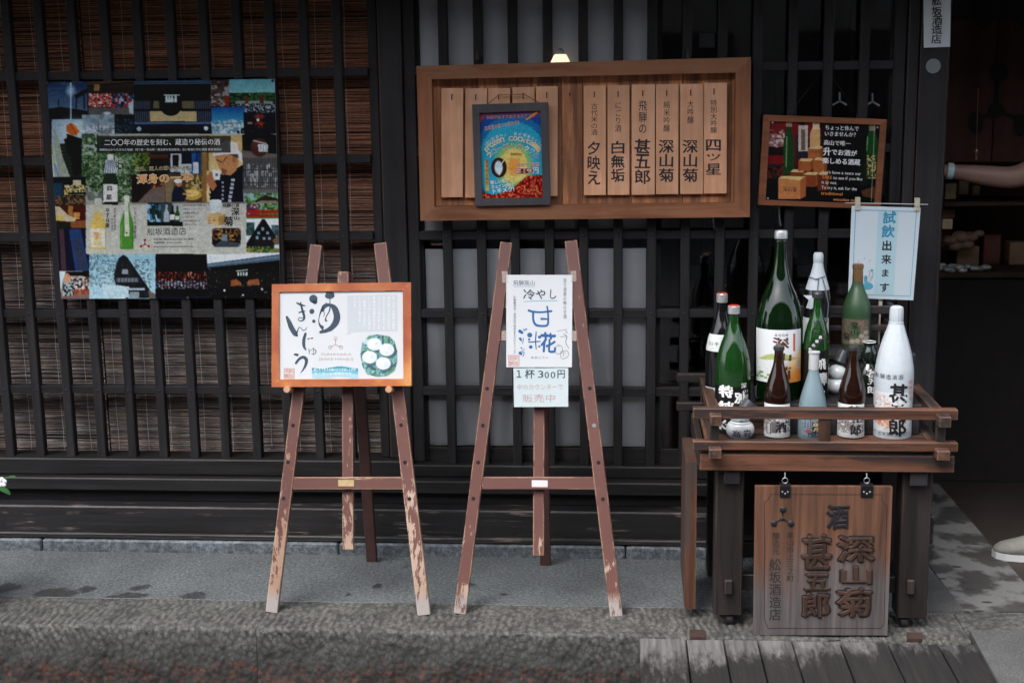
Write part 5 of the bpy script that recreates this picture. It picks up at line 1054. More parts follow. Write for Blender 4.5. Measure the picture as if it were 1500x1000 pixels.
# ================================================================== TASTE POSTER AND TASTING SIGN
TP = wallplane(-0.062); Ot = [(1118.4, 168.2), (1299.3, 175.2), (1289.5, 306.3), (1110.4, 300)]; It = [(1128, 177.5), (1289.5, 183), (1281, 299), (1121.5, 293)]
tt = thing('framed_poster', 'brown framed poster of wooden sake cups and English lettering on the dark lattice', 'poster', TP.p(1200, 303))
for i in range(4): m = MB(); framepx(m, TP, Ot, It, -.020, 0, (i,)); m.build('frame_side', 'small_frame', tt)
m = MB(); slabpx(m, TP, [(1122, 172), (1295, 179), (1286, 303), (1115, 297)], -.018, -.010); m.build('backing', 'card_edge', tt)
c = Canvas(It, 300, 220, (32, 26, 28)); rc, gr, sp, el, pol, ln = c.rect, c.grad, c.speck, c.ell, c.poly, c.line
gr(1118, 176, 1215, 300, (150, 45, 50), (60, 30, 30)); rc(1125, 196, 1150, 215, (180, 175, 175), .6); sp(1122, 190, 1150, 218, [(220, 210, 200), (160, 70, 60)], 6, .5, 61, .8); rc(1122, 216, 1152, 230, (50, 35, 36)); rc(1122, 228, 1150, 242, (150, 35, 38)); sp(1122, 240, 1150, 262, [(120, 60, 40), (70, 60, 70), (30, 25, 28)], 6, .6, 62, .9)
def bq(cx, y0, y1, w_, col, al=1): 
    h = y1 - y0; pol([(cx - w_ * .2, y0), (cx + w_ * .2, y0), (cx + w_ * .22, y0 + h * .15), (cx + w_ * .5, y0 + h * .42), (cx + w_ * .5, y1), (cx - w_ * .5, y1), (cx - w_ * .5, y0 + h * .42), (cx - w_ * .22, y0 + h * .15)], col, al)
bq(1156, 177, 256, 16, (48, 92, 50)); ln(1153, 200, 1152, 245, 2, (120, 160, 110)); rc(1152, 178, 1161, 186, (170, 150, 120)); bq(1176, 177, 232, 18, (60, 58, 66)); rc(1170, 184, 1184, 222, (205, 190, 175)); rc(1174, 190, 1180, 220, (70, 55, 50), .6); bq(1196, 178, 220, 18, (225, 175, 115)); rc(1191, 178, 1201, 190, (235, 205, 160)); bq(1278, 182, 262, 24, (40, 95, 48)); rc(1274, 182, 1283, 192, (150, 140, 120)); ln(1272, 200, 1270, 222, 2, (110, 170, 100)); sp(1270, 228, 1284, 262, [(215, 190, 120), (60, 50, 40)], 3.5, .6, 63, .9)
rc(1119, 262, 1215, 300, (28, 22, 24)); gr(1202, 176, 1270, 300, (40, 34, 36), (24, 20, 22), .8)
def cup(x0, y0, x1, y1, c1=(205, 130, 75), c2=(165, 95, 50)):
    pol([(x0, y0), (x1 - (x1 - x0) * .2, y0 + 1), (x1 - (x1 - x0) * .2, y1), (x0, y1)], c1); pol([(x1 - (x1 - x0) * .2, y0 + 1), (x1, y0 - 3), (x1, y1 - 4), (x1 - (x1 - x0) * .2, y1)], c2); pol([(x0, y0), (x0 + 5, y0 - 4), (x1, y0 - 3), (x1 - (x1 - x0) * .2, y0 + 1)], (228, 190, 130))
cup(1158, 252, 1180, 264, (150, 80, 45)); cup(1184, 218, 1206, 234, (196, 118, 66)); cup(1170, 236, 1192, 251, (185, 105, 60)); cup(1192, 235, 1212, 254, (190, 112, 62)); cup(1178, 256, 1200, 274, (160, 84, 48)); cup(1198, 256, 1214, 280, (130, 66, 40)); cup(1140.5, 262, 1181, 292, (214, 140, 84), (186, 108, 60)); pol([(1143, 261), (1149, 258.5), (1178, 260), (1172, 265)], (232, 200, 130))
rc(1258, 240, 1272, 272, (45, 80, 50), .5); pol([(1262, 280), (1290, 270), (1284, 292), (1265, 288)], (110, 75, 50)); ln(1282, 182, 1277, 296, 1.2, (190, 190, 185), .7)
c.a = c.a.mean(2, keepdims=True) * .22 + c.a * .78; c.grain(7); c.build('print', TP, 'print_satin', tt, off=-.009, gain=.8)
W_, O2, K_ = MB(), MB(), MB(); fo = -.0085
row(W_, TP, 'ちょっと休んで', 1209, 187, 1259, 189, 7.2, off=fo, bold=.03); row(W_, TP, 'いきませんか？', 1208, 196, 1258, 198, 7.2, off=fo, bold=.03); row(W_, TP, '高山で唯一', 1207, 209, 1247, 211, 7.8, off=fo, bold=.04)
put(W_, TP, '升', 1212, 222.5, 11, 12, off=fo, bold=.07); row(W_, TP, 'でお酒が', 1218, 223, 1256, 225.5, 8.6, off=fo, bold=.05); row(W_, TP, '楽しめる酒蔵', 1205.5, 235.5, 1261, 238.5, 8.8, off=fo, bold=.05)
row(W_, TP, "Let's have a taste our", 1205.5, 252, 1262, 254.8, 6, off=fo, bold=.02); row(O2, TP, 'SAKE', 1204.8, 259.5, 1219.5, 260.3, 6, off=fo, bold=.02); row(W_, TP, 'to see if you like', 1221, 260.5, 1264, 262.6, 6, off=fo, bold=.02); row(W_, TP, 'it or not.', 1204, 267, 1227, 268.2, 6, off=fo, bold=.02)
row(W_, TP, 'To try it, ask for the', 1203.6, 274.6, 1256, 277.2, 6, off=fo, bold=.02); row(O2, TP, 'traditional', 1203, 283, 1235, 284.6, 6, off=fo, bold=.02); row(O2, TP, 'wooden cup', 1221, 292, 1256, 293.8, 6, off=fo, bold=.02)
row(K_, TP, '深山菊', 1147, 277, 1168, 278, 8, off=fo, bold=.03, warp=.04); row(K_, TP, '深山菊', 1188, 222, 1203, 222.5, 5, off=fo, warp=.04)
stuff(W_.build('lettering', 'white_ink', tt)); stuff(O2.build('lettering', 'orange_ink', tt)); stuff(K_.build('lettering', 'brown_ink', tt))
for (x, y) in ((1132, 180), (1286, 187), (1125, 291)): m = MB(); m.ball(TP.p(x, y, -.006), .004, 8, 1, .5, 1); m.build('screw', 'steel', tt)
for (x, y) in ((1159, 165), (1257, 169)):
    h = TP.p(x, y, -.008); m = MB(); th = np.linspace(0, 2 * math.pi, 13); m.tube([h + .005 * np.array([math.cos(a), 0, math.sin(a)]) for a in th], .0011, 5, False); m.tube([h - np.array([0, 0, .010]), h - np.array([0, 0, .004])], .0012, 5); m.build('screw_eye', 'rusty_iron', tt)
m = MB(); n0 = at(1209.5, 99, -.035); m.tube([TP.p(1159, 163.5, -.008), n0, TP.p(1257, 167.5, -.008)], .0008, 5); m.build('hanging_wire', 'iron', tt)

SP = Plane(at(1290, 440, -0.215), (0, -1, 0.06)); Os = [(1247.6, 301.5), (1348.7, 304.4), (1337.7, 439.7), (1242, 436.0)]
ts = thing('tasting_sign', 'white laminated sheet with a pale blue stripe and vertical Japanese lettering above the bottles', 'sign', SP.p(1290, 441))
m = MB(); slabpx(m, SP, [(1246.5, 300), (1350.5, 303), (1340.5, 442.5), (1240, 439)], -.0012, -.0002); m.build('laminate_edge', 'window_glass', ts)
m = MB(); slabpx(m, SP, Os, -.0001, .0008); m.build('sheet', 'laminate', ts)
m = MB(); ppoly(m, SP, [(1286.7, 307.5), (1316, 308.5), (1309, 432.5), (1280, 430)], .0011); m.build('print_stripe', 'pale_blue', ts)
m = MB(); Ob = [(1252.8, 306.8), (1343, 309.5), (1333.5, 434.3), (1247.5, 431.3)]; Ib = [(1253.8, 307.8), (1342, 310.5), (1332.7, 433.3), (1248.5, 430.3)]
for i in range(4): j = (i + 1) % 4; ppoly(m, SP, [Ob[i], Ob[j], Ib[j], Ib[i]], .0013)
m.build('print_border', 'teal_line', ts)
a_, b_, k_ = MB(), MB(), MB()
for i, (ch, x, y, s_) in enumerate((('試', 1302.6, 319, 19), ('飲', 1300.6, 339.3, 19), ('出', 1299, 360, 15.5), ('来', 1298.2, 380, 14.5), ('ま', 1296.5, 400, 12.5), ('す', 1295.2, 421, 14.5))): b_ = MB(); put(b_, SP, ch, x, y, s_, s_ * .95, off=.0016, bold=.045, warp=.035, shear=.04); b_.build('character', 'sky_ink' if i < 2 else 'ink', ts)
m = MB(); dab(m, SP, 1271, 419, 8, 5.5, .0015); dab(m, SP, 1268, 409, 2.6, 6, .0016); dab(m, SP, 1277, 396, 2.4, 2.0, .0016); m.build('print_drawing', 'teal_line', ts)
m = MB(); 
for p_ in ([(1264, 396, .6), (1262, 403, .6), (1267, 407, .6), (1274, 403, .6), (1272, 396, .6)], [(1274, 409, .6), (1279, 402, .7), (1277, 398, .6)], [(1264, 412, .5), (1274, 412, .5), (1279, 405, .5)], [(1257, 385, .5), (1258, 382, .5)], [(1266, 380, .5), (1266, 377, .5)], [(1273, 383, .5), (1275, 380, .5)]): brush(m, SP, p_, .0016, 3)
m.build('print_drawing', 'faded_ink', ts)
m = MB(); a, b = SP.p(1238, 297.2, .004), SP.p(1358, 299.5, .004); m.tube([a, b], .0016, 8); m.ball(b, .0026, 8); m.build('rod', 'steel', ts)
for (x, y) in ((1256.3, 297.5), (1343.3, 298.5)):
    p0 = SP.p(x, y, 0); m = MB(); 
    m.obox(p0 + np.array([0, -.006, -.002]), (.0075, .002, .0205), None, .001); m.obox(p0 + np.array([0, .006, -.002]), (.0075, .002, .0205), None, .001); m.obox(p0 + np.array([0, -.009, -.001]), (.0035, .0015, .008), None, .0007); m.build('clip', 'clip_plastic', ts)
p0, p1 = SP.p(1290, 438, -.006), SP.p(1290.5, 450, -.006); m = MB(); m.obox((p0 + p1) / 2, (.006, .004, .017), None, .001); m.tube([(p0 + p1) / 2, np.array([p0[0], p0[1], .70])], .003, 8); m.build('stand', 'clip_plastic', ts)

# name plate and sticker on the right pillar
NPp = wallplane(-0.0315); m = MB(); tn = thing('name_plate', 'tall white name plate with brushed black lettering at the top of the right pillar', 'sign', NPp.p(1371, 70))
q = NPp.p(np.array([1352.4, 1393, 1391, 1352.8]), np.array([-60, -60, 69, 70.3])); m.slab(q - np.array([0, .007, 0]), .0065, (0, -1, 0)); m.build('plate', 'plate_white', tn)
m = MB(); 
for ch, x, y in (('舩', 1371.5, 2), ('坂', 1371.5, 17), ('酒', 1372, 30.5), ('造', 1371.5, 44), ('店', 1371, 58)): put(m, NPp, ch, x, y, 15, 14, off=.0078, bold=.03, warp=.04)
m.build('lettering', 'ink', tn)
m = MB(); k = NPp.p(1367, 97); m.lathe(k + np.array([0, -.0006, 0]), [(.0235, 0), (.0235, .0012)], 28, ax=((1, 0, 0), (0, 0, 1), (0, -1, 0))); o = tag(m.build('round_sticker', 'sticker'), 'small round grey sticker on the right pillar below the name plate', 'sticker')

# ================================================================== EASELS
LEAN = 0.24
def easel(label, foot_y, mats, Q, holes, pegs, bar, tag_px, tagmat, mast, back, clamp=None, bars=()):
    y0 = float(atz(Q['foot'][0], foot_y, 0)[1]); pl = Plane((0, y0, 0), (0, -1, LEAN))
    t = thing('easel', label, 'easel', (float(atz((Q['foot'][0] + Q['foot'][1]) / 2, foot_y)[0]), y0, 0), 'painted wooden display easels'); t_ = t; mv, mh = mats
    for leg in ('l', 'r'):
        q = np.array(Q[leg], float); P4 = pl.p(q[:, 0], q[:, 1]); mid = lambda a, b: (a + b) / 2
        top, bot = mid(P4[0], P4[1]), mid(P4[2], P4[3]); bot = bot - (top - bot) / (top - bot)[2] * bot[2] * 1.0; w_ = (np.linalg.norm(P4[0] - P4[1]) + np.linalg.norm(P4[2] - P4[3])) / 2
        m = MB(); off = pl.n * -.011; m.bar(bot + off, top + off, w_, .022, .0022, (1, 0, 0)); m.build('leg', mv, t)
    def xbar(x0, x1, ya, yb, name='crossbar', depth=.0, th=.018):
        m = MB(); a, b = pl.p(x0, (ya + yb) / 2, -.003 - depth), pl.p(x1, (ya + yb) / 2, -.003 - depth); h = np.linalg.norm(pl.p(x0, ya) - pl.p(x0, yb)); ux = (b - a) / np.linalg.norm(b - a); uy = pl.n; uz = np.cross(ux, -uy)
        m.obox((a + b) / 2 - pl.n * th / 2, (np.linalg.norm(b - a) / 2, th / 2, h / 2), (ux, -uy, uz), .0018); return m.build(name, mh, t)
    xbar(*bar)
    for b in bars: xbar(*b)
    m = MB(); p0 = pl.p((tag_px[0] + tag_px[2]) / 2, (tag_px[1] + tag_px[3]) / 2, -.0025); k = ppm(p0); ux = np.array([1, 0, 0.]); uz = np.cross(ux, -pl.n); m.obox(p0, ((tag_px[2] - tag_px[0]) / 2 / k, .0007, (tag_px[3] - tag_px[1]) / 2 / k), (ux, -pl.n, uz)); m.build('maker_tag', tagmat, t)
    # sliding mast behind the legs
    m = MB(); a, b = pl.p(mast[0], mast[1], -.032), pl.p(mast[2], mast[3], -.032); m.bar(b, a, .0345, .018, .002, (1, 0, 0)); m.build('mast', mv, t)
    m = MB(); ft = atz(back[0], back[1], 0.0); hp = pl.p(back[2], back[3], -.055); m.bar(ft + np.array([0, -.0, .0]), hp, .036, .022, .002, (1, 0, 0)); m.build('back_leg', 'easel_back', t)
    for (x, y, *c_) in holes:
        m = MB(); p0 = pl.p(x, y, .0); m.lathe(p0 - pl.n * .004, [(.0062, 0), (.0062, .0043)], 14, ax=((1, 0, 0), np.cross(pl.n, (1, 0, 0)), pl.n)); m.build('peg_hole', 'noren_black' if not c_ else 'sticker', t)  # solid plugs: hole shade painted dark, one pale where light shows through
    for (x, y) in pegs:
        m = MB(); p0 = pl.p(x, y, .0); m.lathe(p0 - pl.n * .02, [(.0108, 0), (.0108, .072), (.0098, .074)], 18, ax=((1, 0, 0), np.cross(pl.n, (1, 0, 0)), pl.n)); m.build('peg', 'bare_wood', t)
    if clamp:
        m = MB(); x0, y0_, x1, y1 = clamp; p0 = pl.p((x0 + x1) / 2, (y0_ + y1) / 2, .030); k = ppm(p0); m.obox(p0 - pl.n * .03, ((x1 - x0) / 2 / k, .032, (y1 - y0_) / 2 / k), (ux, -pl.n, uz), .002); m.build('clamp_block', mv, t)
    return t, pl
E1, P1 = easel('worn brown easel nearer the collage, holding the orange framed poster', 897, ('easel_worn_v', 'easel_worn_h'),
    dict(foot=(397, 621), l=[(454, 357.7), (471.6, 359), (405.5, 898), (389, 896)], r=[(547, 356), (566, 355.6), (630, 899), (611.5, 898)]),
    [(429.3, 622.9), (421.8, 676.6), (415.4, 729.7), (587.5, 622.5), (593.3, 677), (599.7, 730.3)], [(426, 570.5), (573.5, 570.5)], (428, 590, 698.4, 716.7), (495, 702.5, 518.4, 712), 'metal_tag',
    (506, 400, 507.4, 805.9), (545, 821, 513, 430), (497.5, 399, 513.5, 416.5), [(440, 576, 478, 492, 'crossbar', .0)])
E2, P2 = easel('smoother brown easel holding the white handwritten drink sheet and price card', 899, ('easel_v', 'easel_h'),
    dict(foot=(673, 902), l=[(733, 354), (750, 355.4), (682.5, 898.7), (664.5, 897)], r=[(827, 353), (845.2, 351.8), (912, 899.7), (893.4, 899.7)]),
    [(713.6, 569), (864, 568.7), (707.3, 622.9), (700.5, 677), (693.4, 730), (870.3, 622.9, 1), (876.7, 677.3), (883.2, 730.7)], [], (705.6, 871, 698.4, 716.7), (778.8, 703, 802.2, 713), 'label_tag',
    (790, 420, 788, 814.7), (799, 826, 792, 430), None, [(722, 858, 484, 499.6, 'crossbar', .0)])

# orange framed poster on the left easel
MP = Plane(P1.pt + P1.n * 0.040, P1.n); Om = [(398.2, 416.2), (601.7, 413.3), (602.5, 565), (397.7, 566.7)]; Im = [(408.6, 427.6), (590, 425.3), (590.8, 554.5), (408.6, 555.3)]
tm = thing('framed_poster', 'orange framed poster with brush lettering and a photo of buns, on the left easel', 'poster', MP.p(500, 566))
for i in range(4): m = MB(); framepx(m, MP, Om, Im, -.022, 0, (i,)); m.build('frame_side', 'orange_frame', tm)
m = MB(); slabpx(m, MP, [(405, 424), (594, 421), (595, 558), (405, 559)], -.018, -.006); m.build('sheet', 'paper', tm)
def Z(pts, ox=390, oy=400, s=5.555): return [(ox + p[0] / s, oy + p[1] / s) + tuple(v / s for v in p[2:]) for p in pts]
nv = MB(); fo = -.0055
def zd(x, y, rx, ry, rot=0): dab(nv, MP, 390 + x / 5.555, 400 + y / 5.555, rx / 5.555, ry / 5.555, fo, rot)
zd(380, 208, 34, 34); zd(393, 232, 20, 20); zd(368, 310, 20, 22, .4); zd(384, 390, 14, 14); zd(512, 184, 38, 25); 
for s_ in ([(500, 165, 40), (530, 170, 40), (540, 185, 26)], [(516, 205, 6), (515, 250, 7)], [(452, 300, 26), (472, 268, 34), (515, 258, 26), (552, 285, 46), (572, 345, 54), (562, 400, 52), (525, 445, 40), (482, 468, 30), (440, 478, 24)],
           [(456, 272, 12), (462, 300, 14)], [(484, 238, 5), (486, 262, 16)], [(447, 300, 18), (430, 345, 6), (424, 390, 7), (436, 425, 18), (452, 440, 28), (453, 462, 8)], [(458, 290, 6), (470, 330, 5), (462, 350, 4)], [(518, 268, 10), (508, 310, 9), (484, 355, 8), (480, 385, 13), (493, 386, 7)],
           [(245, 240, 10), (280, 258, 17), (314, 264, 7)], [(276, 236, 8), (288, 290, 18), (304, 345, 20), (302, 376, 14), (275, 388, 8), (257, 378, 6), (268, 362, 6), (300, 366, 8)], [(262, 320, 10), (282, 314, 12), (312, 308, 8)],
           [(164, 356, 20), (184, 400, 36), (205, 450, 42), (232, 492, 38), (246, 505, 20)], [(240, 500, 20), (252, 465, 9), (264, 440, 6), (280, 446, 5), (297, 465, 6), (315, 458, 5), (330, 434, 3)],
           [(316, 492, 20), (303, 540, 26), (303, 590, 24), (318, 622, 12)], [(335, 534, 9), (345, 532, 11)], [(360, 529, 8), (374, 527, 10)], [(343, 615, 5), (347, 655, 5)], [(345, 634, 4), (380, 616, 4), (402, 632, 7), (392, 654, 5), (366, 654, 4)], [(380, 603, 4), (381, 668, 4)],
           [(228, 660, 16), (250, 664, 22)], [(238, 732, 18), (262, 700, 20), (296, 682, 24), (322, 702, 28), (318, 742, 22), (296, 785, 12), (274, 812, 2)]): brush(nv, MP, Z(s_), off=fo)
nv.build('lettering', 'navy_ink', tm)
m = MB(); slabpx(m, MP, [(511, 432.5), (581.5, 431), (581.8, 484.5), (511, 485.5)], fo - .0002, fo); slabpx(m, MP, [(508.5, 432), (512, 432), (512.3, 489), (508.8, 489)], fo, fo + .0002); m.build('print_scroll', 'pale_ink', tm).data.materials[0] = plain('scroll_grey', (0.45, 0.485, 0.515), .6)
m = MB(); txt = ['蒸し立ての饅頭は格別', '酒の香りが口に広がり', '甘さひかえめのあんこを', 'ふっくら包みました', '飛騨の地酒の甘みと', 'しっとりした生地は', '一度食べたら忘れ', 'られない味です', 'どうぞ']
for i, s_ in enumerate(txt): column(m, MP, s_, 576 - i * 7.1, 434, 434 + min(len(s_), 9) * 5.4, 3.4, off=fo + .0003)
m.build('lettering', 'white_ink', tm)
cv = Canvas([(527, 489), (583, 489), (583, 553), (527, 553)], 120, 136, (238, 242, 245)); mk = cv.mask([(540, 491), (553, 489), (570, 492), (578, 500), (582, 515), (582, 530), (578, 543), (566, 551), (552, 552), (537, 548), (530, 536), (527, 520), (530, 500)])
cv.fill(mk, (110, 160, 165)); nn = cv.noise(9); cv.fill(mk & (nn > .55), (95, 145, 110)); cv.fill(mk & (nn < .3), (60, 95, 95)); cv.fill(mk & (cv.noise(5) > .72), (140, 195, 205))
for (x, y) in ((548, 504), (566, 512), (541, 523), (561, 532)): cv.ell(x + 3, y + 3, 11.5, 9.5, (50, 78, 90), .8, .25, mk); cv.ell(x, y, 11, 9.2, (215, 226, 232), 1, .12); cv.ell(x - 3, y - 2, 6, 5, (236, 242, 246), .9, .9); cv.ell(x + 3, y - 1, 1.4, 1.1, (170, 190, 205), .8, .5)
cv.ell(535, 500, 5, 4, (205, 220, 225), .9, .3, mk); cv.grain(4, 1.0); cv.keep = mk; cv.build('print', MP, 'print_matt', tm, off=fo + .0002, gain=.8)
cv = Canvas([(456.3, 536), (524, 535.5), (524, 553.5), (456.3, 553.5)], 110, 30, (238, 242, 245)); wv = 3 + 2.5 * np.sin(cv.xx / 14)
cv.fill(cv.yy > wv, (60, 155, 175)); cv.fill(cv.yy > wv + 7, (115, 185, 205)); cv.fill(cv.yy > wv + 14, (165, 212, 225)); cv.keep = (cv.yy > wv) & (cv.yy < wv + 25); cv.build('print', MP, 'print_matt', tm, off=fo + .0002, gain=.8)
m = MB(); row(m, MP, '蒸したてをその場でどうぞ召し上がれ', 459, 541.5, 521, 541, 4.2, off=fo + .0006, bold=.03); row(m, MP, 'お土産にも 是非どうぞ', 460, 547, 515, 547, 3.4, off=fo + .0006); m.build('lettering', 'white_ink', tm)
m = MB(); 
for a in (90, 205, 335):
    x, y = 491 + 9 * math.cos(R(a)), 504.5 - 9 * math.sin(R(a)); brush(m, MP, [(491, 504.5, 1), (x, y, 1)], fo, 2)
    th = np.linspace(0, 2 * math.pi, 12); brush(m, MP, [(x + 2.4 * math.cos(t_), y + 2.4 * math.sin(t_), .8) for t_ in th], fo, 2, False)
row(m, MP, 'FUNASAKA', 470, 518.5, 515, 518.5, 4.5, off=fo); row(m, MP, '[SAKE MANJU]', 467, 525.5, 517, 525.5, 4.5, off=fo); m.build('lettering', 'pink_ink', tm)
def seal(pl, x0, y0, x1, y1, off, par, mat='seal_ink'):
    m = MB(); xm, ym = (x0 + x1) / 2, (y0 + y1) / 2; w_, h = (x1 - x0) / 2, (y1 - y0) / 2
    for a, b in (((x0, y0), (x1, y0)), ((x1, y0), (x1, y1)), ((x1, y1), (x0, y1)), ((x0, y1), (x0, y0)), ((xm, y0), (xm, y1))): brush(m, pl, [(*a, .7), (*b, .7)], off, 2)
    for ch, x, y in (('舩', xm + w_ / 2, ym - h / 2), ('坂', xm + w_ / 2, ym + h / 2), ('造', xm - w_ / 2, ym - h / 2), ('醸', xm - w_ / 2, ym + h / 2)): put(m, pl, ch, x, y, w_ * .85, h * .85, off=off, bold=.02)
    m.build('seal', mat, par)
seal(MP, 415.5, 539.5, 430.5, 554, fo, tm)

# drink sheet and price card on the right easel
AP = Plane(P2.pt + P2.n * 0.004, P2.n); ta = thing('drink_sheet', 'white sheet advertising a chilled rice drink in blue handwriting, taped to the right easel', 'sign', AP.p(790, 538))
m = MB(); slabpx(m, AP, [(741.6, 402.6), (838.6, 402.6), (837.8, 537.7), (741.6, 537.7)], 0, .0008); m.build('sheet', 'paper', ta)
def Z2(pts): return Z(pts, 730, 390, 4.76)
b_, k_, f_ = MB(), MB(), MB(); fo = .0012
for s_ in ([(212, 308, 16), (240, 316, 15), (300, 320, 13), (370, 312, 15)], [(243, 318, 15), (244, 370, 15), (262, 408, 17), (310, 416, 15), (342, 408, 15), (348, 370, 13), (346, 320, 12), (340, 280, 12)], [(300, 366, 15), (345, 368, 12)], [(264, 456, 7), (260, 520, 9), (264, 578, 6)], [(212, 528, 9), (250, 526, 9), (292, 522, 7)],
           [(150, 452, 24), (165, 462, 20)], [(176, 440, 8), (186, 446, 9)], [(190, 434, 7), (198, 440, 8)], [(152, 504, 18), (160, 516, 12)], [(174, 500, 5), (172, 525, 5), (165, 540, 3)], [(156, 565, 5), (164, 572, 9)], [(160, 590, 4), (172, 586, 4), (184, 572, 3)], [(152, 604, 22), (160, 612, 16)], [(165, 600, 5), (180, 598, 5), (176, 620, 5), (168, 632, 3)]): brush(b_, AP, Z2(s_), fo)
for x, y, a, b in ((219, 479, 18, 17), (287, 493, 12, 10), (226, 562, 13, 12), (285, 558, 8, 7), (215, 510, 9, 8)): dab(b_, AP, 730 + x / 4.76, 390 + y / 4.76, a / 4.76, b / 4.76, fo)
put(b_, AP, '花', 730 + 348 / 4.76, 390 + 535 / 4.76, 23, 29, off=fo, bold=.05, warp=.05); b_.build('lettering', 'blue_ink', ta)
for ch, x, y, w_, h in (('冷', 215, 197, 17, 15), ('や', 298, 196, 15, 15), ('し', 378, 195, 13, 15)): put(k_, AP, ch, 730 + x / 4.76, 390 + y / 4.76, w_, h, off=fo, bold=.03, warp=.05)
k_.build('lettering', 'navy_ink', ta)
row(f_, AP, '飛騨高山', 751.5, 414.5, 784, 414.5, 8, off=fo, bold=.0, warp=.06); column(f_, AP, '造り酒屋の麹の甘酒', 827.5, 407.5, 467, 5, off=fo); column(f_, AP, '砂糖無添加・保存料不使用あまざけドリンク', 754, 433, 518, 4.2, off=fo, warp=.06); row(f_, AP, 'あまこうじ', 777, 523.5, 804, 523.5, 3.8, off=fo)
for s_ in ([(408, 452, 3), (478, 440, 3)], [(455, 470, 4), (478, 490, 5), (470, 530, 4), (490, 570, 4)], [(432, 492, 3), (470, 488, 4)], [(468, 455, 4), (482, 462, 5)], [(398, 560, 3), (440, 556, 3), (444, 600, 3), (402, 606, 3), (398, 560, 3)], [(436, 592, 3), (482, 590, 3), (484, 630, 3), (440, 642, 3), (436, 592, 3)], [(410, 546, 3), (432, 546, 3)], [(440, 600, 2), (470, 602, 2)], [(455, 605, 3), (455, 625, 3)]): brush(f_, AP, Z2(s_), fo)
f_.build('lettering', 'faded_ink', ta)
m = MB(); brush(m, AP, Z2([(112, 142, 3), (180, 140, 3), (255, 142, 3)]), fo); brush(m, AP, Z2([(180, 246, 4), (290, 241, 4), (408, 240, 4)]), fo); m.build('print_line', 'teal_line', ta)
seal(AP, 744.8, 520.3, 760.5, 535.5, fo, ta)
for q in ([(734.8, 397.2), (743.5, 397.2), (744, 414.3), (736, 414.3)], [(835.5, 397), (844, 396.5), (844.4, 412), (836.5, 413)], [(735, 485.5), (742.5, 484.5), (742.5, 499), (735, 498)], [(836.5, 485), (844, 485), (845, 499.5), (837, 499)]): m = MB(); ppoly(m, AP, q, .0016); m.build('tape', 'tape', ta)
tc_ = thing('price_card', 'small pale price card with handwriting hanging below the drink sheet', 'sign', AP.p(792, 596)); m = MB(); slabpx(m, AP, [(752, 539), (832.5, 538.7), (832.3, 595.5), (753, 595.9)], -.001, -.0002); m.build('card', 'paper_cool', tc_)
m = MB(); 
for ch, x, y, w_, h in (('１', 760, 547.5, 12, 14), ('杯', 776, 547.8, 14, 13.5), ('3', 792, 548, 8, 11), ('0', 801, 549, 6.5, 10), ('0', 810, 549, 7, 10), ('円', 822, 547.5, 12, 13)): put(m, AP, ch, x, y, w_, h, off=.0002, bold=.03, fit=ch.isascii(), warp=.03)
m.build('lettering', 'navy_ink', tc_); m = MB(); row(m, AP, '中のカウンターで', 757, 567, 825, 566.5, 9, off=.0002, warp=.05); row(m, AP, '販売中', 764, 583.5, 815, 583, 12, off=.0002, warp=.05); m.build('lettering', 'pink_ink', tc_)

# ================================================================== SAKE CART
def X_(px, py, Y): return float(at(px, py, Y)[0])
cart = thing('sake_cart', 'weathered wooden sake display cart with railings on small castors, in front of the dark window', 'cart', (0.6, -0.55, 0.0))
def B(name, mat, x0, x1, y0, y1, z0, z1, b=.0025, par=None): return MB().box(x0, x1, y0, y1, z0, z1, b).build(name, mat, par or cart)
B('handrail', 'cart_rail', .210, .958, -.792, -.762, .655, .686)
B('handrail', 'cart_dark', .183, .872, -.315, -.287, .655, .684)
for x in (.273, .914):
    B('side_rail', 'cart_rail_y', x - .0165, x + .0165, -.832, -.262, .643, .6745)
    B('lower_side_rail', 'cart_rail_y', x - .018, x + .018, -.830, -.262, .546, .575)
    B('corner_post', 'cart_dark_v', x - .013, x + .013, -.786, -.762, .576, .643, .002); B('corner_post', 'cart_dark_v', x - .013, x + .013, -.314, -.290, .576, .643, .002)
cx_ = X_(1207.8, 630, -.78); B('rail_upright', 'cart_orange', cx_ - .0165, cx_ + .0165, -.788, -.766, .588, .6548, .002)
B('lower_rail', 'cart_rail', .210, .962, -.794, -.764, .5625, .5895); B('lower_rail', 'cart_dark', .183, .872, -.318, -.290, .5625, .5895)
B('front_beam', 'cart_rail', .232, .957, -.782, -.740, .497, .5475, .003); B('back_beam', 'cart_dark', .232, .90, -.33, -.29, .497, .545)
B('side_apron', 'cart_dark_v', .228, .248, -.738, -.332, .497, .560); B('side_apron', 'cart_dark_v', .918, .938, -.738, -.332, .497, .560)
for i in range(4): y = -.738 + i * .112; B('deck_board', 'cart_rail', .252, .914, y, y + .110, .553, .5718, .002)
# stepped stand on the deck
B('step_riser', 'step_wood', .452, .884, -.640, -.625, .573, .645); B('step_board', 'step_wood', .446, .890, -.648, -.452, .6455, .6650)
B('step_riser', 'step_wood', .452, .884, -.452, -.440, .6655, .762); B('step_board', 'step_wood', .446, .905, -.460, -.300, .7625, .7800)
B('rack_rail', 'step_wood', .56, .875, -.318, -.300, .880, .905); B('rack_rail', 'step_wood', .56, .875, -.318, -.300, .826, .842)
B('rack_post', 'step_wood', .855, .875, -.3185, -.3005, .781, .8795); B('rack_post', 'step_wood', .56, .578, -.3185, -.3005, .781, .8795); B('rack_side', 'step_wood', .857, .873, -.2995, -.17, .880, .903); B('rack_side', 'step_wood', .857, .873, -.2995, -.17, .826, .842)
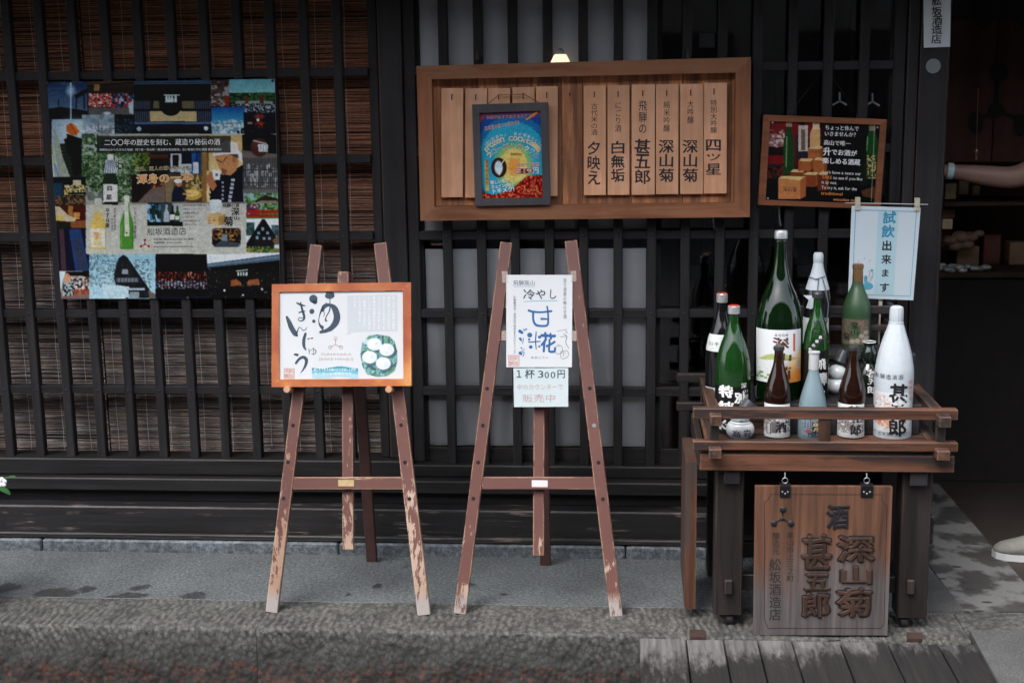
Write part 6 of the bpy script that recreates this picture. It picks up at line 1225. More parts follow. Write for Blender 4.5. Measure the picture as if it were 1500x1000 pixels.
# legs, braces, pegs, castors
xl0, xl1, xr0, xr1 = X_(1047, 800, -.74), X_(1088.5, 800, -.74), X_(1318, 800, -.74), X_(1362, 800, -.74)
for (a, b, y0, y1) in ((xl0, xl1, -.742, -.655), (xr0, xr1, -.742, -.655), (xl0, xl1, -.42, -.335), (xr0, xr1, -.42, -.335)): B('leg', 'cart_dark_v', a, b, y0, y1, .036, .4965, .004)
B('brace', 'cart_dark', xl1, xr0, -.70, -.67, .10, .15); B('brace', 'cart_dark', xl0 + .02, xr1 - .02, -.41, -.38, .10, .15)
for a in (xl0, xr0): B('side_brace', 'cart_dark', a + .02, a + .05, -.654, -.421, .10, .15)
B('shade_panel', 'cart_dark', xl1 + .001, xr0 - .001, -.36, -.345, .16, .4965)  # added dark panel, standing for the shade behind the hanging sign
for (a, b) in ((1060.5, 1084), (1333, 1358.5)): x0, x1 = X_(a, 705, -.765), X_(b, 705, -.765); B('tenon_block', 'step_wood', x0, x1, -.768, -.743, .452, .4965, .003)
for (a, b) in ((1061.5, 1073), (1328.3, 1339.8)): q0, q1 = at(a, 869, -.75), at(b, 849, -.75); B('peg_block', 'cart_dark_v', q0[0], q1[0], -.756, -.742, q0[2], q1[2], .002)
for (px, side) in ((1068, -1), (1323, 1)):
    for y in (-.715, -.385):
        x = X_(px, 912, -.72); m = MB(); m.lathe((x - .009, y, .0185), [(.0184, 0), (.0184, .018)], 20, ax=((0, 1, 0), (0, 0, 1), (1, 0, 0))); w_ = m.build('castor', 'rubber', cart); m = MB(); m.box(x - .013, x - .0105, y - .012, y + .012, .012, .036); m.box(x + .0105, x + .013, y - .012, y + .012, .012, .036); f_ = m.build('fork', 'rusty_iron', None); f_.parent = w_; f_.location = -WPOS[w_.name]
# plank standing on edge at the left side of the cart
xa, xb = X_(1019.5, 800, -.69), X_(1035.5, 800, -.69); m = MB(); zf = float(at(1026, 893, -.69)[2]); zb = .022
m.slab([(xa, -.69, zf + .004), (xa, -.69, .4965), (xa, -.40, .4965), (xa, -.40, zb + .05)], -(xb - xa), (-1, 0, 0)); m.build('side_plank', 'cart_orange', cart, fix=True)
# ------------------------------------------------------------------ carved hanging sign
HP = wallplane(-0.803); hs_ = thing('carved_sign', 'heavy carved wooden sign with bold brush characters, hung by hinges from the cart', 'sign', HP.p(1203, 930))
m = MB(); q = HP.p(np.array([1106.5, 1307.6, 1299.8, 1103.6]), np.array([712.5, 713.3, 930, 929.4])); ctr = q.mean(0)
m.slab(q, .019, (0, -1, 0)); m.build('board', 'sign_wood', hs_)
G3 = {}
def glyph3(ch, bold):
    if (ch, bold) in G3: return G3[(ch, bold)]
    _tc.body = ch; _tc.offset = 0; _tc.extrude = .012; _tc.bevel_depth = .03; _tc.bevel_resolution = 1
    dg = bpy.context.evaluated_depsgraph_get(); dg.update(); me = bpy.data.meshes.new_from_object(_to.evaluated_get(dg)); co = np.array([v.co[:] for v in me.vertices]); fs = [tuple(p.vertices) for p in me.polygons]; bpy.data.meshes.remove(me)
    _tc.extrude = 0; _tc.bevel_depth = 0; G3[(ch, bold)] = (co, fs); return co, fs
def carve(mb, ch, cx, cy, w_, h, bold, depth, off=0.0):
    co, fs = glyph3(ch, bold); mn, mx = co.min(0), co.max(0); g = (co - (mn + mx) / 2) / np.maximum(mx - mn, 1e-3)
    sd_ = ord(ch) % 13; g0 = g.copy(); g[:, 0] += .02 * np.sin(g0[:, 1] * 9 + sd_); g[:, 1] += .02 * np.sin(g0[:, 0] * 8 + sd_ * 2)
    P_ = HP.p(cx + g[:, 0] * w_, cy - g[:, 1] * h, 0); P_[:, 1] -= off + (g[:, 2] + .5) * depth; mb.add(P_, fs)
OL, RL, SM = MB(), MB(), MB()
Z3 = lambda x, y: (1100 + x / 4.167, 700 + y / 4.167)
for ch, x, y, w_, h, bo in (('深', 640, 430, 58, 42, .035), ('山', 640, 590, 48, 28, .04), ('菊', 628, 758, 56, 44, .035), ('甚', 402, 450, 46, 54, .03), ('五', 402, 632, 40, 26, .035), ('郎', 396, 772, 44, 40, .03)):
    cx, cy = Z3(x, y); put(OL, HP, ch, cx, cy, w_ * 1.1, h * 1.1, off=.0003, bold=.085, fit=True); RL = MB(); carve(RL, ch, cx, cy, w_ * .93, h * .93, bo, .0055, .0002); RL.build('carved_character', 'carved_wood' if 'carved_wood' in MATS else wood('carved_wood', (0.022, 0.013, 0.010), (0.075, 0.04, 0.028), 'z', rough=.45, rnd=False, bump=.2), hs_, sharp=60)
cx, cy = Z3(530, 232); carve(SM, '酒', cx, cy, 34, 36, .035, .004)
OL.build('lettering_groove', 'carve_dark' if 'carve_dark' in MATS else plain('carve_dark', (0.018, 0.013, 0.012), .6), hs_)
SM.build('carved_character', 'ink', hs_, sharp=60)
m = MB()
for i, ch in enumerate('高山市上三之町'): x, y = Z3(240, 347 + i * 44); put(m, HP, ch, x, y, 10.5, 10, off=.0006, bold=.03)
for i, ch in enumerate('醸造元'): x, y = Z3(153, 352 + i * 46); put(m, HP, ch, x, y, 11, 11, off=.0006, bold=.03)
for i, ch in enumerate('舩坂酒造店'): x, y = Z3(148, 528 + i * 76); put(m, HP, ch, x, y, 17.5, 17.5, off=.0006, bold=.025)
m.build('lettering', plain('weathered_ink', (0.022, 0.019, 0.019), .7, var=.5, vs=90), hs_)
m = MB(); c0 = Z3(193, 247); 
for (x, y) in ((195, 190), (140, 275), (243, 276)):
    a = Z3(x, y); p_ = HP.p(a[0], a[1], .001); m.ball(p_, .0095, 10, 1, .45, 1); brush(m, HP, [(*c0, 2.2), (*a, 2.2)], .0008, 2)
m.ball(HP.p(*c0, .001), .006, 8, 1, .4, 1); m.build('emblem', 'ink', hs_)
m = MB(); cr = [(82, 150), (82, 860), (105, 915), (790, 915), (812, 890), (830, 170), (800, 140), (800, 100), (120, 98), (105, 130)]
for a, b in zip(cr, cr[1:] + cr[:1]): brush(m, HP, [(*Z3(*a), .9), (*Z3(*b), .9)], .0004, 2)
m.build('carved_border', 'carve_dark', hs_)
for (x0, x1) in ((1142, 1158), (1260.5, 1279)):
    m = MB(); q0, q1 = HP.p(x0, 727.5), HP.p(x1, 710.5); m.box(q0[0], q1[0], -.8065, -.8032, q0[2], q1[2], .001); m.box(q0[0], q1[0], -.8065, -.783, q1[2] + .0005, q1[2] + .003, .0005); hg = m.build('hinge', 'iron', hs_); sc_ = MB()
    for dx, dz in ((.25, .45), (.75, .45), (.5, .3)): sc_.ball((q0[0] + (q1[0] - q0[0]) * dx, -.807, q0[2] + (q1[2] - q0[2]) * dz), .003, 8, 1, .5, 1)
    s2 = sc_.build('screws', 'steel', None); s2.parent = hg; s2.location = -WPOS[hg.name]; stuff(s2)
    xm = (q0[0] + q1[0]) / 2; h = np.array([xm, -.795, q1[2] + .012]); m = MB(); m.tube([h + .008 * np.array([math.cos(a), 0, math.sin(a)]) for a in np.linspace(0, 2 * math.pi, 15)], .0015, 6, False); m.tube([h + np.array([0, .0, .007]), np.array([xm, -.79, .497])], .0018, 6); m.build('ring', 'steel', hs_)

# ================================================================== BOTTLES
def proj(P_): d = np.asarray(P_, float) - CPOS; z = d @ FWD; return 750 + F * (d @ RIGHT) / z, 500 + F * (d @ DOWN) / z
class Bottle:
    def __init__(s, label, name, cat, cx, by, ty, wpx, z, group='sake bottles on the cart'):
        Fp = atz(cx, by, z); s.R = wpx / 2 / ppm(Fp) * 1.01; v = Fp - CPOS; v = np.array([v[0], v[1], 0]); v /= np.linalg.norm(v); s.e2 = -v; s.e1 = np.array([-v[1], v[0], 0]) * -1
        if s.e1[0] < 0: s.e1 = -s.e1
        s.C = Fp + v * s.R; s.C[2] = z; s.z = z
        lo, hi = 0.02, 1.2
        for _ in range(40):
            md = (lo + hi) / 2
            if proj(s.C + np.array([0, 0, md]))[1] > ty: lo = md
            else: hi = md
        s.H = lo; s.t = thing(name, label, cat, s.C, group); s.prof = None
    def body(s, prof, mat, name='body', n=48):
        s.prof = [(r * s.R, h * s.H) for r, h in prof]; return MB().lathe(s.C, s.smooth_(s.prof), n).build(name, mat, s.t)
    def smooth_(s, pr):
        out = []
        for i in range(len(pr) - 1):
            a, b, c, d = pr[max(i - 1, 0)], pr[i], pr[i + 1], pr[min(i + 2, len(pr) - 1)]
            for j in range(4):
                t = j / 4; f = lambda k: 0.5 * (2 * b[k] + (c[k] - a[k]) * t + (2 * a[k] - 5 * b[k] + 4 * c[k] - d[k]) * t * t + (3 * b[k] - a[k] - 3 * c[k] + d[k]) * t ** 3)
                out.append((max(1e-4, f(0)), min(max(f(1), b[1]), c[1])))
        out.append(pr[-1]); return out
    def ring(s, prof, mat, name='cap', n=32): return MB().lathe(s.C, [(r * s.R, h * s.H) for r, h in prof], n).build(name, mat, s.t)
    def fn(s, rad=1.0):
        """photo pixel -> point on the bottle's side"""
        def f(px, py, off):
            px = np.asarray(px, float); py = np.asarray(py, float); Rr = s.R * rad
            base = s.C + s.e2 * Rr; t0, t1 = proj(base), proj(base + np.array([0, 0, s.H])); z = s.z + (py - t0[1]) / (t1[1] - t0[1]) * s.H
            cxx = proj(s.C)[0] + (proj(s.C + np.array([0, 0, s.H]))[0] - proj(s.C)[0]) * (z - s.z) / s.H; k = ppm(s.C + s.e2 * s.R * .5)
            Rr = np.interp(z - s.z, [q[1] for q in s.prof], [q[0] for q in s.prof]) if rad != 1.0 and s.prof else Rr + 0 * z
            sn = np.clip((px - cxx) / k / Rr, -.995, .995); cs = np.sqrt(1 - sn ** 2); r2 = Rr + off
            return s.C + s.e1 * (sn * r2)[..., None] + s.e2 * (cs * r2)[..., None] + np.stack([np.zeros_like(z), np.zeros_like(z), z - s.z], -1)
        return f
    def label(s, cv, rad=1.0, off=.0006, name='label', mat='print_label', gain=.95): return cv.build(name, None, mat, s.t, off=off, gain=gain, fn=s.fn(rad))
    def ink(s, chars, mat='ink', rad=1.0, off=.0011, name='lettering', bold=.05, warp=.04):
        m = MB(); f = s.fn(rad)
        for ch, x, y, w_, h in chars: put(m, None, ch, x, y, w_, h, off=off, bold=bold, warp=warp, fn=f, fit=not ch.isascii())
        return m.build(name, mat, s.t)
def LC(x0, y0, x1, y1, col=(225, 228, 228), k=2.0): return Canvas([(x0, y0), (x1, y0), (x1, y1), (x0, y1)], max(8, int((x1 - x0) * k)), max(8, int((y1 - y0) * k)), col)
ISO = [(.9, 0), (1, .015), (1, .30), (1, .47), (.95, .56), (.84, .64), (.66, .72), (.47, .79), (.34, .85), (.30, .90), (.29, .955), (.31, .957), (.31, .972)]
SMB = [(.9, 0), (1, .015), (1, .33), (1, .46), (.93, .55), (.76, .64), (.56, .73), (.42, .80), (.36, .87), (.34, .945), (.37, .95), (.37, .965)]
DK, T2, T3 = .5718, .6650, .7800
# white wrapped bottle
b = Bottle('tall white paper-wrapped bottle with bold black characters at the right end of the cart', 'sake_bottle', 'bottle', 1306, 643, 448, 55, DK)
vs = []; prof = b.smooth_([(r * b.R, h * b.H) for r, h in [(.97, 0), (1, .01), (1, .3), (1.01, .49), (.93, .58), (.83, .65), (.67, .735), (.48, .82), (.37, .872)]]); m = MB(); n = 72
for i, (r, z) in enumerate(prof):
    for k in range(n): a = 2 * math.pi * k / n; am = max(0, (z / b.H - .45)) * .05 ; rr = r * (1 + am * math.sin(a * 9 + 1) * .9 + am * .5 * math.sin(a * 14 + z * 40)); vs.append(b.C + np.array([math.cos(a) * rr, math.sin(a) * rr, z]))
m.add(vs, [(i * n + k, i * n + (k + 1) % n, (i + 1) * n + (k + 1) % n, (i + 1) * n + k) for i in range(len(prof) - 1) for k in range(n)] + [tuple(range(n))[::-1], tuple((len(prof) - 1) * n + k for k in range(n))], None, True); m.build('wrapper', 'wrap_paper', b.t, sharp=60)
b.ring([(.375, .868), (.39, .875), (.375, .882)], 'foil', 'collar'); m = MB(); m.lathe(b.C, [(r * b.R, h * b.H) for r, h in [(.35, .88), (.37, .90), (.36, .975), (.33, .992), (.2, 1.0)]], 12); m.build('cap', 'wrap_paper', b.t, sharp=20)
b.ink([(c_, 1286 + i * 8.2, 551 + (.3 if i else 0), 7, 7) for i, c_ in enumerate('本醸造清酒')], 'faded_ink', bold=.0, off=.0018); b.ink([('甚', 1316, 575, 25, 30), ('五', 1314, 600, 20, 18), ('郎', 1314, 625, 25, 27)], 'ink', off=.0020); b.ink([(c_, 1332, 560 + i * 8, 5, 6) for i, c_ in enumerate('飛騨の酒')], 'seal_ink', bold=0, off=.0018)
cv = LC(1281, 575, 1331, 633, (218, 224, 228)); 
for (x, y, r_, c_) in ((1293, 582, 8, (205, 190, 185)), (1300, 592, 7, (215, 200, 192)), (1291, 616, 9, (186, 110, 72)), (1300, 620, 8, (200, 150, 120)), (1326, 612, 7, (200, 165, 150))): cv.ell(x, y, r_, r_ * .9, c_, .8, .6)
nn = cv.noise(5); cv.fill(nn > .66, (236, 238, 240), .6); cv.fill((cv.noise(3.5) > .78), (160, 110, 100), .6); edge = np.minimum(np.minimum(cv.xx, cv.W - cv.xx), np.minimum(cv.yy, cv.H - cv.yy)); cv.fill(np.clip(1 - edge / 14, 0, 1), (218, 224, 228)); b.label(cv, 1.0, .0012, 'print_flowers', gain=.85)
b.ink([(c_, 1290 + i * 5.6, 636, 4, 4) for i, c_ in enumerate('舩坂酒造店謹')], 'faded_ink', bold=0, off=.0018)
# small brown bottles
for (cx, lbl, chars, w_) in ((1246, 'small brown glass bottle with a landscape label, left of the white wrapped bottle', [('甚', 1251, 598, 16, 9), ('五', 1253, 613, 14, 13), ('郎', 1253, 629, 16, 17)], 39), (1138, 'small brown bottle with a house on its label, before the big green bottle', [('地', 1146, 604, 15, 12), ('酒', 1144, 625, 16, 17)], 38)):
    b = Bottle(lbl, 'sake_bottle', 'bottle', cx, 643, 506.5, w_, DK); b.body(SMB, 'brown_glass'); b.ring([(.36, .955), (.42, .957), (.42, .992), (.36, 1.0)], 'cap_dark')
    cv = LC(cx - w_ * .49, 592, cx + w_ * .49, 641, (205, 208, 208)); sd_ = int(cx)
    cv.ell(cx - 6, 622, 11, 10, (120, 105, 105), .8, .5); nn = cv.noise(4); cv.fill((nn > .55) & (cv.yy > 14) & (cv.yy < 84), (150, 148, 150), .8); cv.fill((cv.noise(3) > .7) & (cv.yy > 14) & (cv.yy < 84), (85, 80, 84), .8); cv.fill((cv.noise(6) > .72), (225, 228, 228), .8); cv.fill(cv.yy < 13, (226, 230, 230)); cv.fill(cv.yy > cv.H - 8, (196, 198, 198))
    if cx < 1200: cv.rect(1123, 620, 1130, 636, (90, 90, 92)); cv.rect(1124.5, 621, 1128.5, 635, (190, 192, 192)); cv.rect(1131, 618, 1138, 634, (110, 108, 108)); 
    b.label(cv); b.ink(chars, 'ink')
# frosted pale blue bottle
b = Bottle('frosted pale blue bottle between the two small brown bottles', 'sake_bottle', 'bottle', 1189, 644, 514.5, 41, DK); b.body([(.9, 0), (1, .015), (1, .26), (.98, .36), (.88, .46), (.70, .57), (.50, .68), (.37, .76), (.34, .80), (.34, .93)], 'frosted_blue'); b.ring([(.355, .79), (.365, .80), (.365, .985), (.42, .986), (.42, .998), (.3, 1.0)], 'foil')
cv = LC(1176, 610, 1207, 640, (125, 140, 155)); cv.fill(cv.noise(4) > .6, (90, 105, 125), .6); cv.rect(1190, 618, 1201, 633, (38, 28, 26)); cv.ell(1184, 632, 4, 3, (175, 80, 60), .9, .5); cv.rect(1184, 633, 1205, 640, (40, 50, 70), .7); cv.fill(cv.noise(2.5) > .8, (200, 208, 215), .7)
for x in (1180, 1184, 1188): cv.line(x, 612, x, 628, .8, (60, 62, 75))
b.label(cv); b.ink([('印', 1195, 622, 7, 6), ('月', 1195, 629, 7, 6)], 'cream_ink')
# green 1.8 l bottle with black label
b = Bottle('green bottle with a black lower half and white brush characters, leftmost on the cart', 'sake_bottle', 'bottle', 1072, 637, 447.5, 51, DK); b.body(ISO, 'mid_green_glass'); b.ring([(.33, .938), (.345, .94), (.345, .995), (.31, 1.0)], 'cap_white'); b.ring([(.30, 1.0), (.27, 1.004)], 'cap_red', 'cap_top')
cv = LC(1047.5, 566, 1097, 636, (16, 17, 19)); cv.fill(cv.noise(12) > .6, (22, 23, 25), .5); b.label(cv); b.ink([('特', 1064, 573, 21, 20), ('別', 1083, 582, 15, 17), ('純', 1064, 597, 24, 22), ('米', 1056, 622, 20, 18)], 'white_ink', bold=.08); b.ink([('深', 1089, 564.5, 8, 8), ('山', 1091, 573, 7, 5), ('菊', 1092, 581, 7, 7)], 'white_ink', bold=.04)
# dark bottle behind it
b = Bottle('dark glass bottle with a paper neck label, behind the black-labelled green bottle', 'sake_bottle', 'bottle', 1055, 617, 429.5, 46, DK); b.body(ISO, 'black_glass'); b.ring([(.33, .93), (.355, .932), (.355, .993), (.31, 1.0)], 'cap_white'); b.ring([(.30, 1.0), (.27, 1.004)], 'cap_red', 'cap_top')
cv = LC(1035, 490, 1068, 514, (214, 218, 216)); cv.fill(cv.noise(6) > .7, (190, 195, 195), .6); b.label(cv, .80); b.ink([(c_, 1042 + i * 8, 503 - (i > 0) * 0, 5, 6) for i, c_ in enumerate('山中酒')], 'faded_ink', rad=.80, bold=.02); cv = LC(1034, 568, 1077, 610, (206, 210, 210)); b.label(cv); b.ink([('特', 1044, 588, 14, 18), ('酒', 1045, 604, 14, 12)], 'ink')
# big green bottle
b = Bottle('very large dark green bottle with a painted white and orange label, tallest on the cart', 'sake_bottle', 'bottle', 1138.5, 588, 337.5, 70, T2)
b.body([(.9, 0), (1, .012), (1, .25), (1, .40), (.97, .472), (.85, .548), (.70, .615), (.43, .705), (.285, .80), (.22, .90), (.20, .952), (.235, .955), (.235, .968)], 'dark_green_glass', n=64); b.ring([(.255, .952), (.27, .955), (.27, .99), (.24, .9999)], 'cap_white'); b.ring([(.22, .925), (.232, .93), (.232, .938), (.22, .943)], 'dark_green_glass', 'neck_band')
cv = LC(1109, 482, 1172, 560, (222, 226, 230)); t_ = np.clip((cv.xx / cv.W + cv.yy / cv.H - 1.25) * 2.2, 0, 1); cv.fill(t_, (222, 140, 60)); cv.fill(np.clip(1 - np.abs(t_ - .45) * 4, 0, 1) * .5, (232, 205, 120)); nn = cv.noise(26, 7)
cv.poly([(1112, 527), (1122, 520), (1132, 517), (1140, 520), (1150, 517), (1160, 522), (1171, 525), (1160, 527), (1140, 525), (1124, 527)], (168, 178, 96), .85); cv.rect(1161, 488, 1164, 514, (200, 100, 50)); 
for (x, y) in ((1112, 549), (1117, 552), (1122, 553), (1116, 546), (1127, 549), (1110, 553)): cv.ell(x, y, 3.2, 1.8, (95, 135, 75), .9, .3)
cv.fill((cv.noise(4) > .72) & (cv.yy > cv.H * .55) & (cv.xx < cv.W * .45), (200, 215, 190), .8); cv.rect(1166.5, 528, 1170, 542, (170, 175, 185), .8); b.label(cv); b.ink([('深', 1144, 501, 24, 18), ('山', 1148, 522, 22, 13), ('菊', 1147, 546, 24, 22)], 'brown_ink', bold=.055); b.ink([(c_, 1137 + i * 5, 489.5, 4, 3.6) for i, c_ in enumerate('清酒飛騨')], 'faded_ink', bold=0)
# green 720 ml bottle with white brush writing
b = Bottle('slim green bottle with a slanted black band, right of the big green bottle', 'sake_bottle', 'bottle', 1193, 597, 438, 38, T2 - .02); b.C[2] = b.z = T2; b.body(ISO, 'mid_green_glass'); b.ring([(.34, .95), (.42, .952), (.42, .99), (.36, 1.0)], 'cap_dark')
cv = LC(1175, 513, 1211, 594, (14, 15, 16)); b.label(cv); b.ink([('飛', 1203, 533, 13, 17), ('騨', 1204, 555, 14, 20), ('生', 1202, 578, 14, 18)], 'white_ink', bold=.07)
m = MB(); f = b.fn(.93); V = [(1183, 512), (1189, 517), (1210, 490), (1205, 485)]; P_ = np.array(V, float); g = np.linspace(0, 1, 9)
top = [P_[0] * (1 - u) + P_[3] * u for u in g]; bot = [P_[1] * (1 - u) + P_[2] * u for u in g]; A_ = np.array(top + bot); m.add(f(A_[:, 0], A_[:, 1], .0010), [(i, i + 1, 10 + i, 9 + i) for i in range(8)]); m.build('neck_band', 'ink', b.t)
b.ink([(c_, 1187.5 + i * 4.6, 511 - i * 5.9, 4.6, 4.6) for i, c_ in enumerate('秋の原酒')], 'white_ink', rad=.93, bold=.03, off=.0016); b.ink([('四', 1197, 474, 9, 9), ('星', 1196, 487, 9, 9)], 'ink', rad=.62, bold=.02)
# dark bottle with white papered neck and cord
b = Bottle('dark bottle with a white papered neck tied with grey cord, behind the slim green bottle', 'sake_bottle', 'bottle', 1194.5, 528, 384, 38, T3 - .03); b.C[2] = b.z = T3 - .0; b.body(ISO, 'black_glass')
b.ring([(.90, .625), (.74, .70), (.54, .785), (.42, .85), (.36, .90), (.38, .905), (.38, .975), (.30, .9995)], 'wrap_paper', 'neck_paper', 24); cv = LC(1176.5, 466, 1213, 503, (212, 216, 216)); b.label(cv, 1.0); b.ink([('四', 1206, 472, 9, 12), ('星', 1206, 486, 10, 12)], 'ink')
f = b.fn(.45); m = MB()
for pts in ([(1188, 406), (1196, 408), (1206, 404)], [(1203, 405), (1208, 425), (1211, 445), (1209, 470)], [(1199, 407), (1197, 430), (1202, 450), (1206, 468)]): A_ = np.array(pts, float); m.tube(list(f(A_[:, 0], A_[:, 1], .006)), .0018, 6)
m.build('cord', 'cord_grey', b.t); m = MB(); A_ = np.array([(1182, 432), (1196, 430), (1198, 436), (1191, 450), (1185, 449), (1188, 437)], float); P_ = f(A_[:, 0], A_[:, 1], .012); m.slab(P_, .0012); m.build('paper_tag', 'wrap_paper', b.t)
# frosted green bottle, gold cap
b = Bottle('frosted green bottle with a gold capped neck, alone on the top step', 'sake_bottle', 'bottle', 1253, 510, 386, 41, T3); b.body([(.9, 0), (1, .015), (1, .3), (1, .42), (.93, .50), (.78, .58), (.58, .665), (.42, .73), (.35, .79), (.32, .84), (.30, .97)], 'frosted_green'); b.ring([(.36, .79), (.37, .80), (.355, .94), (.395, .945), (.395, .985), (.3, .999)], 'cap_gold')
cv = LC(1234, 468, 1272, 505, (112, 102, 88)); cv.ell(1252, 483, 9, 12, (70, 92, 60), .9, .3); 
for (x, y) in ((1262, 492), (1268, 487), (1256, 499), (1265, 499), (1269, 495), (1249, 500)): cv.ell(x, y, 3.6, 3.2, (190, 182, 168), .8, .4)
cv.fill(cv.noise(3) > .74, (150, 138, 118), .6); cv.rect(1260, 471, 1264, 484, (150, 100, 90), .6); b.label(cv, gain=.8); b.ink([('深', 1252, 477, 10, 11), ('山', 1252, 487, 11, 8), ('菊', 1241, 493, 9, 12)], 'ink', bold=.05)
# gourd bottles and the black jar
def gourd(label, cx, by, r1px, r2px, cy1, cy2, z, hat, face=None):
    Fp = atz(cx, by, z); k = ppm(Fp); C = Fp + np.array([0, r1px / k * .6, 0]); t = thing('gourd_flask', label, 'flask', (C[0], C[1], z), 'white gourd flasks on the cart'); r1, r2 = r1px / k, r2px / k
    z1 = (by - cy1) / k * 1.0; z2 = (by - cy2) / k * 1.0; pr = [(r1 * .5, 0.0005)]
    for a in np.linspace(-56, 62, 14): pr.append((r1 * math.cos(R(a)), z1 + r1 * .78 * math.sin(R(a))))
    for a in np.linspace(-42, 80, 12): pr.append((r2 * math.cos(R(a)), z2 + r2 * .92 * math.sin(R(a))))
    pr = sorted([p for p in pr], key=lambda p: p[1]); pr = [p for p in pr if p[1] >= 0]; MB().lathe((C[0], C[1], z), pr, 36).build('body', 'porcelain', t)
    (hx0, hy0), (hx1, hy1), ra, rb = hat; k2 = k; o0 = np.array([C[0] + (hx0 - cx) / k, C[1], z + (by - hy0) / k]); o1 = np.array([C[0] + (hx1 - cx) / k, C[1] + .004, z + (by - hy1) / k]); m = MB(); m.tube([o0, o0 + (o1 - o0) * .02, o1 - (o1 - o0) * .02, o1], [ra / k * .94, ra / k, rb / k, rb / k * .92], 24); m.build('stopper', 'hat_grey', t); return t, C, k, z1, z2, r1, r2
g_ = gourd('white gourd flask with black writing and a tilted grey stopper, behind the front rail', 1085, 644, 21, 14.5, 631, 611.5, DK, ((1091, 603), (1101, 590), 11, 11.5))
t, C, k, z1, z2, r1, r2 = g_
def gf(R0, zc):
    v = C - CPOS; v[2] = 0; v /= np.linalg.norm(v); e1 = np.array([-v[1], v[0], 0]); e1 = e1 if e1[0] > 0 else -e1
    def f(px, py, off):
        px = np.asarray(px, float); py = np.asarray(py, float); sx = np.clip((px - 1085) / k / R0, -.95, .95); sz = np.clip(((645 - py) / k - zc) / R0 / .92, -.9, .9); cs = np.sqrt(np.maximum(.05, 1 - sx ** 2 - sz ** 2)); rr = R0 + off
        return np.array([C[0], C[1], DK + zc]) + e1 * (sx * rr)[..., None] - v * (cs * rr)[..., None] + np.stack([sx * 0, sx * 0, sz * rr * .92], -1)
    return f
m = MB(); f = gf(r1, z1)
for ch, x, y, w_, h in (('高', 1080, 634, 12, 11), ('岩', 1095, 633, 11, 11)): put(m, None, ch, x, y, w_, h, off=.001, bold=.04, warp=.05, fn=f, fit=True)
f2 = gf(r2, z2)
for x, y, a, b_2 in ((1080, 612, 1.3, 1.1), (1093, 612, 1.3, 1.1), (1086.5, 616.5, 2.2, .8), (1087, 611, .7, 1.8)): dab(m, f2, x, y, a, b_2, .001)
m.build('painted_marks', 'ink', t)
gourd('plain white gourd flask with a pointed dark stopper, behind the small brown bottle', 1227, 579, 17.5, 13.5, 566, 547, T2, ((1230, 531), (1237, 514), 10, 6.5))
Fp = atz(1273, 581, T2); k = ppm(Fp); C = Fp + np.array([0, .025, 0]); jr = thing('glazed_jar', 'black glazed jar with white brush writing, between the brown bottle and the white wrapped bottle', 'jar', (C[0], C[1], T2)); u = 1 / k
m = MB(); m.lathe((C[0], C[1], T2), [(12 * u, 0), (15 * u, 1 * u), (18 * u, 12 * u), (18.5 * u, 26 * u), (16.5 * u, 38 * u), (11 * u, 45 * u), (9 * u, 48 * u), (11 * u, 52 * u), (12.5 * u, 60 * u), (11 * u, 68 * u), (8 * u, 72 * u), (7.5 * u, 76 * u), (9.6 * u, 78.5 * u), (9.6 * u, 79.5 * u), (7 * u, 79.6 * u), (6.2 * u, 72 * u)], 40); m.build('body', 'black_glaze', jr)
m = MB(); th = np.linspace(0, 2 * math.pi, 30); m.tube([(C[0] + 8.8 * u * math.cos(a), C[1] + 8.8 * u * math.sin(a), T2 + 79.5 * u) for a in th], .9 * u, 6, False); m.build('rim', 'porcelain', jr)
def jf(px, py, off):
    px = np.asarray(px, float); py = np.asarray(py, float); Rr = 18.4 * u; sn = np.clip((px - 1273) * u / Rr, -.97, .97); rr = Rr + off; cs = np.sqrt(1 - sn ** 2)
    return np.stack([C[0] + sn * rr, C[1] - cs * rr, T2 + (581 - py) * u], -1)
m = MB(); 
for ch, x, y, w_, h in (('甚', 1276, 545, 17, 14), ('五', 1276, 557, 15, 9), ('郎', 1276, 569, 15, 12)): put(m, None, ch, x, y, w_, h, off=.0012, bold=.05, warp=.05, fn=jf, fit=True)
m.build('lettering', 'white_ink', jr)
m = MB(); cc = at(1288, 481, -.25); r_ = .024
for i in range(4): m.tube([(cc[0] + r_ * math.cos(a) * (1 + .05 * i), cc[1] + r_ * math.sin(a), cc[2] - .006 + .0045 * i + .002 * math.sin(a * 2)) for a in np.linspace(0, 2 * math.pi, 24)], .0014, 5, False)
tag(m.build('rope_coil', 'cord_brown'), 'small coil of brown cord on the rack right of the frosted green bottle', 'cord')

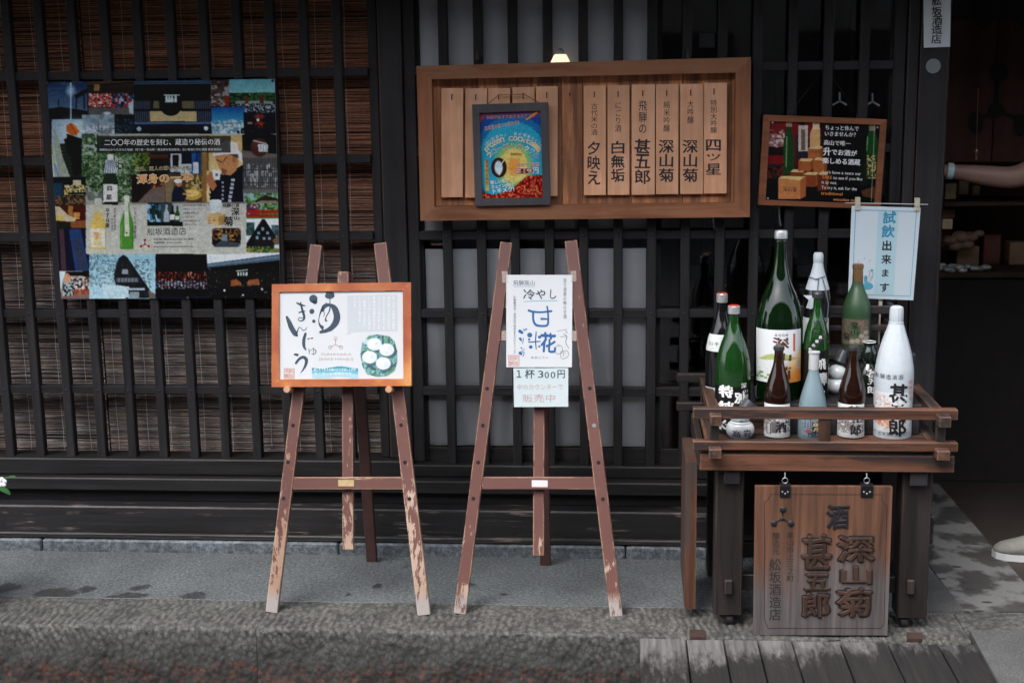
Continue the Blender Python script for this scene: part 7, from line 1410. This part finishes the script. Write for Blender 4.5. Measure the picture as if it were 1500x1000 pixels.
# ================================================================== RAMP OVER THE GUTTER
rm = thing('plank_ramp', 'rain-darkened plank bridge over the gutter in front of the cart', 'ramp', (.55, -1.2, -.05)); ex = [936, 1005, 1060, 1110, 1160, 1230, 1300, 1374, 1432]; exx = [float(at(x, 934, -.826)[0]) for x in ex]
for i in range(8):
    dz = random.uniform(-.002, .0015); m = MB(); g0 = .0025; y1 = -.826 - random.uniform(0, .004); m.box(exx[i] + g0, exx[i + 1] - g0, -1.72, y1, -.034, -.004 + dz, .003); m.build('plank', 'ramp_wood', rm)
for y in (-.93, -1.62): MB().box(exx[0] + .01, exx[-1] - .01, y - .03, y + .03, (-.36 if y > -1.2 else -.06), -.0345).build('bearer', 'cart_dark', rm)
for (x0, x1, y0, y1, lb) in ((1010, 1033, 921.5, 932, 'rusty steel plate on the curb at the left end of the plank bridge'), (1328.5, 1351, 925.5, 935, 'rusty steel plate under the right castor of the cart')):
    P_ = atz([x0, x1, x1, x0], [y0, y0, y1, y1], .006); m = MB(); m.slab(P_, .009, (0, 0, 1)); tag(m.build('steel_plate', 'rusty_iron'), lb, 'plate', 'steel plates at the plank bridge')

# ================================================================== PERSON REACHING INTO THE DOORWAY
W0 = at(1386, 250, .15); EL = at(1482, 262, .14)
toe = atz(1452, 806, .02); 
pe = thing('person', 'person mostly outside the right edge, bare arm reaching left across the doorway, beige trainer below', 'person', (toe[0] + .22, -.05, 0))
SH = np.array([EL[0] + .24, .03, 1.40]); pel = np.array([SH[0] + .03, -.02, .93]); ank = np.array([toe[0] + .205, toe[1] - .045, .085])
joints = {'pel': (pel, .125), 'wa': (pel + np.array([0, 0, .16]), .115), 'ch': (pel + np.array([-.0, .02, .38]), .135), 'nk': (pel + np.array([0, .02, .52]), .058), 'hd0': (pel + np.array([-.02, .02, .575]), .088), 'hd1': (pel + np.array([-.02, .02, .67]), .100),
          'shl': (SH, .058), 'el': (EL + np.array([.01, 0, -.0]), .042), 'fa': ((EL * .55 + W0 * .45), .037), 'wr': (W0, .024), 'hn': (W0 + np.array([-.07, .0, -.005]), .024), 
          'shr': (pel + np.array([.10, .19, .44]), .058), 'elr': (pel + np.array([.14, .24, .16]), .04), 'wrr': (pel + np.array([.04, .24, -.06]), .027), 'hnr': (pel + np.array([.0, .24, -.13]), .028),
          'hl': (pel + np.array([-.0, -.09, -.04]), .085), 'kl': (np.array([ank[0] - .0, ank[1] + .02, .48]), .056), 'al': (ank, .038), 'hr': (pel + np.array([.02, .10, -.04]), .085), 'kr': (pel + np.array([.10, .15, -.45]), .056), 'ar': (np.array([pel[0] + .2, .2, .085]), .038)}
idx = {k_: i for i, k_ in enumerate(joints)}; ed = [('pel', 'wa'), ('wa', 'ch'), ('ch', 'nk'), ('nk', 'hd0'), ('hd0', 'hd1'), ('ch', 'shl'), ('shl', 'el'), ('el', 'fa'), ('fa', 'wr'), ('wr', 'hn'), ('ch', 'shr'), ('shr', 'elr'), ('elr', 'wrr'), ('wrr', 'hnr'), ('pel', 'hl'), ('hl', 'kl'), ('kl', 'al'), ('pel', 'hr'), ('hr', 'kr'), ('kr', 'ar')]
def skin(name, J, E, mat, parent, root, sub=2):
    off = WPOS[parent.name]; me = bpy.data.meshes.new(name); ks = list(J); ii = {k_: i for i, k_ in enumerate(ks)}; me.from_pydata([tuple(J[k_][0] - off) for k_ in ks], [(ii[a], ii[b]) for a, b in E], [])
    o = bpy.data.objects.new(name, me); COL.objects.link(o); md = o.modifiers.new('Skin', 'SKIN'); md.use_smooth_shade = True
    for i, k_ in enumerate(ks):
        r_ = J[k_][1]; r_ = r_ if isinstance(r_, tuple) else (r_, r_); me.skin_vertices[0].data[i].radius = r_; me.skin_vertices[0].data[i].use_root = (k_ == root)
    o.modifiers.new('Sub', 'SUBSURF').levels = sub; o.modifiers['Sub'].render_levels = sub; me.materials.append(MATS[mat]); o.parent = parent; return o
# fingers: short chains rooted in the palms
for hn, nm, dr in (('hn', 'l', np.array([-1, 0, 0.])), ('hnr', 'r', np.array([0, 0, -1.]))):
    base = joints[hn][0]; sd2 = np.array([0, 0, 1.]) if nm == 'l' else np.array([1., 0, 0]); cr = np.array([0, 1., 0])
    for i in range(4):
        a = base + dr * .035 + sd2 * (.027 - .018 * i); L = (.032, .038, .035, .028)[i]; joints['f%s%d' % (nm, i)] = (a, .0095); joints['g%s%d' % (nm, i)] = (a + dr * L + cr * -.008, .0085); joints['h%s%d' % (nm, i)] = (a + dr * L * 1.7 + cr * -.022, .0075)
        ed += [(hn, 'f%s%d' % (nm, i)), ('f%s%d' % (nm, i), 'g%s%d' % (nm, i)), ('g%s%d' % (nm, i), 'h%s%d' % (nm, i))]
    a = base + sd2 * .035 + dr * .005; joints['t%s' % nm] = (a, .011); joints['u%s' % nm] = (a + dr * .03 + sd2 * .016, .009); ed += [(hn, 't%s' % nm), ('t%s' % nm, 'u%s' % nm)]
body = skin('body', joints, ed, 'skin', pe, 'pel')
m = MB(); tc3 = pel + np.array([.0, .02, 0]); pr = [(.172, -.13), (.178, -.12), (.176, 0), (.165, .12), (.178, .25), (.195, .36), (.19, .42), (.165, .46), (.12, .495), (.075, .515), (.066, .53)]
m.lathe(tc3, pr, 36, .80, 1.0)
for sh_, el_, t_ in ((SH, EL, .42), (joints['shr'][0], joints['elr'][0], .6)): c_ = tc3 + np.array([0, 0, .41]); m.tube([c_ * .45 + sh_ * .55, sh_, sh_ * (1 - t_ * .5) + el_ * t_ * .5, sh_ * (1 - t_) + el_ * t_], [.085, .078, .070, .066], 20)
m.build('shirt', 'shirt_cloth', pe, sharp=70)
J3 = {'a': (pel + np.array([0, 0, .0]), .095), 'hl': (joints['hl'][0], .100), 'kl': (joints['kl'][0], .072), 'al': (ank + np.array([0, 0, .05]), .058), 'hr': (joints['hr'][0], .100), 'kr': (joints['kr'][0], .072), 'ar': (joints['ar'][0] + np.array([0, 0, .05]), .058)}
skin('trousers', J3, [('a', 'hl'), ('hl', 'kl'), ('kl', 'al'), ('a', 'hr'), ('hr', 'kr'), ('kr', 'ar')], 'trouser_cloth', pe, 'a')
hc = joints['hd1'][0] + np.array([0, 0, .01]); m = MB(); m.ball(hc + np.array([.022, 0, .035]), .098, 14, 1.0, .95, .95); m.build('hair', 'hair', pe)
m = MB(); m.ball(hc + np.array([-.088, 0, -.03]), .014, 8, 1.1, .8, 1.3); m.build('nose', 'skin', pe); m = MB(); m.ball(hc + np.array([-.078, -.03, -.005]), .010, 8); m.ball(hc + np.array([-.078, .03, -.005]), .010, 8); m.build('eyes', 'hair', pe); m = MB(); m.ball(hc + np.array([.0, -.086, -.03]), .02, 8, .8, .4, 1.4); m.ball(hc + np.array([.0, .086, -.03]), .02, 8, .8, .4, 1.4); m.build('ears', 'skin', pe)
m = MB(); m.ball(hc + np.array([-.082, 0, -.062]), .016, 8, .5, 1.3, .35); m.build('mouth', 'seal_ink', pe)
wd = (EL - W0) / np.linalg.norm(EL - W0); m = MB(); m.tube([W0 + wd * .002, W0 + wd * .022], [.0275, .0285], 24); m.build('wrist_band', 'wrist_band', pe)
def shoe(an, yaw, nm):
    cy_, sy_ = math.cos(yaw), math.sin(yaw); dX = np.array([-cy_, sy_, 0.]); dY = np.array([sy_, cy_, 0.]); m = MB(); sec = [(-.075, .028, .055, .090), (-.05, .034, .062, .115), (0.0, .036, .05, .122), (.05, .038, .04, .108), (.10, .042, .03, .085), (.15, .044, .02, .066), (.180, .038, .014, .056), (.198, .024, .010, .044), (.205, .010, .010, .034)]
    n = 16; vs = []
    for (x, hw, _, top) in sec:
        for k_ in range(n): a = 2 * math.pi * k_ / n; z = .028 + (top - .028) * max(0, math.sin(a)) ** .8 - .004 * max(0, -math.sin(a)); vs.append(np.array([an[0], an[1], 0]) + dX * x + dY * hw * math.cos(a) + np.array([0, 0, z]))
    m.add(vs, [(i * n + k_, i * n + (k_ + 1) % n, (i + 1) * n + (k_ + 1) % n, (i + 1) * n + k_) for i in range(len(sec) - 1) for k_ in range(n)] + [tuple(range(n)), tuple((len(sec) - 1) * n + k_ for k_ in range(n))], None, True); m.build('shoe', 'shoe_fabric', pe, fix=True, sharp=80)
    ol = [(-.082, .02), (-.07, .036), (0, .038), (.06, .041), (.12, .048), (.17, .046), (.20, .03), (.212, .0)]; pts = [(x, h) for x, h in ol] + [(x, -h) for x, h in ol[::-1][1:]]; m = MB(); P_ = [np.array([an[0], an[1], .026]) + dX * x * .985 + dY * h * .96 for x, h in pts]; m.slab(P_, .0225, (0, 0, 1)); m.build('sole', 'shoe_sole', pe, fix=True)
    m = MB()
    for i in range(5): x = .03 + i * .024; z = .116 - i * .0125; m.tube([np.array([an[0], an[1], z - .008]) + dX * x + dY * -.022, np.array([an[0], an[1], z + .001]) + dX * (x + .004), np.array([an[0], an[1], z - .008]) + dX * x + dY * .022], .003, 6)
    m.build('laces', 'shoe_lace', pe)
shoe(ank, R(-11) * -1, 'l'); shoe(joints['ar'][0], R(10), 'r')

# ================================================================== PLANT AT THE LEFT EDGE
pc = at(-75, 800, -.70); pl_ = thing('potted_plant', 'potted plant with white flowers, one leafy sprig reaching in at the left edge', 'plant', (pc[0], -.70, 0.0))
m = MB(); m.lathe((pc[0], -.70, 0.0), [(.06, 0), (.062, .005), (.09, .16), (.096, .165), (.096, .185), (.082, .185), (.08, .165)], 28); m.build('pot', 'clay_pot', pl_); m = MB(); m.lathe((pc[0], -.70, .155), [(.079, 0), (.079, .012)], 20); m.build('soil', 'soil', pl_)
def leaf(mb, base, tip, w_, up=(0, 0, 1), curl=.15):
    base = np.array(base, float); tip = np.array(tip, float); d = tip - base; L = np.linalg.norm(d); d /= L; s_ = np.cross(d, up); s_ /= np.linalg.norm(s_); nn_ = np.cross(s_, d); vs = []; n = 8
    for i in range(n + 1): t = i / n; hw = w_ * math.sin(math.pi * min(1, t * .97 + .02)) ** .75; c_ = base + d * L * t - nn_ * curl * L * t * t; vs += [c_ + s_ * hw - nn_ * -.12 * hw, c_, c_ - s_ * hw + nn_ * .12 * hw]
    mb.add(vs, [f for i in range(n) for f in ((i * 3, i * 3 + 1, i * 3 + 4, i * 3 + 3), (i * 3 + 1, i * 3 + 2, i * 3 + 5, i * 3 + 4))], None, True)
st = MB(); rs = np.random.RandomState(4); lv = []
for i in range(11):
    a = rs.uniform(0, 2 * math.pi); rr = rs.uniform(.02, .13); e_ = np.array([pc[0] + rr * math.cos(a), -.70 + rr * math.sin(a), rs.uniform(.28, .46)]); b0 = np.array([pc[0] + .2 * rr * math.cos(a), -.70 + .2 * rr * math.sin(a), .16]); md = (b0 + e_) / 2 + np.array([0, 0, .03]); st.tube([b0, md, e_], .0022, 5)
    for j in range(4): aa = rs.uniform(0, 6.28); q = md * (1 - j / 3) + e_ * (j / 3); lv.append((q, q + np.array([math.cos(aa) * .055, math.sin(aa) * .055, rs.uniform(-.015, .02)]), .017))
s0 = at(-14, 712, -.74); s1 = at(2, 702, -.76); st.tube([(pc[0] + .02, -.70, .17), (s0 + np.array([-.03, 0, -.05])), s0, s1], .002, 5); st.build('stems', 'leaf', pl_)
lv += [(s1, at(21, 694, -.78), .016), (at(-4, 712, -.75), at(15.5, 721, -.77), .013), (s0, at(-6, 692, -.74), .015)]
for a, b, w_ in lv: m = MB(); leaf(m, a, b, w_); m.build('leaf', 'leaf', pl_)
m = MB(); fc = at(3, 706, -.785)
for i in range(5): a = i * 2 * math.pi / 5 + .3; m.ball(fc + np.array([math.cos(a) * .008, 0, math.sin(a) * .009]), .0075, 8, 1, .35, 1)
m.build('flower', 'petal', pl_)
bpy.data.objects.remove(_to)
S.render.engine = 'CYCLES'; S.cycles.max_bounces = 10; S.cycles.transmission_bounces = 8; S.cycles.transparent_max_bounces = 12; S.cycles.caustics_reflective = False; S.cycles.caustics_refractive = False
